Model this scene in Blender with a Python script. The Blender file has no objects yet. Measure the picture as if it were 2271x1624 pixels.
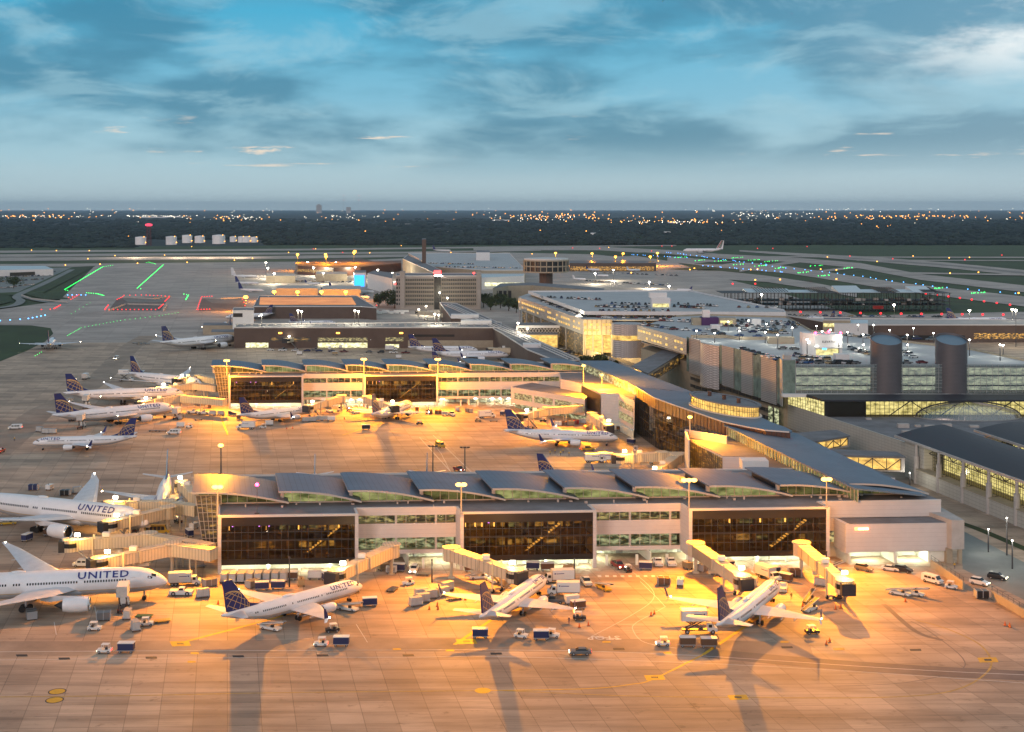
import bpy, math, random
from mathutils import Vector, Matrix
R = math.radians
rnd = random.Random(7)
# ------------------------------------------------------------------ camera
F, HC, YH, CX = 3000.0, 95.0, 462.0, 1135.5      # focal length and image constants in photo pixels
sc = bpy.context.scene
col = sc.collection
cam = bpy.data.cameras.new('Camera'); cam_o = bpy.data.objects.new('Camera', cam); col.objects.link(cam_o)
cam_o.location = (0, 0, HC); cam_o.rotation_euler = (R(90), 0, 0)
cam.sensor_width = 36; cam.lens = 36 * F / 2271; cam.shift_y = -(812 - YH) / 2271
cam.clip_start = 1; cam.clip_end = 200000
sc.camera = cam_o
# ------------------------------------------------------------------ sky
def world():
    w = bpy.data.worlds.new("World"); sc.world = w; w.use_nodes = True
    nt = w.node_tree; N = nt.nodes; Lk = nt.links; N.clear()
    def n(t, **k):
        x = N.new(t)
        for a, b in k.items(): setattr(x, a, b)
        return x
    def ma(op, a, b=None, c=None, clamp=False):
        x = n('ShaderNodeMath', operation=op); x.use_clamp = clamp
        for i, s in enumerate((a, b, c)):
            if s is None: continue
            if isinstance(s, (int, float)): x.inputs[i].default_value = s
            else: Lk.new(s, x.inputs[i])
        return x.outputs[0]
    def mix(f, a, b, bt='MIX'):
        x = n('ShaderNodeMix', data_type='RGBA', blend_type=bt)
        for i, s in ((0, f), (6, a), (7, b)):
            if isinstance(s, (int, float)): x.inputs[i].default_value = s
            elif isinstance(s, tuple): x.inputs[i].default_value = (*s, 1)
            else: Lk.new(s, x.inputs[i])
        return x.outputs[2]
    tc = n('ShaderNodeTexCoord'); sp = n('ShaderNodeSeparateXYZ'); Lk.new(tc.outputs['Generated'], sp.inputs[0])
    X, Y, Z = sp.outputs
    el = ma('DIVIDE', Z, ma('SQRT', ma('ADD', ma('MULTIPLY', X, X), ma('MULTIPLY', Y, Y))))   # tan(elevation)
    az = ma('ARCTAN2', X, Y)
    # base gradient of the overcast dusk sky
    cr = n('ShaderNodeValToRGB'); Lk.new(ma('MULTIPLY', el, 2.5, clamp=True), cr.inputs[0])
    stops = [(0, (.42, .53, .57)), (.09, (.31, .48, .56)), (.2, (.15, .39, .54)), (.36, (.038, .32, .51)), (.55, (.12, .16, .20)), (1, (.185, .19, .215))]
    e = cr.color_ramp.elements
    while len(e) < len(stops): e.new(.5)
    for i, (p, c) in enumerate(stops): e[i].position = p; e[i].color = (*c, 1)
    # cloud coordinates stretch towards the horizon
    cv = n('ShaderNodeCombineXYZ'); Lk.new(ma('MULTIPLY', az, 4.2), cv.inputs[0]); Lk.new(ma('MULTIPLY', ma('POWER', ma('MAXIMUM', el, 0.0), .72), 9.5), cv.inputs[1])
    def noise(scale, det, rough, off, dist=0.0, sc3=(1, 1, 1)):
        m = n('ShaderNodeMapping'); Lk.new(cv.outputs[0], m.inputs[0]); m.inputs['Location'].default_value = off; m.inputs['Scale'].default_value = sc3
        t = n('ShaderNodeTexNoise'); Lk.new(m.outputs[0], t.inputs['Vector'])
        t.inputs['Scale'].default_value = scale; t.inputs['Detail'].default_value = det; t.inputs['Roughness'].default_value = rough
        t.inputs['Distortion'].default_value = dist
        return t.outputs['Fac']
    def ramp(v, a, b):
        m = n('ShaderNodeMapRange'); m.interpolation_type = 'SMOOTHSTEP'
        Lk.new(v, m.inputs[0]); m.inputs[1].default_value = a; m.inputs[2].default_value = b
        return m.outputs[0]
    c1 = noise(1.15, 12, .52, (7.1, 2.3, 0), .1)
    c2 = noise(2.2, 9, .6, (9.3, 4.2, 0), .5)
    up = ramp(el, .015, .055)
    dark = ma('MULTIPLY', ramp(c1, .40, .57), up)
    light = ma('MULTIPLY', ramp(c2, .46, .64), ramp(el, .012, .05))
    c = mix(ma('MULTIPLY', dark, .78), cr.outputs[0], (.020, .15, .26))
    c = mix(ma('MULTIPLY', light, .5), c, (.27, .47, .57))
    warm = ma('MULTIPLY', ma('MULTIPLY', ramp(noise(3.4, 9, .66, (1.2, 7.7, 0), .3, (.6, 1.7, 1)), .60, .70), ramp(el, .022, .034)), ma('SUBTRACT', 1.0, ramp(el, .05, .075)))
    c = mix(ma('MULTIPLY', warm, .9), c, (.80, .64, .50))
    # brighter break in the cloud at the right edge
    rb = ma('MULTIPLY', ramp(az, .22, .36), ramp(noise(1.9, 7, .6, (5.5, 2.2, 0)), .40, .62))
    c = mix(ma('MULTIPLY', rb, ma('MULTIPLY', ramp(el, .075, .12), .9)), c, (.78, .80, .80))
    c = mix(ma('MULTIPLY', ramp(az, .05, .42), .20), c, (.42, .50, .58))
    sky = n('ShaderNodeTexSky', sky_type='NISHITA'); sky.sun_disc = False
    sky.sun_elevation = R(6); sky.sun_rotation = R(215)
    sk = n('ShaderNodeVectorMath', operation='SCALE'); Lk.new(sky.outputs[0], sk.inputs[0]); sk.inputs['Scale'].default_value = .012
    c = mix(1.0, c, sk.outputs[0], 'ADD')
    bg = n('ShaderNodeBackground'); Lk.new(c, bg.inputs[0]); bg.inputs[1].default_value = .92
    out = n('ShaderNodeOutputWorld'); Lk.new(bg.outputs[0], out.inputs[0])
world()
sun = bpy.data.lights.new('Sun', 'SUN'); sun.energy = .85; sun.angle = R(20); sun.color = (1, .72, .62)
so = bpy.data.objects.new('Sun', sun); col.objects.link(so); so.rotation_euler = (R(72), 0, R(-28))
sc.view_settings.view_transform = 'Standard'; sc.view_settings.look = 'None'
sc.view_settings.exposure = 0.42; sc.view_settings.gamma = 1
sc.cycles.use_denoising = True
sc.cycles.max_bounces = 5; sc.cycles.diffuse_bounces = 2; sc.cycles.glossy_bounces = 3; sc.cycles.transmission_bounces = 3
sc.cycles.transparent_max_bounces = 8; sc.cycles.sample_clamp_indirect = 4; sc.cycles.caustics_reflective = False; sc.cycles.caustics_refractive = False
# ------------------------------------------------------------------ survey: a photo pixel on a known height or depth gives a place
def G(x, y, z=0.0):
    D = F * (HC - z) / (y - YH); return Vector(((x - CX) * D / F, D, z))
def AT(x, y, D): return Vector(((x - CX) * D / F, D, HC - (y - YH) * D / F))
def ZAT(y, D): return HC - (y - YH) * D / F
# ------------------------------------------------------------------ materials
M = {}
def mat(name, c, rough=.6, metal=0.0, noise=0.0, nscale=1.0, emit=None, est=0.0, bump=0.0, spec=.5, sample=True):
    if name in M: return M[name]
    m = bpy.data.materials.new(name); m.use_nodes = True; nt = m.node_tree; b = nt.nodes['Principled BSDF']
    b.inputs['Base Color'].default_value = (*c, 1); b.inputs['Roughness'].default_value = rough; b.inputs['Metallic'].default_value = metal
    b.inputs['Specular IOR Level'].default_value = spec
    if noise or bump:
        tc = nt.nodes.new('ShaderNodeTexCoord'); t = nt.nodes.new('ShaderNodeTexNoise'); nt.links.new(tc.outputs['Object'], t.inputs['Vector'])
        t.inputs['Scale'].default_value = nscale; t.inputs['Detail'].default_value = 6; t.inputs['Roughness'].default_value = .65
        if noise:
            cr = nt.nodes.new('ShaderNodeValToRGB'); nt.links.new(t.outputs['Fac'], cr.inputs[0])
            cr.color_ramp.elements[0].position = .3; cr.color_ramp.elements[1].position = .7
            cr.color_ramp.elements[0].color = (*[max(0, x * (1 - noise)) for x in c], 1)
            cr.color_ramp.elements[1].color = (*[min(1, x * (1 + noise)) for x in c], 1)
            nt.links.new(cr.outputs[0], b.inputs['Base Color'])
        if bump:
            bp = nt.nodes.new('ShaderNodeBump'); bp.inputs['Strength'].default_value = bump; nt.links.new(t.outputs['Fac'], bp.inputs['Height']); nt.links.new(bp.outputs[0], b.inputs['Normal'])
    if emit:
        b.inputs['Emission Color'].default_value = (*emit, 1); b.inputs['Emission Strength'].default_value = est
        if not sample: m.cycles.emission_sampling = 'NONE'
    M[name] = m; return m
def glow(name, c, st, sample=False): return mat(name, (.02, .02, .02), emit=c, est=st, sample=sample)
def lines_mat(name, c, dirs, dark=.35, width=.03, noise=.15, nscale=.05, rough=.75, metal=0.0, var=0.0, streak=0.0):
    """base colour with thin darker joints: dirs = [(covector, spacing)] in the object's own space"""
    if name in M: return M[name]
    m = bpy.data.materials.new(name); m.use_nodes = True; nt = m.node_tree; N = nt.nodes; Lk = nt.links; b = N['Principled BSDF']
    b.inputs['Roughness'].default_value = rough; b.inputs['Metallic'].default_value = metal
    tc = N.new('ShaderNodeTexCoord')
    def ma(op, a, bb=None):
        x = N.new('ShaderNodeMath'); x.operation = op
        for i, s in enumerate((a, bb)):
            if s is None: continue
            if isinstance(s, (int, float)): x.inputs[i].default_value = s
            else: Lk.new(s, x.inputs[i])
        return x.outputs[0]
    acc = None; cells = []
    for (d, sp) in dirs:
        dt = N.new('ShaderNodeVectorMath'); dt.operation = 'DOT_PRODUCT'; Lk.new(tc.outputs['Object'], dt.inputs[0]); dt.inputs[1].default_value = (d[0] / sp, d[1] / sp, d[2] / sp)
        fr = ma('FRACT', dt.outputs['Value']); l = ma('LESS_THAN', fr, width / sp)
        acc = l if acc is None else ma('MAXIMUM', acc, l); cells.append(ma('FLOOR', dt.outputs['Value']))
    t = N.new('ShaderNodeTexNoise'); Lk.new(tc.outputs['Object'], t.inputs['Vector']); t.inputs['Scale'].default_value = nscale; t.inputs['Detail'].default_value = 8; t.inputs['Roughness'].default_value = .7
    v = ma('ADD', ma('MULTIPLY', ma('SUBTRACT', t.outputs['Fac'], .5), noise * 4), 1.0)
    if var:
        cv = N.new('ShaderNodeCombineXYZ')
        for i, cc in enumerate(cells[:3]): Lk.new(cc, cv.inputs[i])
        wn = N.new('ShaderNodeTexWhiteNoise'); Lk.new(cv.outputs[0], wn.inputs['Vector'])
        v = ma('MULTIPLY', v, ma('ADD', ma('MULTIPLY', ma('SUBTRACT', wn.outputs['Value'], .5), 2 * var), 1.0))
    if streak:      # worn rows: long stains along the slabs, oil patches and wide re-laid panels
        def nz(sc_, off, det, thr0, thr1, amt):
            mp = N.new('ShaderNodeMapping'); mp.inputs['Scale'].default_value = sc_; mp.inputs['Location'].default_value = off; Lk.new(tc.outputs['Object'], mp.inputs[0])
            q = N.new('ShaderNodeTexNoise'); q.inputs['Scale'].default_value = 1; q.inputs['Detail'].default_value = det; q.inputs['Roughness'].default_value = .68; Lk.new(mp.outputs[0], q.inputs['Vector'])
            mr = N.new('ShaderNodeMapRange'); mr.inputs[1].default_value = thr0; mr.inputs[2].default_value = thr1; mr.inputs[3].default_value = 1; mr.inputs[4].default_value = 1 - amt; Lk.new(q.outputs['Fac'], mr.inputs[0]); return mr.outputs[0]
        for a_ in (nz((.012, .16, 1), (3, 1, 0), 5, .45, .66, streak), nz((.05, .5, 1), (9, 4, 0), 6, .52, .72, streak * .8), nz((.22, .30, 1), (1, 8, 0), 5, .60, .72, streak * 1.3), nz((.02, .035, 1), (5, 5, 0), 3, .40, .62, streak * .8)): v = ma('MULTIPLY', v, a_)
    v = ma('MULTIPLY', v, ma('SUBTRACT', 1.0, ma('MULTIPLY', acc, dark)))
    vm = N.new('ShaderNodeVectorMath'); vm.operation = 'SCALE'; vm.inputs[0].default_value = c; Lk.new(v, vm.inputs['Scale']); Lk.new(vm.outputs[0], b.inputs['Base Color'])
    M[name] = m; return m
def glass_mat(name, tint, clear=.4, rough=.05, spec=(.9, .9, .9)):
    """a pane: partly see-through, partly mirror; needs no refraction"""
    if name in M: return M[name]
    m = bpy.data.materials.new(name); m.use_nodes = True; nt = m.node_tree; N = nt.nodes; Lk = nt.links; N.clear()
    tr = N.new('ShaderNodeBsdfTransparent'); tr.inputs[0].default_value = (*tint, 1)
    gl = N.new('ShaderNodeBsdfGlossy'); gl.inputs[0].default_value = (*spec, 1); gl.inputs['Roughness'].default_value = rough
    fr = N.new('ShaderNodeFresnel'); fr.inputs[0].default_value = 1.5
    ad = N.new('ShaderNodeMath'); ad.operation = 'ADD'; Lk.new(fr.outputs[0], ad.inputs[0]); ad.inputs[1].default_value = 1 - clear - .6; ad.use_clamp = True
    mx = N.new('ShaderNodeMixShader'); Lk.new(ad.outputs[0], mx.inputs[0]); Lk.new(tr.outputs[0], mx.inputs[1]); Lk.new(gl.outputs[0], mx.inputs[2])
    o = N.new('ShaderNodeOutputMaterial'); Lk.new(mx.outputs[0], o.inputs[0]); M[name] = m; return m
# ------------------------------------------------------------------ mesh builder
class MB:
    def __init__(s): s.v = []; s.f = []; s.m = []; s.mi = 0; s.sm = []; s.smooth = False; s.cuts = []
    def add(s, vs, fs):
        n = len(s.v); s.cuts.append((n, len(s.f))); s.v += [tuple(p) for p in vs]
        for f in fs: s.f.append(tuple(i + n for i in f)); s.m.append(s.mi); s.sm.append(s.smooth)
        return s
    def mat(s, i): s.mi = i; return s
    def hexa(s, p): return s.add(p, [(3, 2, 1, 0), (4, 5, 6, 7), (0, 1, 5, 4), (1, 2, 6, 5), (2, 3, 7, 6), (3, 0, 4, 7)])
    def box(s, x0, x1, y0, y1, z0, z1): return s.hexa([(x0, y0, z0), (x1, y0, z0), (x1, y1, z0), (x0, y1, z0), (x0, y0, z1), (x1, y0, z1), (x1, y1, z1), (x0, y1, z1)])
    def quad(s, *p): return s.add(p, [tuple(range(len(p)))])
    def prism(s, pts, z0, z1, bottom=True):
        n = len(pts); zs0 = z0 if isinstance(z0, (list, tuple)) else [z0] * n; zs1 = z1 if isinstance(z1, (list, tuple)) else [z1] * n
        fs = [tuple(range(n, 2 * n))] + [(i, (i + 1) % n, n + (i + 1) % n, n + i) for i in range(n)]
        if bottom: fs.append(tuple(range(n - 1, -1, -1)))
        return s.add([(p[0], p[1], zs0[i]) for i, p in enumerate(pts)] + [(p[0], p[1], zs1[i]) for i, p in enumerate(pts)], fs)
    def loft(s, rings, cap=True, closed=True):
        n = len(rings[0]); fs = []
        for k in range(len(rings) - 1):
            for i in range(n if closed else n - 1):
                j = (i + 1) % n; fs.append((k * n + i, k * n + j, (k + 1) * n + j, (k + 1) * n + i))
        if cap and closed: fs += [tuple(range(n - 1, -1, -1)), tuple((len(rings) - 1) * n + i for i in range(n))]
        return s.add([p for r in rings for p in r], fs)
    def tube(s, p0, p1, r0, r1=None, n=8, cap=True):
        p0, p1 = Vector(p0), Vector(p1); r1 = r0 if r1 is None else r1; d = (p1 - p0).normalized()
        a = d.orthogonal().normalized(); b = d.cross(a)
        return s.loft([[p + (a * math.cos(2 * math.pi * i / n) + b * math.sin(2 * math.pi * i / n)) * r for i in range(n)] for p, r in ((p0, r0), (p1, r1))], cap)
    def bar(s, p0, p1, w, h, up=(0, 0, 1)):
        p0, p1 = Vector(p0), Vector(p1); d = (p1 - p0).normalized(); u = Vector(up)
        a = d.cross(u)
        a = a.normalized() if a.length > 1e-4 else d.orthogonal().normalized()
        b = a.cross(d); o = []
        for p in (p0, p1): o.append([p - a * w / 2 - b * h / 2, p + a * w / 2 - b * h / 2, p + a * w / 2 + b * h / 2, p - a * w / 2 + b * h / 2])
        return s.loft(o)
    def ball(s, c, r, n=8, m=5, sz=1.0):
        rings = []
        for k in range(1, m):
            t = math.pi * k / m
            rings.append([(c[0] + r * math.sin(t) * math.cos(2 * math.pi * i / n), c[1] + r * math.sin(t) * math.sin(2 * math.pi * i / n), c[2] - r * sz * math.cos(t)) for i in range(n)])
        return s.loft(rings)
    def fbox(s, fr, a0, a1, b0, b1, z0, z1):
        o = fr.o; P = [fr.w(a, b) for a, b in ((a0, b0), (a1, b0), (a1, b1), (a0, b1))]
        return s.hexa([(p[0] - o[0], p[1] - o[1], z) for z in (z0, z1) for p in P])
    def fp(s, fr, a, b, z): p = fr.w(a, b); return (p[0] - fr.o[0], p[1] - fr.o[1], z)
    def each(s, name, mats, parent=None):
        """every shape added becomes a part of its own"""
        ends = s.cuts[1:] + [(len(s.v), len(s.f))]; o = None
        for (v0, f0), (v1, f1) in zip(s.cuts, ends):
            b = MB(); b.v = s.v[v0:v1]; b.f = [tuple(i - v0 for i in f) for f in s.f[f0:f1]]; b.m = s.m[f0:f1]; b.sm = s.sm[f0:f1]; o = b.build(name, mats, parent)
        return o
    def build(s, name, mats, parent=None, loc=None):
        me = bpy.data.meshes.new(name); me.from_pydata(s.v, [], s.f); me.update()
        if not isinstance(mats, (list, tuple)): mats = [mats]
        for m in mats: me.materials.append(M[m] if isinstance(m, str) else m)
        me.polygons.foreach_set('material_index', s.m); me.polygons.foreach_set('use_smooth', s.sm)
        o = bpy.data.objects.new(name, me); col.objects.link(o)
        if parent is not None: o.parent = parent
        if loc is not None: o.location = loc
        return o
class Fr:
    """skewed building frame: a along the facade, b into the depth"""
    def __init__(s, o, au, av): s.o = Vector((o[0], o[1], 0)); s.u = (math.cos(R(au)), math.sin(R(au))); s.v = (math.cos(R(av)), math.sin(R(av)))
    def w(s, a, b): return (s.o[0] + a * s.u[0] + b * s.v[0], s.o[1] + a * s.u[1] + b * s.v[1])
    def a_px(s, x, b=0.0):      # a where column x of the photo meets the line b
        k = (x - CX) / F; X0 = s.o[0] + b * s.v[0]; Y0 = s.o[1] + b * s.v[1]
        return (k * Y0 - X0) / (s.u[0] - k * s.u[1])
    def ab(s, p):
        dx, dy = p[0] - s.o[0], p[1] - s.o[1]; det = s.u[0] * s.v[1] - s.u[1] * s.v[0]
        return ((dx * s.v[1] - dy * s.v[0]) / det, (s.u[0] * dy - s.u[1] * dx) / det)
def tag(o, label=None, cat=None, group=None, kind=None):
    if label: o['label'] = label
    if cat: o['category'] = cat
    if group: o['group'] = group
    if kind: o['kind'] = kind
    return o
def thing(name, label, cat, loc=(0, 0, 0), rz=0.0, group=None, s=1.0):
    o = bpy.data.objects.new(name, None); col.objects.link(o); o.empty_display_size = .5
    o.location = loc; o.rotation_euler = (0, 0, rz); o.scale = (s, s, s)
    return tag(o, label, cat, group)
KIDS = {}
def kids(o):
    return [c for c in o.children]
def dup(root, loc, rz, label=None, group=None, s=None):
    def cp(o, par):
        c = o.copy(); col.objects.link(c)
        if par is not None: c.parent = par
        for k in CH.get(o.name, ()): cp(k, c)
        return c
    CH = dup.ch
    c = cp(root, None); c.location = loc; c.rotation_euler = (0, 0, rz)
    if s: c.scale = (s, s, s)
    if label: c['label'] = label
    if group: c['group'] = group
    return c
dup.ch = {}
def freeze(root):
    """remember the children of a prototype so copies stay fast"""
    for c in root.children:
        dup.ch.setdefault(root.name, []).append(c); freeze(c)
    return root
def sheet(name, mats, px, z, kind='structure', label=None, world_pts=None):
    pts = world_pts or [G(x, y, 0) for x, y in px]
    mb = MB(); mb.add([(p[0], p[1], z) for p in pts], [tuple(range(len(pts)))])
    o = mb.build(name, mats)
    me = o.data
    if me.polygons[0].normal.z < 0: me.flip_normals()
    o['kind'] = kind
    if label: o['label'] = label
    return o
def text_geo(s, size, bold=.0, spacing=1.0):
    cu = bpy.data.curves.new('t', 'FONT'); cu.body = s; cu.size = size; cu.offset = bold; cu.space_character = spacing
    cu.fill_mode = 'FRONT'; cu.resolution_u = 2; cu.align_x = 'CENTER'
    ob = bpy.data.objects.new('t', cu); me = ob.to_mesh()
    v = [tuple(x.co) for x in me.vertices]; f = [tuple(p.vertices) for p in me.polygons]
    ob.to_mesh_clear(); bpy.data.objects.remove(ob); bpy.data.curves.remove(cu)
    return v, f
# ------------------------------------------------------------------ aircraft
mat('aircraft white paint', (.78, .78, .80), rough=.28, noise=.05, nscale=.4)
mat('aircraft grey belly', (.46, .47, .50), rough=.32, noise=.06, nscale=.5)
mat('tail blue', (.012, .022, .13), rough=.35)
mat('tail gold', (.62, .42, .16), rough=.35)
mat('wing grey', (.60, .61, .64), rough=.4, noise=.1, nscale=.5)
mat('dark window', (.015, .015, .02), rough=.1)
mat('lettering blue', (.02, .03, .20), rough=.4)
mat('metal lip', (.62, .62, .62), rough=.22, metal=1)
mat('engine dark', (.03, .03, .035), rough=.5)
mat('tyre', (.015, .015, .015), rough=.85)
mat('gear grey', (.35, .35, .36), rough=.5)
glow('nav lamp', (1, .86, .6), 60); glow('nav red', (1, .03, .02), 40); glow('nav green', (.05, 1, .25), 40)
def lerp(a, b, t): return a + (b - a) * t
def foil(le, te, z, y, th, n=7):
    """closed airfoil ring at span y, chord from le back to te (x negative aft)"""
    pts = []
    for i in range(n + 1):
        t = i / n; h = th * (2.9 * math.sqrt(t) * (1 - t)) * .5; pts.append((lerp(le, te, t), y, z + h))
    for i in range(n - 1, 0, -1):
        t = i / n; h = th * (2.9 * math.sqrt(t) * (1 - t)) * .5; pts.append((lerp(le, te, t), y, z - h * .7))
    return pts
P737 = dict(L=42.1, R=1.95, zc=3.45, prof=[(0, .04, -.62), (.25, .42, -.55), (.8, .78, -.45), (1.6, 1.1, -.32), (2.6, 1.42, -.2), (4, 1.74, -.07), (5.6, 1.92, 0), (8, 1.95, 0), (27, 1.95, 0), (30, 1.86, .06), (33, 1.6, .3), (36, 1.22, .66), (39, .8, 1.08), (41.2, .42, 1.4), (42.1, .2, 1.5)],
    wing=[(15.4, 23.6, 0, 2.35, .95), (17.2, 24.0, 4.9, 2.75, .62), (24.6, 26.3, 16.9, 4.05, .2)], eng=(13.2, 18.0, 4.95, 1.75, 1.08), fin=[(31.0, 5.1), (34.6, 6.3), (39.4, 12.5), (41.9, 12.5), (40.7, 5.4)],
    stab=[(36.3, 40.2, .6, 4.85), (39.9, 41.5, 7.1, 5.5)], nose_gear=4.2, main=(22.4, 2.85), win=(6.5, 34.0, .52, .27, .36, .55), text=(7.4, 1.55, 1.0), globe=(40.2, 5.2, 5.3), tyre=.55)
P787 = dict(L=62.8, R=2.95, zc=5.0, prof=[(0, .05, -1.0), (.4, .7, -.9), (1.2, 1.25, -.72), (2.6, 1.85, -.45), (4.2, 2.35, -.2), (6.4, 2.78, -.04), (9, 2.95, 0), (40, 2.95, 0), (45, 2.75, .12), (50, 2.3, .45), (55, 1.6, .95), (59.5, .9, 1.5), (62, .4, 1.85), (62.8, .2, 1.95)],
    wing=[(19.5, 32.5, 0, 3.7, 1.7), (25.0, 34.0, 9.8, 4.6, 1.0), (38.6, 41.8, 27.0, 7.2, .3), (42.6, 43.8, 30.1, 8.2, .12)], eng=(17.0, 24.6, 9.9, 2.45, 1.72), fin=[(49.0, 7.6), (52.2, 9.0), (58.6, 17.0), (61.8, 17.0), (60.6, 7.7)],
    stab=[(53.8, 60.2, 1.0, 6.6), (60.0, 62.0, 9.9, 7.4)], nose_gear=5.5, main=(32.0, 4.9), win=(9.5, 50, .62, .36, .5, .75), text=(14.8, 2.35, 1.7), globe=(60.0, 7.6, 7.0), tyre=.75)
def fus_at(P, x):
    pr = P['prof']
    for (x0, r0, c0), (x1, r1, c1) in zip(pr, pr[1:]):
        if x0 <= x <= x1:
            t = (x - x0) / (x1 - x0); return lerp(r0, r1, t), lerp(c0, c1, t)
    return pr[-1][1], pr[-1][2]
def make_plane(P, name, wide, united=True):
    t = thing(name, 'x', 'airliner', (0, 0, 0)); L, zc = P['L'], P['zc']; n = 28
    mb = MB(); mb.smooth = True; rings = []
    xs = []
    pr = P['prof']
    for (x0, _, _), (x1, _, _) in zip(pr, pr[1:]):
        k = max(1, int((x1 - x0) / 3)); xs += [lerp(x0, x1, i / k) for i in range(k)]
    xs.append(L)
    for x in xs:
        r, c = fus_at(P, x); rings.append([(-x, r * math.sin(2 * math.pi * i / n), zc + c + r * 1.04 * math.cos(2 * math.pi * i / n)) for i in range(n)])
    mb.loft(rings)
    # belly colour below the cheat line
    for fi, f in enumerate(mb.f[:-2]):
        i = fi % n; a = 2 * math.pi * (i + .5) / n
        if math.cos(a) < -.42: mb.m[fi] = 1
    fus = mb.build('fuselage', ['aircraft white paint', 'aircraft grey belly'], t)
    # gold line, cabin windows, cockpit, doors: thin pieces on the skin
    def skin(x, ang, off=.02):
        r, c = fus_at(P, x); r += off; return (-x, r * math.sin(ang), zc + c + r * 1.04 * math.cos(ang))
    g = MB(); a0 = math.acos(-.44)
    for s in (1, -1):
        for k in range(30):
            xa, xb = lerp(2, L - 4, k / 30), lerp(2, L - 4, (k + 1) / 30); q = [skin(xa, s * a0), skin(xb, s * a0), skin(xb, s * (a0 + .05)), skin(xa, s * (a0 + .05))]
            g.quad(*(q if s < 0 else q[::-1]))
    g.build('stripe', 'tail gold', fus)
    w0, w1, pitch, ww, wh, zt = P['win']; wm = MB()
    for s in (1, -1):
        x = w0; i = 0
        while x < w1:
            r, c = fus_at(P, x); i += 1
            skip = any(abs(x - d) < pitch * 1.1 for d in ((w0 + w1) * .33, (w0 + w1) * .55, (w0 + w1) * .6, (w0 + w1) * .8))
            if not skip and (wide or i % 17 != 0):
                z = zt - c; aa = math.acos(max(-1, min(1, (z + wh / 2) / (r * 1.04)))); ab = math.acos(max(-1, min(1, (z - wh / 2) / (r * 1.04))))
                q = [skin(x, s * aa, .03), skin(x + ww, s * aa, .03), skin(x + ww, s * ab, .03), skin(x, s * ab, .03)]
                wm.quad(*(q if s < 0 else q[::-1]))
            x += pitch
    wm.build('cabin_windows', 'dark window', fus)
    d = MB(); dh = P['R'] * .95
    for s in (1, -1):
        for x in (w0 - 1.6, (w0 + w1) * .33, (w0 + w1) * .8 if wide else w1 + .9):
            r, c = fus_at(P, x); za, zb = zt + wh * .9 - c, zt + wh * .9 - dh - c
            aa, ab = [math.acos(max(-1, min(1, z / (r * 1.04)))) for z in (za, zb)]; wd = .45 if not wide else .55; th = .05
            for (u0, u1, v0, v1) in ((-wd, -wd + th, aa, ab), (wd - th, wd, aa, ab), (-wd, wd, aa, aa + th / r), (-wd, wd, ab - th / r, ab)):
                q = [skin(x + u0, s * v0, .025), skin(x + u1, s * v0, .025), skin(x + u1, s * v1, .025), skin(x + u0, s * v1, .025)]
                d.quad(*(q if s < 0 else q[::-1]))
    d.build('door_outlines', 'gear grey', fus)
    ck = MB(); k = P['R'] / 1.95
    for s in (1, -1):
        for (xa, xb, u0, u1, v0, v1) in ((1.35, 1.95, .10, .52, .52, .74), (1.75, 2.45, .56, .90, .48, .92), (2.3, 3.0, .96, 1.2, .62, 1.1)):
            q = [skin(xa * k * .98, s * u0, .03), skin(xb * k, s * u0, .03) if u0 > .5 else skin(xb * k, s * u0, .03), skin(xb * k, s * u1, .03), skin(xa * k * 1.02, s * u1, .03)]
            ck.quad(*(q if s < 0 else q[::-1]))
    ck.build('cockpit_windows', 'dark window', fus)
    if united:
        v, f = text_geo('UNITED', P['text'][1] * 1.0, .035, 1.15); x0, _, zz = P['text']
        tm = MB()
        for s in (1, -1):
            vs = []
            for p in v:
                x = x0 + (-p[0] if s > 0 else p[0]) * 1.28
                r, c = fus_at(P, x); z = zz * .78 + p[1] - c; ang = math.acos(max(-1, min(1, (zt + wh * .9) / (r * 1.04)))) - (p[1] + (.2 if wide else .12)) / r
                vs.append(skin(x, -s * ang, .13 if wide else .07))
            tm.add(vs, f if s > 0 else [q for q in f])
        tm.build('lettering', 'lettering blue', fus)
        sb = MB(); sb.smooth = True; r, c = fus_at(P, L * .55)
        sb.loft([[(-(L * .55) + a * 1.0 * math.cos(q) * 1.9, a * .75 * math.sin(q), zc + r * 1.02 + h) for q in [2 * math.pi * i / 10 for i in range(10)]] for a, h in ((1, 0), (.85, .22), (.5, .34))])
        sb.build('antenna_dome', 'aircraft white paint', fus)
    # wings
    for s in (1, -1):
        wg = MB(); wg.smooth = False
        sec = P['wing']
        wg.loft([foil(-le, -te, z, s * y, th) for (le, te, y, z, th) in sec])
        wo = wg.build('wing', 'wing grey', t)
        le, te, y, z, th = sec[-1]
        if not wide:
            bl = MB()
            bl.loft([foil(-le - .1, -te, z, s * y, .16), foil(-le - .7, -te - .25, z + .35, s * (y + .35), .14), foil(-le - 1.9, -te - .75, z + 2.5, s * (y + .72), .08)])
            bl.build('winglet', ['tail blue'], wo)
            b2 = MB(); b2.loft([foil(-le - .5, -te, z, s * (y + .1), .1), foil(-le - 1.3, -te - .4, z - .75, s * (y + .55), .05)]); b2.build('winglet', ['aircraft white paint'], wo)
        lb = MB(); lb.ball((-le - .2, s * (y + (.1 if not wide else -.1)), z + .05), .16, 6, 4); lb.build('tip_light', 'nav lamp', wo)
        fa = MB()
        for q in (.32, .5, .68):
            yy = y * q; i = 0
            while i < len(sec) - 2 and sec[i + 1][2] < yy: i += 1
            u = (yy - sec[i][2]) / (sec[i + 1][2] - sec[i][2]); te2 = lerp(sec[i][1], sec[i + 1][1], u); z2 = lerp(sec[i][3], sec[i + 1][3], u)
            fa.tube((-te2 + 2.2, s * yy, z2 - .18), (-te2 - .9, s * yy, z2 - .3), .24, .06, 6)
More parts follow.
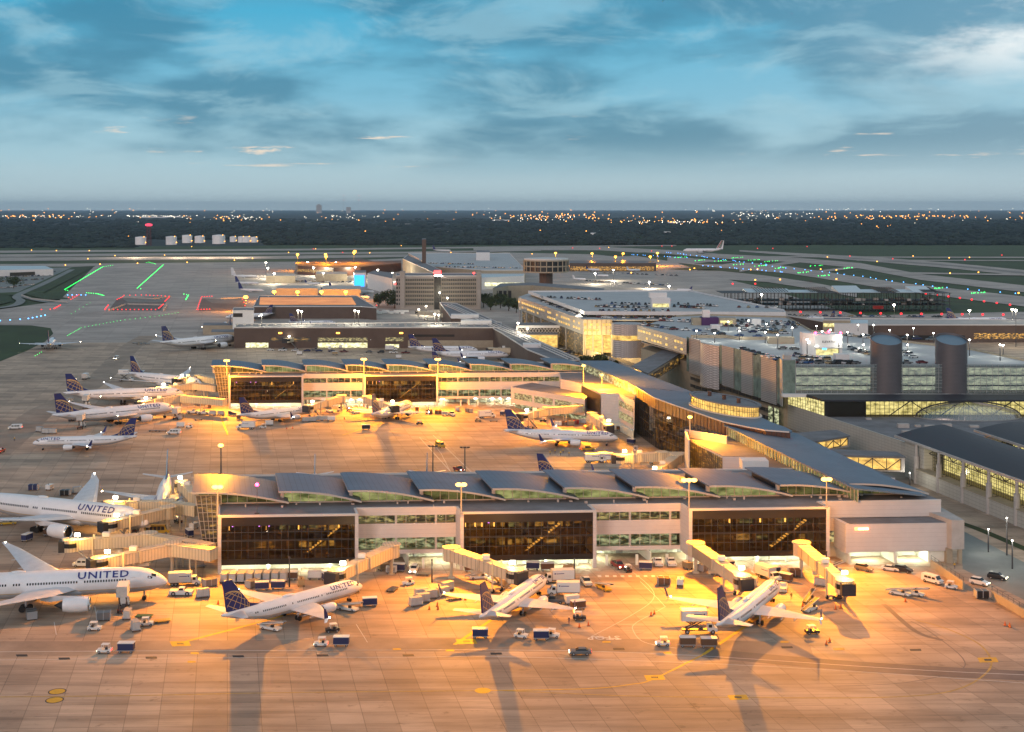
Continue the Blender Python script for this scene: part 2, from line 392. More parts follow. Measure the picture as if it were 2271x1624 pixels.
        fa.each('flap_fairing', 'wing grey', wo)
        # engine
        x0, x1, ye, ze, re = P['eng']; ye *= s; e = MB(); e.smooth = True; m = 20; Le = x1 - x0
        prof = [(0.0, .86), (.03, .95), (.12, 1.02), (.3, 1.06), (.6, 1.0), (.78, .86)]
        e.loft([[(-(x0 + q * Le), ye + rr * re * math.cos(2 * math.pi * i / m), ze + rr * re * math.sin(2 * math.pi * i / m)) for i in range(m)] for q, rr in prof], cap=False)
        eo = e.build('engine', 'aircraft white paint', t)
        lp = MB(); lp.smooth = True
        lp.loft([[(-(x0 + q * Le), ye + rr * re * math.cos(2 * math.pi * i / m), ze + rr * re * math.sin(2 * math.pi * i / m)) for i in range(m)] for q, rr in ((.035, .965), (-.012, .93), (-.012, .86), (.05, .80))], cap=False); lp.build('intake_lip', 'metal lip', eo)
        fn = MB(); fn.tube((-(x0 + .16 * Le), ye, ze), (-(x0 + .18 * Le), ye, ze), re * .84, re * .84, m); fn.tube((-(x0 + .05 * Le), ye, ze), (-(x0 + .17 * Le), ye, ze), .04, re * .28, 10)
        fn.loft([[(-(x0 + q * Le), ye + rr * re * math.cos(2 * math.pi * i / m), ze + rr * re * math.sin(2 * math.pi * i / m)) for i in range(m)] for q, rr in ((.04, .81), (.2, .84))], cap=False); fn.build('fan', 'engine dark', eo)
        ex = MB(); ex.smooth = True; ex.loft([[(-(x0 + q * Le), ye + rr * re * math.cos(2 * math.pi * i / m), ze + rr * re * math.sin(2 * math.pi * i / m)) for i in range(m)] for q, rr in ((.70, .86), (.8, .6), (.9, .38), (.97, .2), (1.04, .04))]); ex.build('exhaust_cone', 'engine dark', eo)
        py = MB(); zt2 = lerp(P['wing'][0][3], P['wing'][1][3], 1); xl = P['wing'][1][0]
        py.loft([[(-(x0 + .2 * Le), ye - .05, ze + re * .95), (-(x0 + .2 * Le), ye + .05, ze + re * .95), (-(x0 + .2 * Le), ye + .05, ze + re * 1.1), (-(x0 + .2 * Le), ye - .05, ze + re * 1.1)],
                 [(-xl - 1, ye - .2, ze + re * .5), (-xl - 1, ye + .2, ze + re * .5), (-xl - 1, ye + .2, zt2 + .1), (-xl - 1, ye - .2, zt2 + .1)],
                 [(-xl - 3, ye - .1, ze + re * .8), (-xl - 3, ye + .1, ze + re * .8), (-xl - 3, ye + .1, zt2 - .1), (-xl - 3, ye - .1, zt2 - .1)]]); py.build('pylon', 'wing grey', eo)
        # stabiliser
        (a0_, a1_, ya, za), (b0_, b1_, yb, zb) = P['stab']; st = MB()
        st.loft([foil(-a0_, -a1_, za, s * ya, .5), foil(-b0_, -b1_, zb, s * yb, .16)]); st.build('stabiliser', 'wing grey', t)
    # belly fairing
    bf = MB(); bf.smooth = True; wr = P['wing'][0]; Rr = P['R']
    bf.loft([[(-x, w * math.cos(2 * math.pi * i / 12), zc - Rr * .62 + h * math.sin(2 * math.pi * i / 12)) for i in range(12)] for x, w, h in ((wr[0] - 2, Rr * .3, Rr * .2), (wr[0] + 1, Rr * .95, Rr * .5), (wr[1] - 1, Rr * .98, Rr * .52), (wr[1] + 3.5, Rr * .4, Rr * .25))]); bf.build('belly_fairing', 'aircraft grey belly', t)
    # fin and its globe of gold lines
    fin = P['fin']; fb = MB(); th = .22
    fb.add([(-x, -th * (1 if i in (0, 1, 4) else .35), z) for i, (x, z) in enumerate(fin)] + [(-x, th * (1 if i in (0, 1, 4) else .35), z) for i, (x, z) in enumerate(fin)],
           [(0, 1, 2, 3, 4), (9, 8, 7, 6, 5)] + [(i, i + 5, (i + 1) % 5 + 5, (i + 1) % 5) for i in range(5)])
    fo = fb.build('tail_fin', 'tail blue' if united else 'aircraft white paint', t)
    if united:
        lead = MB(); lead.bar((-fin[1][0] + .06, 0, fin[1][1]), (-fin[2][0] + .06, 0, fin[2][1] - .1), .3, .12); lead.bar((-fin[0][0], 0, fin[0][1] + .05), (-fin[1][0] + .06, 0, fin[1][1]), .3, .16); lead.build('leading_edge', 'metal lip', fo)
        gx, gz, gr = P['globe']; gm = MB()
        def inside(x, z):
            poly = [(fin[0][0] + .25, fin[0][1] + .0), (fin[1][0] + .25, fin[1][1]), (fin[2][0] + .1, fin[2][1]), (fin[3][0] - .1, fin[3][1]), (fin[4][0] - .1, fin[4][1])]
            c = False
            for (xa, za), (xb, zb) in zip(poly, poly[1:] + poly[:1]):
                if (za > z) != (zb > z) and x < (xb - xa) * (z - za) / (zb - za) + xa: c = not c
            return c
        def seg(p, q, w):
            if not (inside(*p) and inside(*q)): return
            dx, dz = q[0] - p[0], q[1] - p[1]; l = math.hypot(dx, dz) or 1; nx, nz = -dz / l * w / 2, dx / l * w / 2
            for s in (1, -1):
                def y(z): return s * (th * lerp(1, .35, max(0, min(1, (z - fin[1][1]) / (fin[2][1] - fin[1][1])))) + .03)
                k = [(-(p[0] - nx), y(p[1]), p[1] - nz), (-(q[0] - nx), y(q[1]), q[1] - nz), (-(q[0] + nx), y(q[1]), q[1] + nz), (-(p[0] + nx), y(p[1]), p[1] + nz)]
                gm.quad(*(k if s < 0 else k[::-1]))
        w = .12 if not wide else .17
        cx = gx - .5; rot = R(28); N_ = 40
        def proj(lat, lon):
            X = gr * math.cos(lat) * math.sin(lon); Z = gr * math.sin(lat)
            return (cx - (X * math.cos(rot) - Z * math.sin(rot) * -1), gz - gr * .12 + (Z * math.cos(rot) - X * math.sin(rot) * -1 * -1))
        for i in range(-4, 5):
            lon = i * R(20)
            pts = [proj(R(-90 + 180 * k / N_), lon) for k in range(N_ + 1)]
            for p, q in zip(pts, pts[1:]): seg(p, q, w * (1.5 if abs(i) == 4 else 1))
        for i in range(-3, 5):
            lat = i * R(18)
            pts = [proj(lat, R(-90 + 180 * k / N_)) for k in range(N_ + 1)]
            for p, q in zip(pts, pts[1:]): seg(p, q, w)
        pts = [(cx + gr * math.cos(a), gz - gr * .12 + gr * math.sin(a)) for a in [math.pi * 2 * k / 60 for k in range(61)]]
        for p, q in zip(pts, pts[1:]): seg(p, q, w * 1.6)
        gm.build('globe_emblem', 'tail gold', fo)
    # landing gear
    def gear(x, y, top, tr, nw, tw):
        g_ = MB(); g_.tube((-x, y, tr), (-x, y, top), .16 * k, .2 * k, 8); g_.bar((-x, y - tw, tr), (-x, y + tw, tr), .15, .15); go = g_.build('landing_gear', 'gear grey', t)
        for dx in ((0,) if nw == 1 else (-.75, .75)):
            for sy in (1, -1):
                wmb = MB(); wmb.tube((-x + dx, y + sy * tw - .2 * k, tr), (-x + dx, y + sy * tw + .2 * k, tr), tr, tr, 14); wmb.build('wheel', 'tyre', go)
    gear(P['nose_gear'], 0, zc - Rr * .8, P['tyre'] * .7, 1, .32 * k)
    for s in (1, -1): gear(P['main'][0], s * P['main'][1], zc - Rr * .5, P['tyre'], 2 if wide else 1, .5 * k)
    return freeze(t)
SMALL = make_plane(P737, 'narrow_body_airliner', False)
WIDE = make_plane(P787, 'wide_body_airliner', True)
USED = {}
def plane(kind, nose, tail, label, zn=None, zt=None, fit='both', group=None):
    P, pr = (P737, SMALL) if kind == 's' else (P787, WIDE)
    zn = zn if zn is not None else P['zc'] - (.62 if kind == 's' else 1.0); zt = zt if zt is not None else P['zc'] + (1.5 if kind == 's' else 1.95)
    N, T = G(*nose, zn), G(*tail, zt); d = Vector((N[0] - T[0], N[1] - T[1], 0)); s = d.length / P['L']; s2 = max(.9, min(1.14, s)); rz = math.atan2(d[1], d[0])
    if fit == 'tail': loc = Vector((T[0], T[1], 0)) + d.normalized() * P['L'] * s2
    else: loc = Vector((N[0], N[1], 0))
    print('PLANE %-60s scale %.3f -> %.3f  heading %.1f' % (label[:60], s, s2, math.degrees(rz)))
    if kind not in USED:
        USED[kind] = 1; o = pr; o.location = loc; o.rotation_euler = (0, 0, rz); o.scale = (s2,) * 3; o['label'] = label
        if group: o['group'] = group
    else: o = dup(pr, loc, rz, label, group, s2)
    return o
# ------------------------------------------------------------------ terminal piers
lines_mat('white wall panel', (.60, .57, .56), [((0, 0, 1), 1.15)], dark=.22, width=.06, noise=.06, nscale=.3)
mat('concrete wall', (.42, .40, .38), rough=.85, noise=.15, nscale=.3)
mat('membrane roof', (.17, .175, .19), rough=.85, noise=.28, nscale=.12)
lines_mat('metal roof', (.135, .20, .275), [((.97, .22, 0), 1.5)], dark=.28, width=.16, noise=.07, nscale=.12, rough=.65, streak=.12)
mat('roof trim', (.60, .58, .56), rough=.5)
mat('dark fascia', (.018, .016, .016), rough=.35)
mat('mullion', (.05, .05, .05), rough=.5)
mat('window frame', (.45, .43, .40), rough=.5)
mat('dim interior', (.16, .10, .05), rough=.8, noise=.5, nscale=.25)
mat('garage interior', (.85, .85, .74), rough=.8, noise=.1, nscale=.4)
mat('pit floor', (.38, .37, .35), rough=.8, noise=.2, nscale=.2)
glass_mat('dark glass', (.36, .27, .16), clear=.4, rough=.03)
glass_mat('window glass', (.62, .62, .55), clear=.4, rough=.05)
glow('garage lamp', (.93, 1, .70), 60, sample=True)
glow('warm lamp', (1, .66, .28), 9, sample=True)
glow('spot glow', (1, .60, .18), 4)
glow('violet lamp', (.35, .15, 1), 10)
glow('sign red', (1, .16, .05), 6)
glow('sign white', (1, .85, .7), 7)
glow('red beacon', (1, .01, .06), 60)
glow('stair light', (1, .60, .16), 1.6)
def lit_mat(name, c1, c2, scale, st, thr=(.42, .6)):
    """a lit room seen through its window: brighter and darker furnishings"""
    if name in M: return M[name]
    m = bpy.data.materials.new(name); m.use_nodes = True; nt = m.node_tree; N = nt.nodes; b = N['Principled BSDF']
    tc = N.new('ShaderNodeTexCoord'); t = N.new('ShaderNodeTexNoise'); mp = N.new('ShaderNodeMapping'); mp.inputs['Scale'].default_value = scale
    nt.links.new(tc.outputs['Object'], mp.inputs[0]); nt.links.new(mp.outputs[0], t.inputs['Vector']); t.inputs['Scale'].default_value = 1; t.inputs['Detail'].default_value = 4; t.inputs['Roughness'].default_value = .7
    cr = N.new('ShaderNodeValToRGB'); e = cr.color_ramp.elements; e[0].position = thr[0]; e[1].position = thr[1]; e[0].color = (*c1, 1); e[1].color = (*c2, 1)
    nt.links.new(t.outputs['Fac'], cr.inputs[0]); nt.links.new(cr.outputs[0], b.inputs['Emission Color']); b.inputs['Emission Strength'].default_value = st; b.inputs['Base Color'].default_value = (.05, .05, .05, 1)
    m.cycles.emission_sampling = 'NONE'; M[name] = m; return m
lit_mat('lit clerestory', (.10, .12, .03), (.62, .62, .25), (.18, .18, .6), .75, (.35, .62))
lit_mat('dim clerestory', (.03, .035, .01), (.22, .22, .07), (.18, .18, .6), .6)
lit_mat('lit lounge', (.02, .02, .015), (.85, .70, .28), (.5, .5, 1.6), .75, (.46, .66))
lit_mat('lit bay', (.003, .002, .001), (.60, .32, .06), (.20, .20, .9), 1.0, (.52, .74)); lit_mat('gate room', (.10, .055, .012), (.75, .48, .14), (.5, .5, .9), 1.3, (.36, .66)); lit_mat('gate far', (.02, .02, .01), (.38, .40, .2), (.6, .6, 1.2), 1.1, (.42, .62))
lit_mat('lit office', (.02, .03, .01), (.60, .62, .35), (.35, .35, .9), .9, (.45, .62))
lit_mat('lit hall', (.22, .19, .05), (1.0, .86, .36), (.35, .35, .6), 1.0, (.34, .62))
lit_mat('lit amber', (.25, .12, .02), (1.0, .62, .14), (.3, .3, .5), 1.1, (.3, .65))
lit_mat('lit deck', (.01, .005, .003), (1.0, .50, .08), (.5, .5, 1.5), 1.2, (.48, .66))
def pier(name, label, fr, d):
    t = thing(name, label, 'terminal', (fr.o[0], fr.o[1], 0)); fp = MB.fp
    R0, depth, zr, zc2 = 7.0, d['depth'], 15.0, 12.4
    def A(x, b): return fr.a_px(x, b)
    a_end = A(d['right'], R0)
    # roof over the whole deck
    rf = MB()
    bays = [(A(x0, 0), A(x1, 0)) for x0, x1 in d['bays']]
    rf.fbox(fr, bays[0][0] + .6, a_end, R0 + .5, depth, zr - .55, zr)
    for a0, a1 in bays: rf.fbox(fr, a0 + .6, a1 - .6, .5, R0 + .497, zr - .6, zr - .003)
    ro = rf.build('flat_roof', 'membrane roof', t)
    tr = MB()
    for a0, a1 in bays:
        tr.fbox(fr, a0, a1, -.12, .5, zr - .3, zr + .28); tr.fbox(fr, a0, a0 + .6, .503, R0, zr - .3, zr + .28); tr.fbox(fr, a1 - .6, a1, .503, R0, zr - .3, zr + .28)
    segs = []
    cur = bays[0][1]
    for nxt in [b[0] for b in bays[1:]] + [a_end]:
        segs.append((cur, nxt)); i = len(segs)
        cur = bays[i][1] if i < len(bays) else nxt
    for a0, a1 in segs: tr.fbox(fr, a0 + .003, a1 - .003, R0 - .12, R0 + .497, zr - .2, zr + .25)
    tr.fbox(fr, bays[0][0], a_end, depth - .1, depth + .4, zr - .3, zr + .5); tr.fbox(fr, bays[0][0] - .1, bays[0][0] + .59, R0 + .003, depth - .103, zr - .3, zr + .3)
    tr.build('parapet', 'roof trim', ro)
    # roof clutter
    cl = MB(); rr = random.Random(int(fr.o[1]))
    for i in range(int(a_end / 7)):
        a, b = rr.uniform(bays[0][0] + 3, a_end - 3), rr.uniform(R0 + 1.2, 13.2); s_ = rr.uniform(.25, .8); h = rr.uniform(.3, .9)
        cl.fbox(fr, a, a + s_, b, b + s_, zr + .002, zr + h)
    cl.each('roof_vent', 'concrete wall', ro)
    if 'end' in d:      # leaning glass end
        xt, xb = d['end']; at_, ab_, ar = A(xt, 14), A(xb, 14), bays[0][0] + .9; g_ = MB(); P_ = [fp(g_, fr, a, b, z) for a, b, z in ((ab_, 14, 1.5), (ar, 14, 1.5), (ar, 14, 17.6), (at_, 14, 17.6), (ab_, depth - 8, 1.5), (ar, depth - 8, 1.5), (ar, depth - 8, 17.6), (at_, depth - 8, 17.6))]
        g_.add(P_, [(0, 1, 2, 3), (4, 0, 3, 7), (5, 4, 7, 6)]); eg = g_.build('slanted_glass', 'lit bay', t); m_ = MB()
        for i in range(6): u = i / 5; p_, q_ = Vector(P_[0]).lerp(Vector(P_[1]), u), Vector(P_[3]).lerp(Vector(P_[2]), u); m_.bar(p_ - Vector((0, .1, 0)), q_ - Vector((0, .1, 0)), .14, .14, up=(0, 1, 0))
        for i in range(8): u = i / 7; p_, q_ = Vector(P_[0]).lerp(Vector(P_[3]), u), Vector(P_[1]).lerp(Vector(P_[2]), u); m_.bar(p_ - Vector((0, .12, 0)), q_ - Vector((0, .12, 0)), .12, .12); q_ = Vector(P_[4]).lerp(Vector(P_[7]), u); m_.bar(p_ - Vector((.1, 0, 0)), q_ - Vector((.1, 0, 0)), .12, .12)
        m_.build('slanted_mullions', 'window frame', eg)
    # body behind and under everything (closed core so that no light leaks)
    core = MB(); core.fbox(fr, bays[0][0] + 1, a_end - 1, R0 + 9, depth - .6, .1, zr - .6); core.build('core_wall', 'concrete wall', t)
    # glass bays
    for k, (a0, a1) in enumerate(bays):
        sw = MB()
        for a in (a0, a1 - .9): sw.fbox(fr, a, a + .9, 0, R0 + 1, 2.6, zr - .3)
        sw.fbox(fr, a0, a0 + .9, 0, 1, 0, 2.597); sw.fbox(fr, a1 - .9, a1, 0, 1, 0, 2.597)
        so_ = sw.build('side_wall', 'white wall panel', t)
        fa = MB(); fa.fbox(fr, a0 + .9, a1 - .9, .12, .5, zc2, zr - .303); fa.fbox(fr, a0 + .9, a1 - .9, .12, .5, 2.3, 3.7); fa.build('dark_fascia', 'dark fascia', t)
        rm = MB()
        rm.fbox(fr, a0 + .9, a1 - .9, R0 + 5, R0 + 5.3, 3.7, zc2); rm.mat(1); rm.fbox(fr, a0 + .9, a1 - .9, .6, R0 + 5, 3.4, 3.7); rm.fbox(fr, a0 + .9, a1 - .9, .6, R0 + 5, 8.3, 8.6); rm.fbox(fr, a0 + .9, a1 - .9, .6, R0 + 5, zc2, zc2 + .3)
        room = rm.build('interior', ['lit bay', 'dim interior'], t)
        gl = MB(); gl.add([fp(gl, fr, a, .3, z) for a, z in ((a0 + .9, 3.7), (a1 - .9, 3.7), (a1 - .9, zc2), (a0 + .9, zc2))], [(0, 1, 2, 3)]); go = gl.build('curtain_glass', 'dark glass', t)
        mu = MB(); n = int((a1 - a0) / 1.75)
        for i in range(n + 1):
            a = lerp(a0 + .9, a1 - .9, i / n); mu.fbox(fr, a - .05, a + .05, .18, .3, 3.7, zc2)
        for z in (6.1, 8.45, 8.75, 10.7): mu.fbox(fr, a0 + .9, a1 - .9, .165, .28, z - .06, z + .06)
        mu.build('mullions', 'mullion', go)
        rq = random.Random(int(fr.o[1]) + k * 7); pn = MB()
        for z0, z1 in ((4.0, 6.0), (8.8, 11.6)):
            a = lerp(a0, a1, .42 if k % 2 == 0 else .08) + 1
            while a < a1 - 4:
                w_ = rq.uniform(1.2, 4.5)
                if rq.random() < .68: pn.mat(rq.choice((0, 0, 1))); bq = R0 + rq.uniform(1.5, 4.6); pn.fbox(fr, a, min(a + w_, a1 - 1.5), bq, bq + .15, z0 + rq.uniform(0, .5), z1 - rq.uniform(0, 1.1))
                a += w_ + rq.uniform(.3, 2.2)
        pn.build('gate_rooms', ['gate room', 'gate far'], room); cq = MB()
        for i in range(7): a = lerp(a0 + 2.5, a1 - 2.5, i / 6); cq.fbox(fr, a - .35, a + .35, 3.4, 4.1, 3.7, zc2)
        for i in range(16): a = rq.uniform(a0 + 2, a1 - 3); z = rq.choice((3.71, 8.61)); cq.fbox(fr, a, a + rq.uniform(1, 2.6), 1.6, 2.4, z, z + rq.uniform(.6, 1.3))
        cq.build('columns_and_seats', 'dim interior', room)
        # stairs, wall lamps
        st = MB(); L_ = a1 - a0; c = lerp(a0, a1, .62) if k != 1 else lerp(a0, a1, .5)
        for i in range(14):
            u = i / 14; st.fbox(fr, c + L_ * .26 * u, c + L_ * .26 * u + .55, 3.0, 4.6, 4.0 + 7.2 * u, 4.25 + 7.2 * u)  # treads glow by emission in place of lamplight on them
        st.mat(1)
        for b in (2.9, 4.7): st.hexa([fp(st, fr, c + L_ * .26 * u, b + e, z + 3.5 + 7.2 * u) for z in (0, .45) for (u, e) in ((0, 0), (1, 0), (1, .1), (0, .1))])
        st.build('staircase', ['stair light', 'dim interior'], room)
        lp = MB()
        for q in ((.05, .32, .55, .84) if k == 0 else (.03, .1, .15, .24) if k == 1 else (.3, .52, .7)):
            a = lerp(a0, a1, q) + .9; lp.fbox(fr, a, a + .3, 4, 4.4, 10.4, 11.9)
        lp.each('wall_lamp', 'spot glow', room)
        vl = MB()
        for q in ((.10, .29, .36) if k == 0 else (.21,) if k == 1 else ()): vl.fbox(fr, lerp(a0, a1, q), lerp(a0, a1, q) + .35, 1.5, 1.9, 11.9, 12.2)
        if vl.v: vl.each('violet_lamp', 'violet lamp', room)
        cl_ = MB()
        for i in range(5): cl_.fbox(fr, lerp(a0, a1, .1 + .18 * i), lerp(a0, a1, .1 + .18 * i) + 2.2, 2.5, 3, 8.15, 8.28)
        cl_.build('ceiling_lamps', 'warm lamp', room)
    # recessed white stretches with two window bands
    for k, (a0, a1) in enumerate(segs):
        last = k == len(segs) - 1 and d.get('blank')
        w = MB()
        bands = ((2.8, 3.9), (7.1, 10.9), (13.1, zr - .2)) if not last else ((10.7, zr - .2),)
        for z0, z1 in bands: w.fbox(fr, a0, a1 - (.003 if last else 0), R0, R0 + .5, z0, z1)
        wo = w.build('wall', 'white wall panel', t)
        if not last:
            for z0, z1, mt in ((3.9, 7.1, 'lit office'), (10.9, 13.1, 'lit lounge')):
                rm = MB(); rm.fbox(fr, a0, a1, R0 + 3, R0 + 3.2, z0 - .4, z1 + .4); rm.mat(1); rm.fbox(fr, a0, a1, R0 + .6, R0 + 3, z0 - .4, z0 - .2); rm.fbox(fr, a0, a1, R0 + .6, R0 + 3, z1 + .2, z1 + .4); ro_ = rm.build('room', [mt, 'garage interior'], t)
                g_ = MB(); g_.add([fp(g_, fr, a, R0 + .2, z) for a, z in ((a0, z0), (a1, z0), (a1, z1), (a0, z1))], [(0, 1, 2, 3)]); go = g_.build('window', 'window glass', t)
                fm = MB(); n = max(3, int((a1 - a0) / 2.6))
                for i in range(n + 1):
                    wd = .3 if i % 4 == 0 else .06; a = lerp(a0, a1, i / n); fm.fbox(fr, max(a0, a - wd), min(a1, a + wd), R0 + .05, R0 + .17, z0, z1)
                fm.build('window_frame', 'window frame', go)
    # ground level: lit loading bays under the whole front
    gr = MB(); gm = 2.75
    a0, a1 = bays[0][0] + 1, (segs[-1][0] if d.get('blank') else a_end) + 2
    gr.fbox(fr, a0, a1, R0 + 8, R0 + 8.3, 0, gm); n = int((a1 - a0) / 8)
    for i in range(n + 1):
        a = lerp(a0, a1 - .3, i / n)
        if i % 2 == 0: gr.fbox(fr, a, a + .3, 4.5, R0 + 8, 0, gm)
        gr.fbox(fr, a + 3.6, a + 4.2, 2.2, 2.8, 0, gm)
    for b0, b1, aa, bb in [(.5, R0 + 8.3, x0, x1) for x0, x1 in bays] + [(R0 + .5, R0 + 8.3, x0, x1) for x0, x1 in segs[:-1 if d.get('blank') else None]]: gr.fbox(fr, aa, bb, b0, b1, gm, gm + .2)
    for x0, x1 in bays: gr.fbox(fr, x0 + .95, x1 - .95, 5, 5.3, 0, gm - .003)
    go = gr.build('loading_bay_wall', 'garage interior', t)
    lm = MB(); rr = random.Random(5)
    for i in range(n * 2):
        if rr.random() < .28: continue
        a = lerp(a0, a1 - 3, i / (n * 2)) + .8; lm.fbox(fr, a, a + 1.6, 8.2, 8.7, gm - .18, gm - .05)
        if rr.random() < .5: lm.fbox(fr, a, a + 1.6, 11.6, 12.1, gm - .18, gm - .05)
    for x0, x1 in bays:
        for i in range(7): a = lerp(x0 + 2, x1 - 4, i / 6); lm.fbox(fr, a, a + 1.8, 1.6, 2.1, 2.16, 2.28)
    lm.build('bay_lamps', 'garage lamp', go)
    dr = MB()
    for i in range(n):
        a = lerp(a0, a1, i / n) + rr.uniform(1, 3); dr.fbox(fr, a, a + rr.choice((.9, 1, 1.8)), R0 + 7.93, R0 + 7.99, 0, 2.1)
    dr.each('door', 'gear grey', go)
    # clerestory and wave roofs
    S = d['waves']; zt, zl, be, bb = d.get('zt', 19.0), 16.1, 11.2, d.get('bb', 37.0)
    for k, (x0, x1) in enumerate(S):
        aL, aR = A(x0, be), A(x1, be + 1.2)
        sh = d.get('shift', 0)
        n = 12; rt = MB(); rt.smooth = False; top, bot = [], []
        def zz(u): return lerp(zt, zl, u ** 1.7) + .35 * math.sin(math.pi * u)
        r0 = []
        for i in range(n + 1):
            u = i / n; a = lerp(aL, aR, u); z = zz(u)
            r0.append([fp(rt, fr, a, be + (0 if u < .9 else 0), z), fp(rt, fr, a, bb, z), fp(rt, fr, a, bb, z - .4), fp(rt, fr, a, be, z - .4)])
        rt.loft(r0)
        wr = rt.build('wave_roof', ['metal roof'], t)
        tb = MB(); r1 = []
        for i in range(n + 1):
            u = i / n; a = lerp(aL, aR, u); z = zz(u); r1.append([fp(tb, fr, a, be - .12, z + .04), fp(tb, fr, a, be - .003, z + .04), fp(tb, fr, a, be - .003, z - .45), fp(tb, fr, a, be - .12, z - .45)])
        tb.loft(r1); tb.build('eave_trim', 'window frame', wr)
        # glazed front under the curve
        bc = 15.6; g_ = MB(); fm = MB(); lit = MB(); m = 9; aw0, aw1 = aL + 1.6, aR - .6
        vs = []
        for i in range(m + 1):
            u = (lerp(aw0, aw1, i / m) - aL) / (aR - aL); a = lerp(aw0, aw1, i / m); z = zz(u) - .42; vs.append((a, z))
        for (p, q) in zip(vs, vs[1:]):
            g_.add([fp(g_, fr, p[0], bc, zr + .3), fp(g_, fr, q[0], bc, zr + .3), fp(g_, fr, q[0], bc, q[1]), fp(g_, fr, p[0], bc, p[1])], [(0, 1, 2, 3)])
            lit.add([fp(lit, fr, p[0], bc + 1.6, zr), fp(lit, fr, q[0], bc + 1.6, zr), fp(lit, fr, q[0], bc + 1.6, q[1]), fp(lit, fr, p[0], bc + 1.6, p[1])], [(0, 1, 2, 3)])
            fm.fbox(fr, p[0] - .06, p[0] + .06, bc - .15, bc - .003, zr + .3, p[1])
        fm.fbox(fr, aw0 - .5, aw1 + .3, bc - .2, bc + .3, zr + .003, zr + .3); fm.fbox(fr, aw0 - .9, aw0 - .1, bc - .3, bc + .5, zr + .003, zt - .45)
        go = g_.build('clerestory_glass', 'window glass', t); fm.build('clerestory_frame', 'window frame', go)
        lit.build('lit_interior', 'lit clerestory' if k not in d.get('dim', ()) else 'dim clerestory', go)
        # step glazing on the high left edge
        sg = MB(); sg.add([fp(sg, fr, aL + 1.5, b, z) for b, z in ((bc + .6, zr), (bb - 1.5, zr), (bb - 1.5, zt - .42), (bc + .6, zt - .42))], [(0, 1, 2, 3)]); sg.build('step_glass', 'dark fascia', go)
    bk = MB(); bk.fbox(fr, A(S[0][0], be) + 3, A(S[-1][1], be) - 2, bb - 2, bb - 1.7, zr + .003, zl - .42); bk.build('back_wall', 'concrete wall', t)
    return t
O1 = (-76.3, 350.9); F1 = Fr(O1, 3.7, 102)
P1 = pier('terminal_pier', 'nearest terminal pier with wavy blue roofs, three dark glass bays and blank white end', F1, dict(
    depth=53, right=2087, blank=True, end=(434, 454), bays=[(483, 795), (1021, 1323), (1528, 1840)],
    waves=[(426, 640), (618, 801), (772, 961), (930, 1119), (1092, 1281), (1252, 1436), (1408, 1593), (1573, 1754), (1730, 1909), (1884, 2055)], dim=(0, 3, 8, 9)))
O2 = G(506.8, 905.7, 0); F2 = Fr(O2, 3.0, 101)
P2 = pier('terminal_pier', 'second terminal pier with wavy roofs and two dark glass bays, behind the nearest', F2, dict(
    depth=50, right=1290, end=(474, 489), bays=[(506.8, 673), (806.7, 971.8)],
    waves=[(468, 590), (581, 678), (674, 772), (765, 863), (857, 960), (951, 1045), (1042, 1137), (1131, 1228), (1222, 1322)], dim=(0, 3)))
# ------------------------------------------------------------------ ground, taxiways, markings
def covec(au, av):
    u = (math.cos(R(au)), math.sin(R(au))); v = (math.cos(R(av)), math.sin(R(av))); det = u[0] * v[1] - u[1] * v[0]
    return (v[1] / det, -v[0] / det, 0), (-u[1] / det, u[0] / det, 0)
ca, cb = covec(2.2, 101.9)
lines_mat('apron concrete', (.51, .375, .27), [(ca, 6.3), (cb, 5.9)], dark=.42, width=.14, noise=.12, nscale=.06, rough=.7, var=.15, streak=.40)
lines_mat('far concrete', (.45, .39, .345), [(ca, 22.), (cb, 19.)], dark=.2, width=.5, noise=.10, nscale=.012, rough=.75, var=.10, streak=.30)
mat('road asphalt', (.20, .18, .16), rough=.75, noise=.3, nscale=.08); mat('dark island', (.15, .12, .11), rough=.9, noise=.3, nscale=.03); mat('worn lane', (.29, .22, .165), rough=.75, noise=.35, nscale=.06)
mat('light road', (.19, .20, .19), rough=.75, noise=.2, nscale=.08)
mat('grass', (.022, .046, .012), rough=.95, noise=.45, nscale=.02)
mat('dry grass', (.032, .058, .016), rough=.95, noise=.4, nscale=.015)
mat('far ground', (.010, .022, .026), rough=1, noise=.6, nscale=.0022)
mat('yellow paint', (.62, .36, .02), rough=.6, noise=.15, nscale=.8)
mat('faded yellow paint', (.42, .28, .08), rough=.7, noise=.3, nscale=.5)
mat('white road paint', (.62, .60, .57), rough=.6, noise=.15, nscale=.8)
mat('dark rubber', (.17, .13, .11), rough=.7, noise=.3, nscale=.1)
mat('black paint', (.03, .03, .03), rough=.6)
sheet('ground', 'far ground', None, -1.2, world_pts=[(-44000, -300), (44000, -300), (44000, 59500), (-44000, 59500)])
# airfield grass in front of the far woods
sheet('airfield_grass', 'dry grass', [(-900, 548), (560, 545), (1150, 530), (2271, 536), (4200, 546), (5200, 700), (3400, 900), (-1800, 900)], -.9)
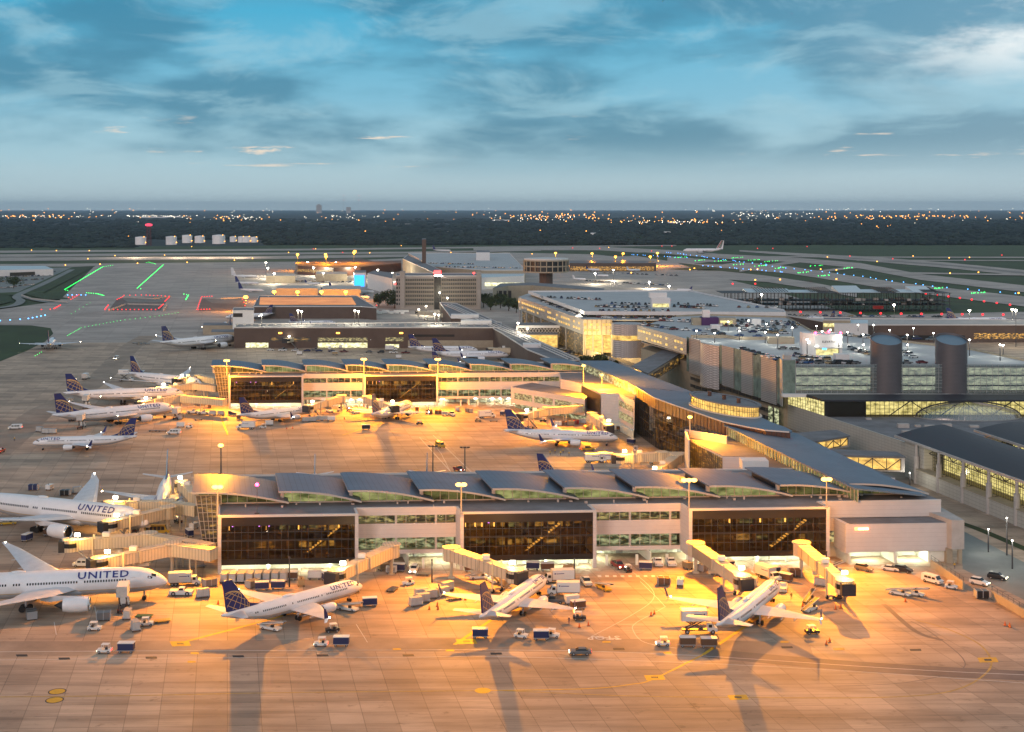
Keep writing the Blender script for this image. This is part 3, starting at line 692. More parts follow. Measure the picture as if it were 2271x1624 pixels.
# apron and terminal area concrete
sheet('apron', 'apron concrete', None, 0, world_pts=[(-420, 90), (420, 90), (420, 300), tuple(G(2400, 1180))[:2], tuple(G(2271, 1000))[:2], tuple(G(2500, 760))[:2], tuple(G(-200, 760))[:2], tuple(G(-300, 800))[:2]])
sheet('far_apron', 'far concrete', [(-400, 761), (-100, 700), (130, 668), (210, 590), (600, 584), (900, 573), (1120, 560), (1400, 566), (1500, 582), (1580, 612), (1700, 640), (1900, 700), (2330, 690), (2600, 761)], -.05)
def strip(name, mt, pts, w, z, kind='structure', px=True, wpx=None):
    """a ribbon of width w metres through survey points"""
    P = [G(x, y) for x, y in pts] if px else [Vector(p) for p in pts]
    # smooth
    Q = []
    n = len(P)
    for i in range(n - 1):
        p0, p1, p2, p3 = P[max(0, i - 1)], P[i], P[i + 1], P[min(n - 1, i + 2)]
        m = 6 if n > 2 else 1
        for k in range(m):
            t = k / m; Q.append(.5 * ((2 * p1) + (p2 - p0) * t + (2 * p0 - 5 * p1 + 4 * p2 - p3) * t * t + (3 * p1 - p0 - 3 * p2 + p3) * t ** 3))
    Q.append(P[-1]); mb = MB(); L = []
    for i, q in enumerate(Q):
        d = (Q[min(i + 1, len(Q) - 1)] - Q[max(0, i - 1)]); d.z = 0; d.normalize(); nn = Vector((-d.y, d.x, 0)) * w / 2
        L.append(((q.x + nn.x, q.y + nn.y, z), (q.x - nn.x, q.y - nn.y, z)))
    for a, b in zip(L, L[1:]): mb.quad(a[1], b[1], b[0], a[0])
    o = mb.build(name, mt); o['kind'] = kind; return o
# runways and taxiways far off: long pale ribbons over the grass
def band(name, mt, px, z=-.6): return sheet(name, mt, px, z)
def cb_(c): return [(x, y - h) for x, y, h in c] + [(x, y + h) for x, y, h in reversed(c)]
for i, q in enumerate([
    [(-60, 556), (700, 551), (1140, 546), (1500, 543), (1500, 545), (1140, 549), (700, 555), (-60, 561)],
    [(-60, 564), (900, 558), (1200, 553), (1200, 556), (900, 562), (-60, 570)],
    [(-60, 571), (620, 567), (1120, 561), (1120, 566), (620, 574), (-60, 579)],
    [(-60, 586), (330, 583), (980, 577), (980, 584), (330, 592), (-60, 594)],
    cb_([(1050, 552, 3), (1330, 551, 4), (1500, 560, 5), (1600, 568, 5), (1777, 577, 5), (1907, 589, 6), (2043, 614, 6.5), (2271, 640, 7.5), (2420, 658, 8)]),
    cb_([(1640, 556, 1.5), (1765, 564, 3), (1925, 574, 5), (2100, 588, 6), (2271, 605, 6.5), (2420, 620, 7)]),
    cb_([(1480, 574, 6), (1600, 586, 8), (1748, 598, 8), (1866, 616, 8), (2014, 638, 9), (2271, 668, 11), (2420, 686, 12)]),
    cb_([(1450, 606, 9), (1600, 610, 9), (1700, 618, 7), (1807, 634, 7), (1900, 652, 7)]), cb_([(1640, 600, 3), (1700, 590, 3), (1780, 578, 3)]), cb_([(1800, 604, 2.5), (1900, 592, 2.5)]),
    cb_([(1600, 569, 1.2), (1900, 570, 1.2), (2400, 571, 1.2)]), cb_([(1900, 577, 1), (2400, 578, 1)]), cb_([(2000, 605, 1.6), (2300, 610, 1.6)])]):
    band('taxiway', 'far concrete', q, -.5 + i * .03)
for i, q in enumerate([[(1300, 562), (1430, 560), (1500, 565), (1360, 569)], [(1480, 597), (1520, 594), (1590, 596), (1530, 600)], [(1540, 585), (1575, 581), (1640, 581), (1600, 586)]]):
    band('grass_island', 'grass', q, .03 + i * .01)
strip('runway', 'road asphalt', [(1880, 572), (2100, 588), (2271, 605), (2400, 617)], 26, -.2)
# left side: grass patches and the cut with the under-passing road
sheet('grass_patch', 'grass', [(-300, 719), (70, 722), (112, 728), (118, 740), (100, 758), (60, 778), (0, 802), (-300, 860)], .05)
sheet('grass_patch', 'grass', [(55, 652), (100, 664), (160, 664), (95, 650), (212, 590), (165, 592)], .06)
sheet('grass_patch', 'grass', [(-200, 655), (20, 655), (30, 668), (-60, 690), (-200, 700)], .05)
sheet('grass_patch', 'dry grass', [(-200, 590), (165, 592), (50, 655), (-200, 650)], .04)
sheet('service_road', 'light road', [(-60, 600), (160, 593), (90, 625), (40, 648), (-60, 652)], .10)
strip('service_road', 'light road', [(160, 598), (100, 628), (40, 655), (46, 668), (20, 680), (-80, 690)], 9, .16)
strip('service_road', 'light road', [(40, 655), (90, 668), (150, 674)], 7, .14)
sheet('underpass_painted_shade', 'dark island', [(240, 689), (262, 661), (374, 660), (356, 689)], .07); sheet('underpass_painted_shade', 'road asphalt', [(268, 660), (378, 658), (366, 671), (284, 671)], .10)  # flat dark sheets paint the shade of the sunken gaps
sheet('underpass_painted_shade', 'dark island', [(440, 690), (448, 662), (540, 661), (546, 690)], .07); sheet('underpass_painted_shade', 'road asphalt', [(455, 664), (545, 662), (530, 674), (470, 672)], .08)
strip('taxiway', 'far concrete', [(0, 720), (130, 706), (220, 665), (290, 610)], 24, .03)
strip('service_road', 'worn lane', [(-20, 1010), (40, 960), (90, 915), (160, 880), (230, 830), (290, 770), (330, 745)], 14, .012)
strip('service_road', 'worn lane', [(-60, 1437), (200, 1437), (500, 1435), (900, 1430), (1500, 1433), (1800, 1442)], 9, .008)
strip('tyre_marks', 'dark rubber', [(1560, 1448), (1800, 1470), (2060, 1488), (2400, 1505)], 6, .013)
strip('tyre_marks', 'dark rubber', [(1960, 1340), (2030, 1400), (2090, 1420)], 1.3, .008)
# painted lines
def line(px, w=.16, m='white road paint', z=.016, n='road_line'): return strip(n, m, px, w, z)
line([(0, 1446), (300, 1444), (620, 1443), (1135, 1442), (1500, 1452), (2000, 1484), (2271, 1497)], .22)
line([(0, 1464), (500, 1459), (900, 1458), (1135, 1457), (1700, 1478), (2271, 1515)], .18)
line([(0, 1546), (300, 1543), (600, 1537), (1070, 1532), (1135, 1533), (1400, 1544), (1640, 1547), (1900, 1548), (2060, 1541), (2140, 1523), (2190, 1490), (2197, 1462), (2170, 1428), (2100, 1395), (2030, 1375)], .45, 'faded yellow paint', .014, 'taxi_line')
line([(1070, 1532), (1300, 1528), (1400, 1518), (1450, 1506), (1560, 1452)], .45, 'yellow paint', .018, 'taxi_line')
line([(1560, 1452), (1600, 1425), (1700, 1358)], .8, 'yellow paint', .018, 'lead_in_line')
line([(1008, 1430), (1090, 1375)], .9, 'yellow paint', .018, 'lead_in_line')
line([(385, 1430), (500, 1400), (640, 1362), (720, 1330)], .8, 'yellow paint', .018, 'lead_in_line')
line([(2020, 1378), (2060, 1400), (2135, 1460), (2120, 1490), (2000, 1515), (1850, 1522)], .25, 'dark rubber', .012, 'tyre_marks')
line([(1385, 1255), (1440, 1300), (1448, 1330), (1400, 1365), (1325, 1405), (1310, 1412)], .15); line([(1420, 1290), (1470, 1340), (1468, 1350), (1410, 1382), (1405, 1400), (1430, 1425), (1500, 1438)], .15)
line([(1700, 1330), (1640, 1370)], .12, 'yellow paint'); line([(790, 1385), (815, 1425)], .12); line([(0, 1462), (0, 1463)], .1)
line([(120, 1380), (125, 1408)], .15); line([(210, 1345), (216, 1375)], .15)
line([(500, 976), (700, 972), (930, 970), (1000, 1047)], .18); line([(930, 970), (1000, 1047)], .25); line([(960, 965), (1045, 1047)], .25); line([(0, 1005), (500, 1002)], .14)
line([(490, 925), (505, 965)], .7, 'yellow paint'); line([(1150, 985), (1210, 960), (1400, 960)], .3, 'faded yellow paint'); line([(760, 965), (840, 940)], .6, 'yellow paint')
line([(700, 1443), (980, 1441)], .1); line([(1310, 1412), (1378, 1418)], .5)
# yellow stand boxes and markers
def poly(name, m, px, z=.02): return sheet(name, m, px, z)
def disc(x, y, r, m, z, name):
    c = G(x, y); mb = MB(); mb.add([(c[0] + r * math.cos(2 * math.pi * i / 28), c[1] + r * math.sin(2 * math.pi * i / 28), z) for i in range(28)], [tuple(range(28))]); o = mb.build(name, m); o['kind'] = 'structure'; return o
for x, y in ((127, 1534), (121, 1553)): disc(x, y, 1.75, 'black paint', .022, 'marker_ring'); disc(x, y, 1.5, 'yellow paint', .026, 'painted_marker')
disc(1071, 1532, 1.6, 'yellow paint', .024, 'painted_marker')
for (x, y) in ((400, 1428), (1035, 1423), (1452, 1503), (1637, 1547), (2191, 1464)):
    poly('stand_marking', 'yellow paint', [(x - 24, y - 5), (x + 18, y - 6), (x + 24, y + 5), (x - 18, y + 6)], .024)
    poly('stand_marking', 'black paint', [(x - 9, y - 2), (x + 7, y - 2), (x + 9, y + 2), (x - 7, y + 2)], .028)
for (x, y) in ((432, 1449), (425, 1468), (998, 1443), (1345, 1424), (1480, 1448), (1740, 1424), (880, 1440)):
    poly('yellow_block', 'yellow paint', [(x - 9, y - 2), (x + 9, y - 2), (x + 9, y + 2), (x - 9, y + 2)], .02)
for (x, y) in ((48, 1454), (142, 1461), (528, 1456), (1100, 1450), (335, 1459), (715, 1454), (905, 1454), (1372, 1440), (1745, 1436), (1860, 1440), (2030, 1442)):
    o = poly('drain_grate', 'black paint', [(x - 13, y - 2.2), (x + 12, y - 2.6), (x + 14, y + 2), (x - 11, y + 2.4)], .02)
# the word STOP reads away from us
v, f = text_geo('STOP', 3.0, .03, 1.1); c = G(1338, 1411); mb = MB(); mb.add([(c[0] - p[0] * .95, c[1] - p[1] * 1.25, .03) for p in v], f); so_ = mb.build('stop_lettering', 'white road paint'); so_['kind'] = 'structure'
# zebra crossing and hatch by the underpass opening
for i in range(9): poly('zebra_stripe', 'white road paint', [(1325 + i * 17, 1276), (1333 + i * 17, 1276), (1334 + i * 17, 1280), (1326 + i * 17, 1280)], .02)
# roads at the right edge, lower than the apron wall
sheet('road', 'light road', [(2130, 1175), (2300, 1262), (2300, 1345), (2190, 1290), (2135, 1262)], .02)
line([(2140, 1195), (2271, 1268)], .15); line([(2135, 1262), (2190, 1282), (2290, 1335)], .4, 'dark rubber')
# ------------------------------------------------------------------ aircraft positions
plane('s', (803, 1300), (491, 1362), 'airliner at the left stand of the nearest pier, nose to the right', 2.83, 5.2)
plane('s', (1208, 1284), (1064, 1364), 'airliner parked at the middle stand of the nearest pier, seen from behind its tail', 2.83, 5.2)
plane('s', (1725, 1299), (1590, 1386), 'airliner at the right stand of the nearest pier, catering truck behind its wing', 2.83, 5.2)
plane('w', (372, 1291), (-240, 1293), 'nearest large twin jet at the left edge, catering truck at its front door', 4.0, 6.9)
plane('w', (329, 1166), (-84, 1098), 'second large twin jet cut by the left edge, jet bridge at its nose', 4.0, 6.9)
plane('s', (352, 1140), (374, 1052), 'airliner seen head on behind the jet bridges at the left end', 2.83, 4.9)
plane('s', (72, 983), (304, 966), 'airliner rolling left on the open apron below the left row of jets')
plane('w', (388, 905), (115, 917), 'large twin jet at the second pier with two hi-lift trucks, the nearest of the three')
plane('w', (408, 872), (140, 868), 'large twin jet at the second pier between two others, tail furthest forward of its row', 4.0, 6.9)
plane('w', (425, 850), (286, 823.6), 'large twin jet at the second pier angled away, furthest of the left row', 4.0, 6.9, fit='tail')
plane('s', (118, 757), (97, 777), 'airliner taxiing away past the dark grass corner with lit wing tips')
plane('w', (524, 753), (355, 760), 'large airliner parked at the left end of the brown pier', 4.0, 6.9)
plane('s', (704, 909), (529, 920), 'airliner at the second pier in front of its left dark glass bay')
plane('s', (912, 899), (824, 922), 'airliner at the second pier in front of its right dark glass bay, seen from behind')
plane('s', (1371, 974), (1118, 956), 'airliner parked along the second apron pointing right, ground crew under its wing')
plane('s', (1432, 1083), (1189, 1047), 'airliner mostly hidden behind the roofs of the nearest pier, gold globe tail visible', 2.83, 5.2)
plane('s', (694, 1112), (698, 1052), 'airliner hidden behind the nearest pier, only its dark tail showing above the left roofs', 2.83, 5.2)
plane('s', (938, 1108), (946, 1050), 'airliner hidden behind the nearest pier, its tail showing beside a dark lamp mast', 2.83, 5.2)
plane('s', (1060, 778), (905, 770), 'airliner behind the second pier, the further of two side by side', 2.83, 5.2)
plane('s', (1128, 790), (930, 783), 'airliner behind the second pier, the nearer of two side by side', 2.83, 5.2)
plane('s', (1100, 813), (968, 803), 'airliner half hidden by the roofs of the second pier, blue tail beside the third floodlight', 2.83, 5.2)
plane('s', (846, 748), (812, 762), 'airliner standing at the middle of the brown pier, seen from behind its right side')
plane('s', (745, 716), (643, 713), 'airliner beyond the brown pier behind the white flared floodlight')
plane('s', (500, 704), (606, 694), 'airliner beyond the white ramp tower pointing left', 2.83, 5.2)
plane('s', (498, 722), (512, 728), 'airliner nose behind the white ramp tower')
plane('w', (2238, 712), (2128, 706), 'airliner beyond the brown terminal at the far right, dark blue tail', 4.0, 6.9)
plane('s', (1790, 705), (1828, 704), 'small tail and fuselage beside the steel frame building')
# ------------------------------------------------------------------ floodlights and lamps
mat('galvanised steel', (.42, .42, .42), rough=.45, metal=.6)
mat('dark steel', (.05, .05, .055), rough=.5)
glow('sodium lamp', (1, .45, .08), 6); glow('white lamp', (1, .93, .78), 30)
SOD = (1.0, .325, .006)
NL = 0
def lamp(loc, energy, colr, r=.5):
    l = bpy.data.lights.new('floodlight_glow', 'POINT'); l.energy = energy; l.color = colr; l.shadow_soft_size = r
    o = bpy.data.objects.new('floodlight_glow', l); col.objects.link(o); o.location = loc; return o
def flood(loc, energy, colr, rear=False):
    l = bpy.data.lights.new('floodlight_beam', 'SPOT'); l.energy = energy; l.color = colr; l.shadow_soft_size = .45; l.spot_size = R(160); l.spot_blend = 1
    o = bpy.data.objects.new('floodlight_beam', l); col.objects.link(o); o.location = loc; o.rotation_euler = (R(72), 0, R(0 if rear else 180)); return o
def mast(base, top, label, energy, heads=2, colr=SOD, em='sodium lamp', group=None, wall=0, steel='galvanised steel', rad=.16, emitr=.85, name='floodlight_mast', rear=False):
    """base, top: world points; a pole, a cross arm and lamp heads that really light the apron"""
    b = Vector(base); h = top[2] - base[2]; t = thing(name, label, 'light mast', b, 0, group)
    p = MB(); p.tube((0, 0, 0), (0, 0, h), rad * 1.5, rad, 8); p.box(-.4, .4, -.4, .4, 0, .25); p.build('pole', steel, t)
    w = .75 * heads; a = MB(); a.bar((-w / 2 - .3, 0, h - .1), (w / 2 + .3, 0, h - .1), .16, .16); a.build('cross_arm', steel, t)
    for i in range(heads):
        x = (i - (heads - 1) / 2) * 1.3; hd = MB(); hd.box(x - .5, x + .5, -.35, .45, h, h + .3); ho = hd.build('lamp_head', steel, t)
        e = MB(); e.ball((x, -.2, h + .02), emitr, 10, 7, .6); e.build('bulb', em, ho)
    if energy:
        l = flood((0, -1.2, h + .1), energy, colr, rear); l.parent = t
    if wall: l = lamp((0, -9, h - 3), wall, colr, .5); l.parent = t  # added unseen fill lamp in front of the mast, brightens the facade
    return t
E0 = 185000
def roofmast(x, yb, yt, zb, label, energy, **k):
    b = G(x, yb, zb); top = Vector((b[0], b[1], ZAT(yt, b[1]))); return mast(b, top, label, energy, **k)
roofmast(483, 1143, 1080, 15.0, 'sodium floodlight mast on the left end corner of the nearest pier', E0 * .85, heads=2, wall=8000)
roofmast(1023, 1141, 1075, 15.0, 'sodium floodlight mast on the roof edge of the nearest pier at its middle glass bay', E0, wall=8000)
roofmast(1528, 1130, 1065, 15.0, 'triple sodium floodlight mast, nearest pier, left corner of its right glass bay', E0 * 1.3, heads=3, wall=8000)
roofmast(1833, 1126, 1063, 15.0, 'sodium floodlight mast on the nearest pier at the right corner of its right glass bay', E0 * 1.1, wall=8000)
roofmast(503, 833, 800, 15.0, 'sodium floodlight mast on the left corner of the second pier', E0 * 1.0, heads=2, wall=42000)
roofmast(807, 832, 797, 15.0, 'sodium floodlight mast at the middle of the second pier', E0 * .95, heads=2, wall=42000)
roofmast(971, 831, 797, 15.0, 'sodium floodlight mast at the right glass bay of the second pier', E0 * .95, heads=2, wall=42000)
roofmast(1294, 850, 811, 15.0, 'sodium floodlight mast where the second pier meets the curved connector', E0 * 1.3, heads=1, wall=42000)
roofmast(1335, 860, 832, 15.0, 'sodium floodlight mast on the connector roof, right of its twin', E0 * 1.0, heads=1, wall=42000)
roofmast(1530, 975, 925, 15.0, 'slim sodium floodlight mast on the annex before the dark curved glass', E0 * .9, heads=1, wall=8000)
roofmast(490, 1062, 988, 15.5, 'dark mast with amber lamps rising behind the left roofs of the nearest pier', E0 * .3, heads=1, steel='dark steel')
def gmast(x, yb, yt, label, energy, **k):
    b = G(x, yb, 0); return mast(b, Vector((b[0], b[1], ZAT(yt, b[1]))), label, energy, **k)
gmast(1031, 1062, 993, 'dark lamp mast with three unlit heads on the apron between the piers', 0, heads=3, steel='dark steel', em='dark steel', emitr=.2)
gmast(960, 1062, 990, 'dark lamp mast with unlit heads beside the bent white line', 0, heads=3, steel='dark steel', em='dark steel', emitr=.2)
# aviation light on the near roof
b = G(570, 1142, 15.0); t = thing('obstruction_light', 'red obstruction light on a thin pole over the left glass bay', 'warning light', b); h = ZAT(1075, b[1]) - 15
p = MB(); p.tube((0, 0, 0), (0, 0, h), .07, .05, 6); p.box(-.6, .6, -.4, .4, 0, .5); p.build('pole', 'dark steel', t); e = MB(); e.ball((0, 0, h), .42, 10, 7); e.build('lamp', 'red beacon', t)
# ------------------------------------------------------------------ connector, halls, silos
def PXZ(pts, z): return [G(x, y, z) for x, y in pts]
def rel(ps, o): return [(p[0] - o[0], p[1] - o[1]) for p in ps]
def ccw(ps):
    a = sum(p[0] * q[1] - q[0] * p[1] for p, q in zip(ps, ps[1:] + ps[:1])); return ps if a > 0 else ps[::-1]
def FrP(p0, p1, av=102):
    d = Vector((p1[0] - p0[0], p1[1] - p0[1])); return Fr(p0, math.degrees(math.atan2(d[1], d[0])), av), d.length
mat('bronze fascia', (.09, .040, .028), rough=.4, noise=.2, nscale=.1)
mat('black roof', (.022, .025, .036), rough=.55, noise=.1, nscale=.1)
mat('tan wall', (.36, .31, .23), rough=.85, noise=.12, nscale=.3)
mat('brown wall', (.105, .072, .058), rough=.8, noise=.15, nscale=.1)
mat('white stucco', (.68, .68, .68), rough=.8, noise=.05, nscale=.3)
mat('deck concrete', (.40, .42, .43), rough=.8, noise=.12, nscale=.06)
lines_mat('hall wall panel', (.46, .455, .41), [((0, 0, 1), 1.1), ((.21, .98, 0), 2.2)], dark=.32, width=.12, noise=.06, nscale=.3)
lines_mat('silo cladding', (.12, .115, .125), [((0, 0, 1), .55)], dark=.35, width=.10, noise=.12, nscale=.15, rough=.6, metal=.3)
mat('silo cap', (.10, .18, .25), rough=.4)  # reflected sky is painted into the bluish cap colour
lines_mat('perforated screen', (.50, .48, .46), [((0, 0, 1), .8), ((.3, .95, 0), .9)], dark=.5, width=.28, noise=.1, nscale=.2, rough=.5, metal=.3)
lines_mat('hex screen', (.54, .51, .50), [((.5, .5, .86), 1.0), ((.5, .5, -.86), 1.0)], dark=.45, width=.3, noise=.1, nscale=.2, rough=.5)
mat('green glass wall', (.16, .22, .19), rough=.15, noise=.5, nscale=.25)
glass_mat('hall glass', (.85, .82, .70), clear=.4, rough=.06)
glass_mat('screen glass', (.60, .66, .66), clear=.15, rough=.25)
def quadwall(mb, o, p, q, z0, z1, z0b=None, z1b=None):
    z0b = z0 if z0b is None else z0b; z1b = z1 if z1b is None else z1b
    mb.quad((p[0] - o[0], p[1] - o[1], z0), (q[0] - o[0], q[1] - o[1], z0b), (q[0] - o[0], q[1] - o[1], z1b), (p[0] - o[0], p[1] - o[1], z1))
def thick(mb, o, pts, th):
    """closed slab under arbitrary 3-d outline"""
    P = [(p[0] - o[0], p[1] - o[1], p[2]) for p in pts]; n = len(P)
    a = sum(p[0] * q[1] - q[0] * p[1] for p, q in zip(P, P[1:] + P[:1]))
    if a < 0: P = P[::-1]
    mb.add(P + [(x, y, z - th) for x, y, z in P], [tuple(range(n)), tuple(range(2 * n - 1, n - 1, -1))] + [(i, i + n, (i + 1) % n + n, (i + 1) % n) for i in range(n)])
def P3(x, y, z): v_ = G(x, y, z); return (v_[0], v_[1], z)
def connector():
    o = G(1409, 992, 0); t = thing('curved_connector', 'curved dark glass connector with blue roofs joining the two piers, oval skylight on top', 'terminal', o)
    # low annexes joining the second pier
    b = MB(); b.prism(ccw(rel(PXZ([(1291, 850), (1333, 871), (1372, 874), (1407, 890), (1412, 862), (1310, 812), (1240, 826), (1243, 841)], 15), o)), 3.0, 15); bo = b.build('annex_block', 'white wall panel', t)
    rt = MB(); rt.prism(ccw(rel(PXZ([(1293, 851), (1333, 870), (1372, 873), (1406, 888), (1411, 863), (1311, 813), (1242, 827), (1246, 841)], 15), o)), 15.003, 15.1); rt.build('flat_roof', 'membrane roof', bo)
    p, q = G(1291, 850, 15), G(1333, 871, 15); g_ = MB(); quadwall(g_, (o[0] + .35, o[1] + .2), p, q, 5, 14); g_.build('dark_window', 'dark fascia', bo)
    p, q = G(1372, 874, 15), G(1407, 890, 15); d_ = Vector((q[0] - p[0], q[1] - p[1], 0))
    for z0, z1 in ((5.0, 8.0), (10.2, 12.6)):
        g_ = MB(); quadwall(g_, (o[0] + .25, o[1] + .2), p + d_ * .04, p + d_ * .93, z0, z1); g_.build('window', 'gate far', bo)
    un = MB(); un.prism(ccw(rel(PXZ([(1300, 860), (1335, 874), (1372, 877), (1405, 893), (1411, 866), (1311, 820)], 15), o)), 0, 3); un.build('lit_undercroft', 'garage interior', bo)
    a = MB(); A0, A1 = G(1133, 908, 0), G(1297, 938, 0); k = [(A0[0], A0[1]), (A1[0], A1[1]), (A1[0] + 4, A1[1] + 24), (A0[0] + 10, A0[1] + 16)]
    a.prism(ccw(rel(k, o)), [3, 3, 3, 3], 10.5); ao = a.build('slanted_annex', 'white wall panel', t)
    r_ = MB(); k2 = [(A0[0] + .6, A0[1] + .6), (A1[0] - .6, A1[1] + .6), (A1[0] + 3.4, A1[1] + 23.4), (A0[0] + 10, A0[1] + 15.4)]; r_.prism(ccw(rel(k2, o)), 10.503, 10.62); r_.build('flat_roof', 'membrane roof', ao)
    dv = A1 - A0
    for u0, u1 in ((.05, .30), (.33, .58), (.61, .83), (.86, .99)):
        g_ = MB(); quadwall(g_, (o[0], o[1] + .12), A0 + dv * u0, A0 + dv * u1, 5.2, 8.2); g_.build('window', 'gate far', ao)
    un = MB(); k3 = [(x + (2 if i < 2 else 0), y + (5 if i < 2 else 0)) for i, (x, y) in enumerate(k)]; un.prism(ccw(rel(k3, o)), 0, 3.0); un.build('lit_undercroft', 'lit office', ao)
    # first roof band and its clerestory
    rA = MB(); thick(rA, o, [P3(1283, 800, 19), P3(1354, 800, 19.6), P3(1543, 872, 20.2), P3(1409, 856.5, 19)], .45); ra = rA.build('roof_band', 'metal roof', t)
    p, q = G(1287, 803, 19), G(1411, 858.5, 19); g_ = MB(); quadwall(g_, (o[0] - .8, o[1] - .3), p, q, 15.1, 18.6); g_.build('clerestory', 'lit office', ra)
    md = MB(); md.prism(ccw(rel(PXZ([(1288, 802), (1354, 802), (1543, 876), (1411, 859)], 19), o)), .2, 15); md.build('core', 'concrete wall', ra)
    # curved glass body
    low = [(1409, 856.5), (1428, 868), (1450, 881), (1488.5, 895.5), (1527, 908.6), (1565.6, 921.7), (1604, 934.8), (1650, 944.8), (1696.6, 953.3), (1750, 957.5)]
    up = [(1757, 955.5), (1742.8, 948), (1712, 937), (1672, 918), (1600, 892), (1543, 871), (1480, 866)]
    L = PXZ(low, 20); U = PXZ(up, 20)
    rf = MB(); thick(rf, o, [(p[0], p[1], 20) for p in L + U], .5); ro = rf.build('curved_roof', 'metal roof', t)
    tr = MB()
    for p, q in zip(L, L[1:]): tr.bar((p[0] - o[0], p[1] - o[1] - .1, 19.85), (q[0] - o[0], q[1] - o[1] - .1, 19.85), .25, .35)
    tr.build('roof_edge', 'roof trim', ro)
    fa, gl, mu, inn = MB(), MB(), MB(), MB(); ins = [(p[0] + .6, p[1] + .9) for p in L]
    for i, (p, q) in enumerate(zip(ins, ins[1:])):
        quadwall(fa, o, p, q, 15.2, 19.5); quadwall(gl, o, p, q, 0, 15.2)
        p2, q2 = (p[0] + 3, p[1] + 5), (q[0] + 3, q[1] + 5); quadwall(inn, o, p2, q2, 0, 15)
        for k in range(5):
            u = k / 5; x, y = lerp(p[0], q[0], u) - o[0], lerp(p[1], q[1], u) - o[1]; mu.box(x - .07, x + .07, y - .25, y - .02, 0, 19.4)
        for z in (4.2, 8, 11.6): mu.bar((p[0] - o[0], p[1] - o[1] - .1, z), (q[0] - o[0], q[1] - o[1] - .1, z), .14, .14)
    fa.build('bronze_band', 'bronze fascia', t); go = gl.build('curved_glass', 'dark glass', t); mu.build('mullions', 'mullion', go); inn.build('interior', 'lit bay', go)
    # oval skylight drum
    c0, c1 = G(1543, 893, 20), G(1674, 927, 20); cx_, cy_ = (c0[0] + c1[0]) / 2 - o[0], (c0[1] + c1[1]) / 2 - o[1]; ax = Vector((c1[0] - c0[0], c1[1] - c0[1], 0)); La = ax.length / 2; ax.normalize(); bx = Vector((-ax.y, ax.x, 0))
    def ring(sa, sb, z, n=36): return [(cx_ + ax.x * La * sa * math.cos(q) + bx.x * 7.2 * sb * math.sin(q), cy_ + ax.y * La * sa * math.cos(q) + bx.y * 7.2 * sb * math.sin(q), z) for q in [2 * math.pi * i / n for i in range(n)]]
    dr = MB(); dr.loft([ring(1.07, 1.15, 20.01), ring(1.07, 1.15, 20.3)]); do = dr.build('skylight_base', 'roof trim', t)
    g_ = MB(); g_.loft([ring(1, 1, 20.3), ring(1, 1, 23.7)], cap=False); g_.build('skylight_glass', 'lit amber', do)
    m_ = MB()
    for i in range(0, 72, 1):
        r_ = ring(1.012, 1.012, 0, 72)[i]; m_.box(r_[0] - .06, r_[0] + .06, r_[1] - .06, r_[1] + .06, 20.3, 23.7)
    m_.loft([ring(1.015, 1.015, 21.9), ring(1.015, 1.015, 22.05)], cap=False); m_.build('skylight_ribs', 'mullion', do)
    tp = MB(); tp.loft([ring(1.06, 1.1, 23.71), ring(1.06, 1.1, 24.2), ring(.95, .94, 24.2), ring(.95, .94, 23.9)]); tp.build('skylight_roof', 'membrane roof', do)
    ch = MB()
    for u in (-.5, 0, .48): x, y = cx_ + ax.x * La * u, cy_ + ax.y * La * u; ch.tube((x, y, 23.9), (x, y, 25.7), .75, .75, 10)
    ch.each('vent_stack', 'bronze fascia', do)
    # long shed roof running to the nearest pier
    rc = MB(); thick(rc, o, [P3(1604, 942, 19), P3(1764, 960, 16.8), P3(2053, 1098, 16.5), P3(1893, 1082.5, 19)], .45); rco = rc.build('shed_roof', 'metal roof', t)
    p, q = P3(1604, 942, 19), P3(1893, 1082.5, 19); ff, LL = FrP(p, q, 12); wl = MB(); wl.mat(0)
    n = 46
    g_ = MB(); quadwall(g_, (o[0] - 1.3, o[1]), p, q, 15, 18.6); cg = g_.build('clerestory', 'dim clerestory', rco)
    m_ = MB(); lt = MB(); rr = random.Random(3)
    for i in range(n + 1):
        u = i / n; x, y = lerp(p[0], q[0], u) - o[0] + 1.25, lerp(p[1], q[1], u) - o[1]; m_.box(x - .12, x + .02, y - .18, y + .18, 15, 18.6)
        if i % 5 in (1, 2, 3) and i < 40: lt.box(x - .06, x - .02, y - 1.9, y - 1.1, 15.6, 18.0)
    m_.build('clerestory_frame', 'window frame', rco); lt.build('lit_panes', 'lit clerestory', rco)
    pod = MB(); kk = PXZ([(1528.6, 974), (1602.6, 1012.6), (1652, 1014), (1690, 1050), (1985, 1060), (1775, 975), (1612, 950)], 15); kr = ccw(rel(kk, o)); pod.prism(kr, 2.9, 14.99); po = pod.build('podium', 'white wall panel', t)
    pr = MB(); pr.prism(kr, 15.0, 15.12); pr.build('flat_roof', 'membrane roof', po)
    p, q = G(1528.6, 974, 15), G(1602.6, 1012.6, 15); g_ = MB(); quadwall(g_, (o[0] + .15, o[1] + .1), p, q, 3.2, 14.4); g_.build('dark_window_wall', 'lit bay', po)
    m_ = MB()
    for i in range(17): x, y = lerp(p[0], q[0], i / 16) - o[0] - .2, lerp(p[1], q[1], i / 16) - o[1] - .12; m_.box(x - .07, x + .07, y - .07, y + .07, 3.2, 14.6)
    m_.build('mullions', 'mullion', po)
    un = MB(); un.prism(ccw(rel(PXZ([(1538, 974), (1602.6, 1010), (1652, 1011), (1700, 1048), (1980, 1058), (1775, 978), (1612, 953)], 15), o)), 0, 2.9); un.build('ground_floor', 'garage interior', po)
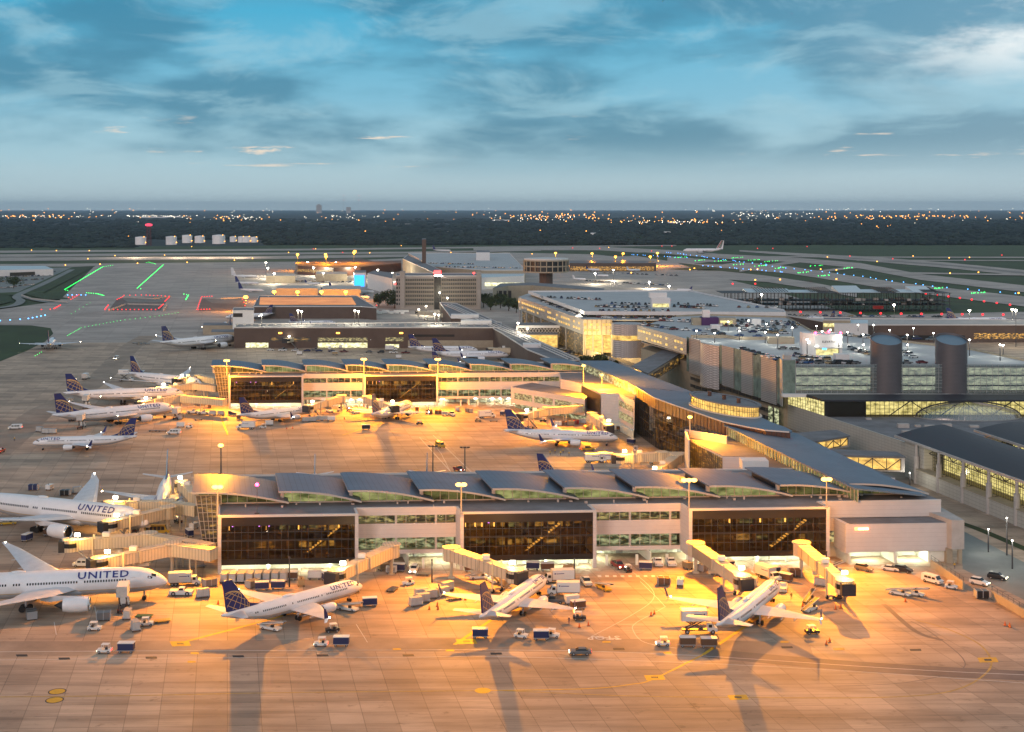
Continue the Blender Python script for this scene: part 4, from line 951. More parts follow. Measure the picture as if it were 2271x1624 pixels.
    hv = MB(); c = G(1672, 1040, 15); hv.box(c[0] - o[0] - 4, c[0] - o[0] + 4, c[1] - o[1] - 3, c[1] - o[1] + 3, 15.12, 18); hv.build('plant_room', 'white stucco', po)
    wp = MB(); p, q, r_ = G(1520, 951, 18), G(1612, 966, 18), G(1528, 975, 18); wp.bar((p[0] - o[0], p[1] - o[1], 9), (q[0] - o[0], q[1] - o[1], 9), .4, 17.6); wp.bar((p[0] - o[0], p[1] - o[1], 9), (r_[0] - o[0], r_[1] - o[1], 9), .4, 17.6); wp.build('side_wall', 'white wall panel', po)
    # right part of the nearest pier's end: grey stair block
    c = G(2137, 1252, 0); sb = thing('stair_block', 'grey corner block at the right end of the nearest pier beside the road', 'building', c)
    s_ = MB(); s_.prism([(0, 0), (0.2, 0), (-1.2, 18), (-9, 18), (-3.2, 0)], 4.0, 11.8); s_.build('wall', 'concrete wall', sb); s_ = MB(); s_.box(-4.2, -2.6, 1, 8, 0, 4.0); s_.box(-1.2, -.2, .5, 1.5, 0, 4); s_.build('pillar', 'tan wall', sb)
    return t
connector()
# right end white block of the nearest pier (lower storey steps forward)
def pier_end():
    a0, a1 = F1.a_px(1883, -.6), F1.a_px(2113, -.6); c = F1.w(a0, -.6); t = thing('end_block', 'low white windowless block with two lit garage openings, right end of the nearest pier', 'building', (c[0], c[1], 0)); fr = Fr(c, 3.7, 102); W = a1 - a0
    w = MB(); w.fbox(fr, 0, W, 0, 6.9, 3.1, 10.6); w.build('wall', 'white wall panel', t); r_ = MB(); r_.fbox(fr, .3, W - .3, .3, 6.9, 10.603, 10.7); r_.build('roof', 'membrane roof', t)
    e = F1.a_px(1838, 6); W0 = e - a0
    g_ = MB(); g_.fbox(fr, W0 + 6.5, W, 8, 8.3, 0, 3.1); g_.fbox(fr, W * .44, W * .47, .4, 8, 0, 3.1); g_.fbox(fr, W * .78, W, 1.0, 8, 0, 3.1); g_.fbox(fr, 0, .6, .4, 8, 0, 3.1); g_.fbox(fr, W0, 0, 7.3, 7.6, 3.1, 4.2); g_.fbox(fr, W0, 0, 8, 8.3, 0, 3.1); g_.build('garage_wall', 'garage interior', t)
    w = MB(); w.fbox(fr, W0, 0, 7.3, 7.8, 7.2, 10.6); w.fbox(fr, W0, 0, 7.3, 7.8, 3.1, 4.2); w.build('link_wall', 'white wall panel', t); wi = MB(); wi.fbox(fr, W0 + .5, -.4, 7.4, 7.6, 4.2, 7.2); wi.build('window', 'lit lounge', t)
    up = MB(); up.fbox(fr, -.9, -.02, -.05, 7.2, 2.9, 10.65); up.build('corner_fin', 'white wall panel', t)
    l_ = MB()
    for a in (W * .1, W * .24, W * .52, W * .66): l_.fbox(fr, a, a + 2.4, 2.5, 3.3, 2.9, 3.04)
    l_.build('bay_lamps', 'garage lamp', t)
    s = MB(); a = 1.5; s.fbox(fr, a, a + 3.8, -.25, -.02, 9.0, 9.8); s.build('lit_sign', 'sign red', t); s = MB(); s.fbox(fr, a + .9, a + 3.6, -.3, -.253, 9.2, 9.6); s.build('lit_sign', 'sign white', t)
pier_end()
def hall():
    P0 = (118., 591.); P1_ = (144.2, 483.); o = Vector((P1_[0], P1_[1], 0)); t = thing('customs_hall', 'big pale hall with a long white side wall, flat grey roof and glowing upper windows', 'terminal', o)
    R_ = lambda p, z: (p[0] - o[0], p[1] - o[1], z)
    w = MB(); w.prism(ccw(rel([P0, P1_, (P1_[0] + .6, P1_[1]), (P0[0] + .6, P0[1])], o)), 0, [10.2] * 4); w.build('side_wall', 'hall wall panel', t)
    rf = MB(); rf.prism(ccw(rel([(P1_[0] + .61, P1_[1]), (260, 470), (260, 553), (127.8 + .61, 553)], o)), .3, 9.9); rf.build('flat_roof', 'membrane roof', t)
    # plant on the flat roof
    eq = MB(); rr = random.Random(2)
    for (x, y) in ((2003, 948), (2035, 946), (2062, 950), (2075, 949), (2100, 946), (2160, 947), (2055, 955), (2080, 960), (2013, 961), (2255, 958), (1926, 930)):
        p = G(x, y, 10); a = rr.uniform(1, 2.2); eq.box(p[0] - o[0] - a, p[0] - o[0] + a, p[1] - o[1] - 1, p[1] - o[1] + 1, 9.9, 9.9 + rr.uniform(.6, 1.6))
    eq.each('roof_unit', 'concrete wall', t)
    D = 552.; xl = .2308 * D
    g_ = MB(); g_.add([R_((x, D), z) for x, z in ((xl + 2, 9.9), (260, 9.9), (260, 16.4), (xl + 2, 16.4))], [(0, 1, 2, 3)]); go = g_.build('upper_glass', 'hall glass', t)
    inn = MB(); inn.add([R_((x, D + 6), z) for x, z in ((xl + 8, 9.9), (260, 9.9), (260, 16.6), (xl + 8, 16.6))], [(0, 1, 2, 3)]); inn.build('lit_interior', 'lit hall', go)
    dk = MB(); dk.box(xl + .3 - o[0], xl + 17 - o[0], D - o[1] + .05, D - o[1] + .4, 9.9, 16.4); dk.build('dark_bay', 'dark fascia', t)
    m_ = MB(); x = xl + 17
    k = 0
    while x < 258:
        m_.box(x - .08 - o[0], x + .08 - o[0], D - .2 - o[1], D - .03 - o[1], 9.9, 16.4); x += 1.9; k += 1
        if k % 11 == 5: m_.bar(R_((x, D + 1), 10), R_((x + 9, D + 1), 16.2), .35, .35); m_.bar(R_((x + 18, D + 1), 10), R_((x + 9, D + 1), 16.2), .35, .35)
    for z in (11.5, 13.1, 14.7): m_.box(xl + 17 - o[0], 258 - o[0], D - .18 - o[1], D - .02 - o[1], z - .05, z + .05)
    m_.build('mullions', 'mullion', go)
    # arched glass on the side wall
    ar = MB(); am = MB(); A = (118 + .3, 590.); B = (xl + .3, D + 1.5); n = 16; pp = []
    for i in range(n + 1): u = i / n; pp.append((lerp(A[0], B[0], u), lerp(A[1], B[1], u), 10.2 + 5.9 * (1 - (1 - min(1, (1 - u) * 0 + u * 2.2)) ** 2 if u < .45 else 1) ** .8 + 0.0))
    for p, q in zip(pp, pp[1:]): ar.quad(R_(p, 10.2), R_(q, 10.2), R_(q, q[2]), R_(p, p[2])); am.box(p[0] - o[0] - .15, p[0] - o[0] - .02, p[1] - o[1] - .1, p[1] - o[1] + .1, 10.2, p[2])
    for z in (11.6, 13, 14.4): am.bar(R_((A[0] - .1, A[1] - 8), z), R_((B[0] - .1, B[1]), z), .1, .1)
    ar.build('arched_window', 'lit hall', t); am.build('arch_ribs', 'mullion', t)
    rf = MB(); thick(rf, o, [(116, 592, 16.2), (xl - 1.2, D - 3, 17.2), (262, D - 3, 17.2), (262, 569, 17.6), (121, 572, 17.6)], .7); rf.build('upper_roof', 'black roof', t)
    # glass half dome between roof and deck
    dm = MB(); dm.smooth = True; dr = MB(); n = 28; c = ((2145 - CX) / F * D, D); a_, b_, h_ = 21.5, 11.5, 6.6; rings = []
    for k in range(7):
        s = math.cos(k / 6 * math.pi / 2 * .98); z = 9.95 + h_ * (k / 6) ** .8
        rings.append([R_((c[0] + a_ * s * math.cos(math.pi + math.pi * i / n), c[1] + b_ * s * math.sin(math.pi + math.pi * i / n) - .1), z) for i in range(n + 1)])
    dm.loft(rings, cap=False, closed=False); do = dm.build('half_dome', 'screen glass', t)
    for i in range(n + 1):
        for k in range(6): dr.bar(rings[k][i], rings[k + 1][i], .12, .12)
    for k in (0, 2, 4):
        for i in range(n): dr.bar(rings[k][i], rings[k][i + 1], .14 if k else .8, .14 if k else .5)
    dr.build('dome_ribs', 'galvanised steel', do)
    for s in (-1, 1):
        ab = MB(); pts = [R_((c[0] + s * a_ * math.cos(u), D - 1.2), 9.95 + h_ * .98 * math.sin(u)) for u in [math.pi / 2 * i / 8 for i in range(9)]]
        for p, q in zip(pts, pts[1:]): ab.bar(p, q, .5, .5)
        ab.build('arch_beam', 'dark steel', do)
hall()
def black_hall(name, label, E0_, E1_, zl, zh, width, cols, glass=(5.5, 13.4), low=True, lead=0.0):
    o = Vector((E1_[0], E1_[1], 0)); t = thing(name, label, 'terminal', o); e0, e1 = Vector((*E0_, 0)), Vector((*E1_, 0)); d = (e1 - e0); L = d.length; d.normalize(); nx = Vector((-d.y, d.x, 0)); 
    if nx.x < 0: nx = -nx
    def W(s, w_, z): p = e0 + d * s + nx * w_ - o; return (p.x, p.y, z)
    rf = MB(); n = 8; rings = []
    for i in range(n + 1):
        u = i / n; z = lerp(zl, zh, math.sin(u * math.pi / 2)); s0 = -lead * 0; rings.append([W(s0, width * u, z), W(L, width * u, z), W(L, width * u, z - .6), W(s0, width * u, z - .6)])
    rf.loft(rings); rf.build('black_roof', 'black roof', t); ev = MB(); ev.bar(W(0, -.1, zl - .35), W(L, -.1, zl - .35), .5, .8); ev.build('eave_beam', 'concrete wall', t)
    s0 = 22 if low else 14; g_ = MB(); g_.quad(W(s0, 3, glass[0]), W(L, 3, glass[0]), W(L, 3, glass[1]), W(s0, 3, glass[1])); go = g_.build('glass_wall', 'hall glass', t)
    inn = MB(); inn.quad(W(s0, 7, glass[0] - 1), W(L, 7, glass[0] - 1), W(L, 7, glass[1]), W(s0, 7, glass[1])); inn.mat(1); inn.quad(W(s0, 3.2, glass[0]), W(L, 3.2, glass[0]), W(L, 7, glass[0]), W(s0, 7, glass[0])); inn.build('lit_interior', ['lit hall', 'tan wall'], go)
    m_ = MB(); x = s0
    while x < L: m_.bar(W(x, 2.9, glass[0]), W(x, 2.9, glass[1]), .12, .12, up=(1, 0, 0)); x += 1.35
    for k in range(1, 7): z = lerp(*glass, k / 7); m_.bar(W(s0, 2.85, z), W(L, 2.85, z), .09, .09)
    x = s0
    while x < L - 8: m_.bar(W(x, 1.6, glass[1] - 2.2), W(x + 4, 1.6, glass[1] - .2), .22, .22); m_.bar(W(x + 4, 1.6, glass[1] - .2), W(x + 8, 1.6, glass[1] - 2.2), .22, .22); x += 8
    m_.bar(W(s0, 1.6, glass[1] - 2.2), W(L, 1.6, glass[1] - 2.2), .25, .25); m_.build('mullions', 'mullion', go)
    ew = MB(); ew.prism([W(1 + k_, w_, 0)[:2] for k_, w_ in ((4, 1.2), (s0 - 4, 1.2), (s0 - 4, width - 1), (4, width - 1))], 0.2, glass[1] - .6); ew.build('end_wall', 'hall wall panel', t)
    for s in cols:
        c = MB(); c.tube(W(s, -.1, 9.5), W(s, -.1, zl - .7), .55, .5, 10); c.tube(W(s, -.1, 0), W(s, -.1, 9.5), .95, .95, 10); c.build('column', 'concrete wall', t)
    if low:
        for s, s2 in zip(cols, cols[1:]):
            b = MB(); b.hexa([W(s + 1, -.6, 0), W(s2 - 1, -.6, 0), W(s2 - 1, 2.4, 0), W(s + 1, 2.4, 0), W(s + 1, -.6, 4.9), W(s2 - 1, -.6, 4.9), W(s2 - 1, 2.4, 5.2), W(s + 1, 2.4, 5.2)]); bo = b.build('base_wall', 'hall wall panel', t)
            c_ = MB(); c_.hexa([W(s + .8, -.9, 4.95), W(s2 - .8, -.9, 4.95), W(s2 - .8, 2.8, 5.25), W(s + .8, 2.8, 5.25), W(s + .8, -.9, 5.2), W(s2 - .8, -.9, 5.2), W(s2 - .8, 2.8, 5.45), W(s + .8, 2.8, 5.45)]); c_.build('ledge', 'tan wall', bo)
    bk = MB(); bk.prism([W(s0, 7.3, 0)[:2], W(L, 7.3, 0)[:2], W(L, width - 1, 0)[:2], W(s0, width - 1, 0)[:2]], .1, glass[1]); bk.build('core', 'concrete wall', t)
    return t
E0_ = (136.8, 483.); dE = Vector((15.2, -81.4)).normalized()
def onE(x):     # station along the eave under photo column x
    k = (x - CX) / F; return (k * E0_[1] - E0_[0]) / (dE.x - k * dE.y)
black_hall('glass_hall', 'black roofed hall with a tall glowing glass wall and grey columns along the road', E0_, (E0_[0] + dE.x * 190, E0_[1] + dE.y * 190), 14.0, 17.2, 19, [onE(x) for x in (2033, 2083, 2137, 2194, 2256, 2325, 2400, 2485)])
black_hall('glass_hall', 'second black roofed glass hall at the right edge, set back from the first', (165., 482.7), (177., 410.), 16.0, 18.5, 18, [30, 50], glass=(9.5, 15.4), low=False)
def link(label, px, z, h, glass_px):
    P = PXZ(px, z); o = Vector((P[3][0], P[3][1], 0)); t = thing('link_bridge', label, 'footbridge', o)
    r_ = MB(); thick(r_, o, [(p[0], p[1], z) for p in P], .5); r_.build('roof', 'membrane roof', t); b = MB(); b.prism(ccw(rel([(p[0] * .995 + P[0][0] * .005, p[1] + (.5 if i < 2 else .9)) for i, p in enumerate(P)], o)), z - h - .8, z - .51); b.build('body', 'concrete wall', t)
    p, q = P[3], P[2]; g_ = MB(); quadwall(g_, (o[0], o[1] - .55), p + (q - p) * .12, p + (q - p) * .93, z - h - .1, z - .9); go = g_.build('lit_window', 'lit amber', t)
    m_ = MB(); n = 4; W = lambda u, zz: tuple((p + (q - p) * u - o)[:2]) + (zz,)
    for i in range(n):
        u0, u1 = lerp(.12, .93, i / n), lerp(.12, .93, (i + 1) / n); m_.bar((W(u0, 0)[0], W(u0, 0)[1] + .35, z - h), (W(u1, 0)[0], W(u1, 0)[1] + .35, z - .9) if i % 2 else (W(u1, 0)[0], W(u1, 0)[1] + .35, z - h), .22, .22); m_.bar((W(u0, 0)[0], W(u0, 0)[1] + .35, z - h if i % 2 else z - .9), (W(u1, 0)[0], W(u1, 0)[1] + .35, z - .9 if i % 2 else z - h), .25, .25); m_.box(W(u1, 0)[0] - .12, W(u1, 0)[0] + .12, W(u1, 0)[1] + .25, W(u1, 0)[1] + .4, z - h, z - .9)
    m_.build('truss', 'dark steel', go)
link('far footbridge with amber windows between the blue shed roof and the white hall', [(1754, 961), (1855, 953), (1886, 966), (1806, 979)], 11, 3.4, None)
link('near footbridge with amber windows and diagonal trusses meeting the white hall', [(1839, 996), (1989, 1002), (2009, 1013), (1855, 1009)], 11, 4.6, None)
# silos
for x, lab in ((1965.5, 'left of the two grey ribbed drums with slanted tops on the hall roof'), (2109.5, 'right of the two grey ribbed drums with slanted tops on the hall roof')):
    c = G(x, 866, 17.5); c[1] -= 5; c[0] -= 5 * (CX - x) / -F; t = thing('ventilation_drum', lab, 'tower', (c[0], c[1], 17.5)); r = 34.3 * c[1] / F; h = ZAT(752, c[1]) - 17.5; tilt = 11.0 * c[1] / F
    n = 44; b = MB(); b.smooth = True; ring = lambda rr, z0, tl: [(rr * math.cos(2 * math.pi * i / n), rr * math.sin(2 * math.pi * i / n), z0 + tl * rr / r * math.sin(2 * math.pi * i / n)) for i in range(n)]
    b.loft([ring(r, 0, 0), ring(r, h, tilt)], cap=False); b.build('drum_wall', 'silo cladding', t); cp = MB(); cp.loft([ring(r, h, tilt), ring(r * .96, h + .05, tilt), ring(r * .95, h - .8, tilt)], cap=False); cp.mat(1); cp.add(ring(r * .95, h - .8, tilt), [tuple(range(n))]); cp.build('slanted_cap', ['silo cladding', 'silo cap'], t)
# ------------------------------------------------------------------ parking garages
ZD = 29.0
def garage_near():
    c0 = G(1735, 803, ZD); o = Vector((c0[0], c0[1], 0)); t = thing('parking_garage', 'near parking garage with perforated silver and green screens and a roof full of cars', 'garage', o)
    deck = [(1735, 803), (1525, 752), (1417, 724), (1500, 702), (1560, 699), (1745, 704), (1800, 735), (2155, 776), (2271, 800), (2500, 806), (2500, 811), (1735, 811)]
    D_ = MB(); kk = ccw(rel(PXZ(deck, ZD), o)); D_.prism(kk, ZD - .8, ZD); do = D_.build('roof_deck', 'deck concrete', t)
    core = MB(); kc = ccw(rel(PXZ([(1739, 800), (1530, 750), (1422, 723), (1500, 703), (1560, 700), (1745, 705), (1800, 736), (2155, 775), (2500, 802), (2500, 806)], ZD), o)); core.prism(kc, 0.1, 16.5); core.build('lower_storeys', 'tan wall', t)
    for z in (20.2, 24.5):
        s = MB(); s.prism(kc, z - .5, z); s.build('parking_level', 'deck concrete', t)
    # front facade
    p, q = G(1735, 811.5, ZD), G(2500, 811.5, ZD); f = Fr(p, 0.0, 102); W = q[0] - p[0]; off = (p[0] - o[0], p[1] - o[1])
    def fb(mb, a0, a1, b0, b1, z0, z1): mb.box(off[0] + a0, off[0] + a1, off[1] + b0, off[1] + b1, z0, z1); return mb
    x1 = f.a_px(1764, 0); g_ = MB()
    lit = MB(); 
    for z0, z1 in ((18.2, 19.7), (20.4, 23.9), (24.7, 28.0)): fb(lit, x1, W, 5, 5.2, z0, z1)
    lit_mat('lit garage', (.16, .18, .15), (.85, .84, .55), (.3, .3, .9), .9, (.38, .68)); lit.build('lit_parking_level', 'lit garage', t)
    g_.quad(*[(off[0] + a, off[1], z) for a, z in ((x1, 17.6), (W, 17.6), (W, 29.6), (x1, 29.6))]); go = g_.build('screen_wall', 'screen glass', t)
    m_ = MB(); a = x1
    while a < W: fb(m_, a - .06, a + .06, -.15, -.02, 17.6, 29.7); a += 2.5
    for z in (18.4, 20.0, 21.7, 22.9, 24.3, 26, 27.2, 28.2, 29.6): fb(m_, x1, W, -.12, -.03, z - .05, z + .05)
    m_.build('screen_frame', 'galvanised steel', go)
    lg = MB(); fb(lg, -.4, W, -2.6, .4, 16.2, 17.5); lg.build('ledge', 'white stucco', t)
    tw = MB(); fb(tw, .2, x1, .0, 5, 17.5, 31.3); tw.build('corner_tower', 'green glass wall', t)
    tf = MB(); fb(tf, -.1, .19, -.1, 5.1, 12, 31.6); fb(tf, x1, x1 + .2, -.1, 5, 17.5, 31.6); fb(tf, .2, x1, -.1, 5, 31.31, 31.6); tf.build('tower_trim', 'galvanised steel', t)
    rb = MB(); fb(rb, 1, x1 - 1.5, 1, 4, 31.6, 33.2)
    for i in range(8): fb(rb, 1 + i * .6, 1.1 + i * .6, 1.5, 1.6, 33.2, 34.6)
    rb.each('roof_unit', 'concrete wall', t)
    # left facade in alternating screens
    A, B = G(1735, 803, ZD), G(1523, 752, ZD); dv = B - A; L = dv.length; dn = dv / L; nn = Vector((dn.y, -dn.x, 0)); nn = nn if nn.x < 0 else -nn
    def at(x):
        k = (x - CX) / F; return (k * A.y - A.x) / (dn.x - k * dn.y)
    def W2(s, w_, z): p_ = A + dn * s + nn * w_ - o; return (p_.x, p_.y, z)
    cuts = [(1735, 1724, 'g'), (1724, 1690, 'w'), (1690, 1671, 'g'), (1671, 1646, 'w'), (1646, 1629, 'g'), (1629, 1603, 'w'), (1603, 1596, 'g'), (1596, 1554, 'h'), (1554, 1530, 'w'), (1530, 1523, 'g')]
    for xa, xb, k in cuts:
        s0, s1 = at(xa), at(xb); m = MB(); zb = lerp(9.8, 13, s0 / L)
        if k == 'h':
            n = 10; r_ = [[W2(lerp(s0, s1, i / n), .3 + 2.6 * math.sin(math.pi * i / n), z) for z in (8.5, 29.4)] for i in range(n + 1)]
            for a_, b_ in zip(r_, r_[1:]): m.quad(a_[0], b_[0], b_[1], a_[1])
            m.build('hex_screen', 'hex screen', t)
        else:
            w_ = .5 if k == 'w' else .1; m.hexa([W2(s0, w_, zb), W2(s1, w_, zb), W2(s1, w_ - .4, zb), W2(s0, w_ - .4, zb), W2(s0, w_, 30.1), W2(s1, w_, 30.1), W2(s1, w_ - .4, 30.1), W2(s0, w_ - .4, 30.1)])
            m.build('perforated_screen' if k == 'w' else 'green_screen', 'perforated screen' if k == 'w' else 'green glass wall', t)
    op = MB()
    for z in (2.2, 5.6, 9.2):
        for i in range(14):
            s = lerp(2, L - 4, i / 14); op.hexa([W2(s, .12, z), W2(s + L / 14 - 1.4, .12, z), W2(s + L / 14 - 1.4, -.05, z), W2(s, -.05, z), W2(s, .12, z + 1.5), W2(s + L / 14 - 1.4, .12, z + 1.5), W2(s + L / 14 - 1.4, -.05, z + 1.5), W2(s, -.05, z + 1.5)])
    op.build('level_openings', 'dark fascia', t)
    lo = MB()
    for s in (3, 9): lo.hexa([W2(s, .3, .5), W2(s + 4, .3, .5), W2(s + 4, .15, .5), W2(s, .15, .5), W2(s, .3, 8.5), W2(s + 4, .3, 8.5), W2(s + 4, .15, 8.5), W2(s, .15, 8.5)])
    lo.build('lit_stair', 'lit office', t)
    # second, lit perforated wing and rounded ramp
    A2, B2 = G(1523, 754, ZD), G(1415, 724, ZD); p2 = MB(); n2 = MB()
    for u0, u1, z0 in ((0, 1, 21.8),):
        p_, q_ = A2 - o, B2 - o; p2.hexa([(p_.x - .4, p_.y, z0), (q_.x - .4, q_.y, z0), (q_.x, q_.y, z0), (p_.x, p_.y, z0), (p_.x - .4, p_.y, 29.6), (q_.x - .4, q_.y, 29.6), (q_.x, q_.y, 29.6), (p_.x, p_.y, 29.6)])
    p2.build('perforated_wing', 'perforated screen', t)
    rr = random.Random(8); lw = MB(); d2 = B2 - A2
    for z in (23.2, 26.4):
        for i in range(17):
            if rr.random() < .35: continue
            a_, b_ = A2 - o + d2 * (i / 17), A2 - o + d2 * ((i + .7) / 17); lw.quad((a_.x - .45, a_.y, z), (b_.x - .45, b_.y, z), (b_.x - .45, b_.y, z + 1.1), (a_.x - .45, a_.y, z + 1.1))
    lw.build('lit_openings', 'lit amber', t)
    rp = MB(); c = G(1392, 738, 22) - o; rp.loft([[(c.x + 9.5 * math.cos(2 * math.pi * i / 24), c.y + 9.5 * math.sin(2 * math.pi * i / 24), z) for i in range(24)] for z in (8, 27.5)]); rp.build('ramp_drum', 'hex screen', t)
    rl = MB(); rl.loft([[(c.x + 9.7 * math.cos(2 * math.pi * i / 24), c.y + 9.7 * math.sin(2 * math.pi * i / 24), z) for i in range(24)] for z in (18.2, 21)], cap=False); rl.build('lit_ramp_band', 'lit amber', t)
    # parapets and low walls on the deck
    pw = MB(); pts = [p_ - o for p_ in PXZ([(1500, 703), (1560, 700), (1745, 705), (1800, 736), (2155, 777), (2271, 801)], ZD)]
    for a_, b_ in zip(pts, pts[1:]): pw.bar((a_.x, a_.y, ZD + .5), (b_.x, b_.y, ZD + .5), .3, 1.0)
    for qx in ([(1532, 750), (1610, 750), (1640, 754), (1705, 754)], ): 
        pts2 = [p_ - o for p_ in PXZ(qx, ZD)]
        for a_, b_ in zip(pts2, pts2[1:]): pw.bar((a_.x, a_.y, ZD + .8), (b_.x, b_.y, ZD + .8), .35, 1.6)
    pw.build('parapet', 'tan wall', t)
    def blk(name, m, x0, x1, yb, h, dep=6.0, lab=None):
        a_, b_ = G(x0, yb, ZD), G(x1, yb, ZD); b = MB(); b.box(0, b_[0] - a_[0], 0, dep, 0, h)
        if lab is None: q_ = b.build(name, m, t); q_.location = (a_[0] - o[0], a_[1] - o[1], ZD + .002); return q_
        tt = thing(name, lab, 'building', (a_[0], a_[1], ZD + .002)); b.build('wall', m, tt); return tt, b_[0] - a_[0], dep, h
    e, w_, dp, h = blk('elevator_house', 'white stucco', 1807, 1868, 788, 9.3, 11, 'white lettered elevator house with red roof lamps on the near garage roof')
    sd = MB(); sd.prism([(-4.4, 5.5), (-.01, 0), (-.01, 10.99), (-4.4, 11)], 0, 9.6); sd.build('side_wing', 'white stucco', e)
    v, f_ = text_geo('ELEVATORS', 1.25, .02, 1.1); tm = MB(); tm.add([(w_ * .55 + p_[0], -.06, 5.6 + p_[1]) for p_ in v], f_); tm.build('lettering', 'dark window', e)
    lv = MB(); lv.box(.6, w_ - 1.5, -.08, -.01, .1, 2.9); lv.build('lit_lobby', 'lit hall', e); ls = MB(); ls.box(w_ * .28, w_ * .42, -.4, -.1, 2.5, 3.2); ls.build('blue_sign', glow('blue sign', (.05, .5, 1), 4), e)
    cn = MB(); cn.box(0, w_, -1.4, -.01, 3.3, 3.6); cn.build('canopy', 'white stucco', e)
    for x_, y_ in ((.5, .5), (w_ - .6, .5), (w_ * .68, 9)): bb = MB(); bb.ball((x_, y_, 10), .42, 8, 6); bb.tube((x_, y_, 9.3), (x_, y_, 9.7), .08, .08, 6); bb.build('red_beacon', 'red beacon', e)
    fl = MB(); fl.ball((-2.3, 2.2, 5.5), .55, 8, 6); fl.ball((w_ * .02, -.8, 4.1), .3, 8, 5); fl.ball((w_ * .1, -.8, 4.1), .3, 8, 5); fl.build('wall_lamp', glow('soft white lamp', (1, .97, .85), 4), e)
    blk('stair_house', 'white stucco', 1854, 1884, 804, 3.4, 5, 'low white stair house beside the maroon car on the near garage roof')
    blk('stair_house', 'white stucco', 1578, 1597, 736, 3.6, 5, 'small white stair house with a grey louvre behind the white pickups')
    blk('stair_house', 'white stucco', 1668, 1688, 722, 3.6, 5, 'small white stair house among cars at the back of the near garage roof')
    blk('brick_store', 'tan wall', 1705, 1762, 763, 3.2, 5, 'tan walled stair house with a white pickup parked before it')
    tt, w_, dp, h = blk('lift_lobby', mat('purple wall', (.055, .012, .09), rough=.6), 1556, 1594, 722, 4.4, 8, 'purple and tan lift lobby at the back of the near garage roof')
    b = MB(); b.box(-5, -.01, 1, 8, 0, 4); b.box(w_ + .01, w_ + 10, 1, 8, 0, 3.9); b.build('tan_wing', 'tan wall', tt); b = MB(); b.box(w_ + 1, w_ + 8, .9, .99, .3, 2.6); b.build('lit_lobby', 'lit hall', tt); b = MB(); b.box(1, 5, 2, 6, 4.4, 8.5); b.build('lift_tower', 'white stucco', tt)
garage_near()
ZE = 26.5
def garage_far():
    c0 = G(1298, 694, ZE); o = Vector((c0[0], c0[1], 0)); t = thing('parking_garage', 'far parking garage with a lit slanting side screen and a long roof deck of cars', 'garage', o)
    kd = PXZ([(1172, 648), (1528, 646), (1738, 690), (1742, 696), (1298, 694)], ZE); D_ = MB(); kk = ccw(rel(kd, o)); D_.prism(kk, ZE - .8, ZE); D_.build('roof_deck', 'deck concrete', t)
    pw = MB(); P = [p - o for p in kd]; P.append(P[0])
    for a, b in zip(P, P[1:]): pw.bar((a.x, a.y, ZE - .1), (b.x, b.y, ZE - .1), .4, 2.4)
    pw.build('parapet', 'white stucco', t)
    core = MB(); kc = [(p[0] * .985, p[1] + 6) for p in kd]; kc = ccw(rel(kc, o)); core.prism(kc, .1, 20); core.build('lower_storeys', 'tan wall', t)
    sl = MB(); sl.prism(ccw(rel(PXZ([(1150, 659), (1172, 651), (1310, 697), (1740, 699), (1741, 708), (1357, 709.5), (1295, 709.5)], 23.5), o)), 22.7, 23.5); so_ = sl.build('lower_deck', 'deck concrete', t)
    a, b = G(1330, 700, 23.5), G(1738, 701, 23.5); lt = MB(); lt.quad((a[0] - o[0], a[1] - o[1] + 3, 23.6), (b[0] - o[0], b[1] - o[1] + 3, 23.6), (b[0] - o[0], b[1] - o[1] + 3, 25.4), (a[0] - o[0], a[1] - o[1] + 3, 25.4)); lt.build('lit_deck_band', 'lit deck', t)
    a, b = G(1178, 655, 23.5), G(1296, 697, 23.5); lt = MB(); lt.quad((a[0] - o[0], a[1] - o[1], 23.6), (b[0] - o[0], b[1] - o[1], 23.6), (b[0] - o[0], b[1] - o[1], 25.3), (a[0] - o[0], a[1] - o[1], 25.3)); lt.build('lit_deck_band', 'lit deck', t)
    A, B, C = G(1150, 660, 24), G(1295, 709.5, 24), G(1357, 709.5, 24)
    s = MB()
    for p, q in ((A, B), (B, C)):
        p_, q_ = p - o, q - o; s.bar((p_.x, p_.y, 19.3), (q_.x, q_.y, 19.3), .5, 9.8)
    s.build('perforated_screen', 'perforated screen', t)
    rr = random.Random(4); lw = MB()
    for p, q, n in ((A, B, 30), (B, C, 9)):
        d = q - p; nn = Vector((d.y, -d.x, 0)).normalized(); nn = nn if nn.y < 0 else -nn
        for z in (16.6, 20.2):
            for i in range(n):
                if rr.random() < .3: continue
                a_, b_ = p - o + d * (i / n) + nn * .3, p - o + d * ((i + .75) / n) + nn * .3; lw.quad((a_.x, a_.y, z), (b_.x, b_.y, z), (b_.x, b_.y, z + 1.5), (a_.x, a_.y, z + 1.5))
    lw.build('lit_openings', 'lit amber', t)
    lb = MB(); a_, b_ = B - o, C - o; lb.quad((a_.x + 1, a_.y + 1.5, 3), (b_.x - .5, b_.y + 1.5, 3), (b_.x - .5, b_.y + 1.5, 14.3), (a_.x + 1, a_.y + 1.5, 14.3)); lb.build('amber_entrance', 'lit amber', t)
    a2 = A - o; lb = MB(); lb.quad((a2.x + 3, a2.y, 1), (a_.x, a_.y + 2, 1), (a_.x, a_.y + 2, 14.3), (a2.x + 3, a2.y, 14.3)); lb.build('amber_side', 'lit bay', t)
    cl = MB()
    for i in range(9): p = a2.lerp(a_, i / 8); cl.tube((p.x + 1, p.y, 0), (p.x + 1, p.y, 14.4), .5, .5, 8)
    for i in range(4): p = a_.lerp(b_, i / 3); cl.tube((p.x, p.y + .8, 0), (p.x, p.y + .8, 14.4), .6, .6, 8)
    cl.each('column', 'concrete wall', t)
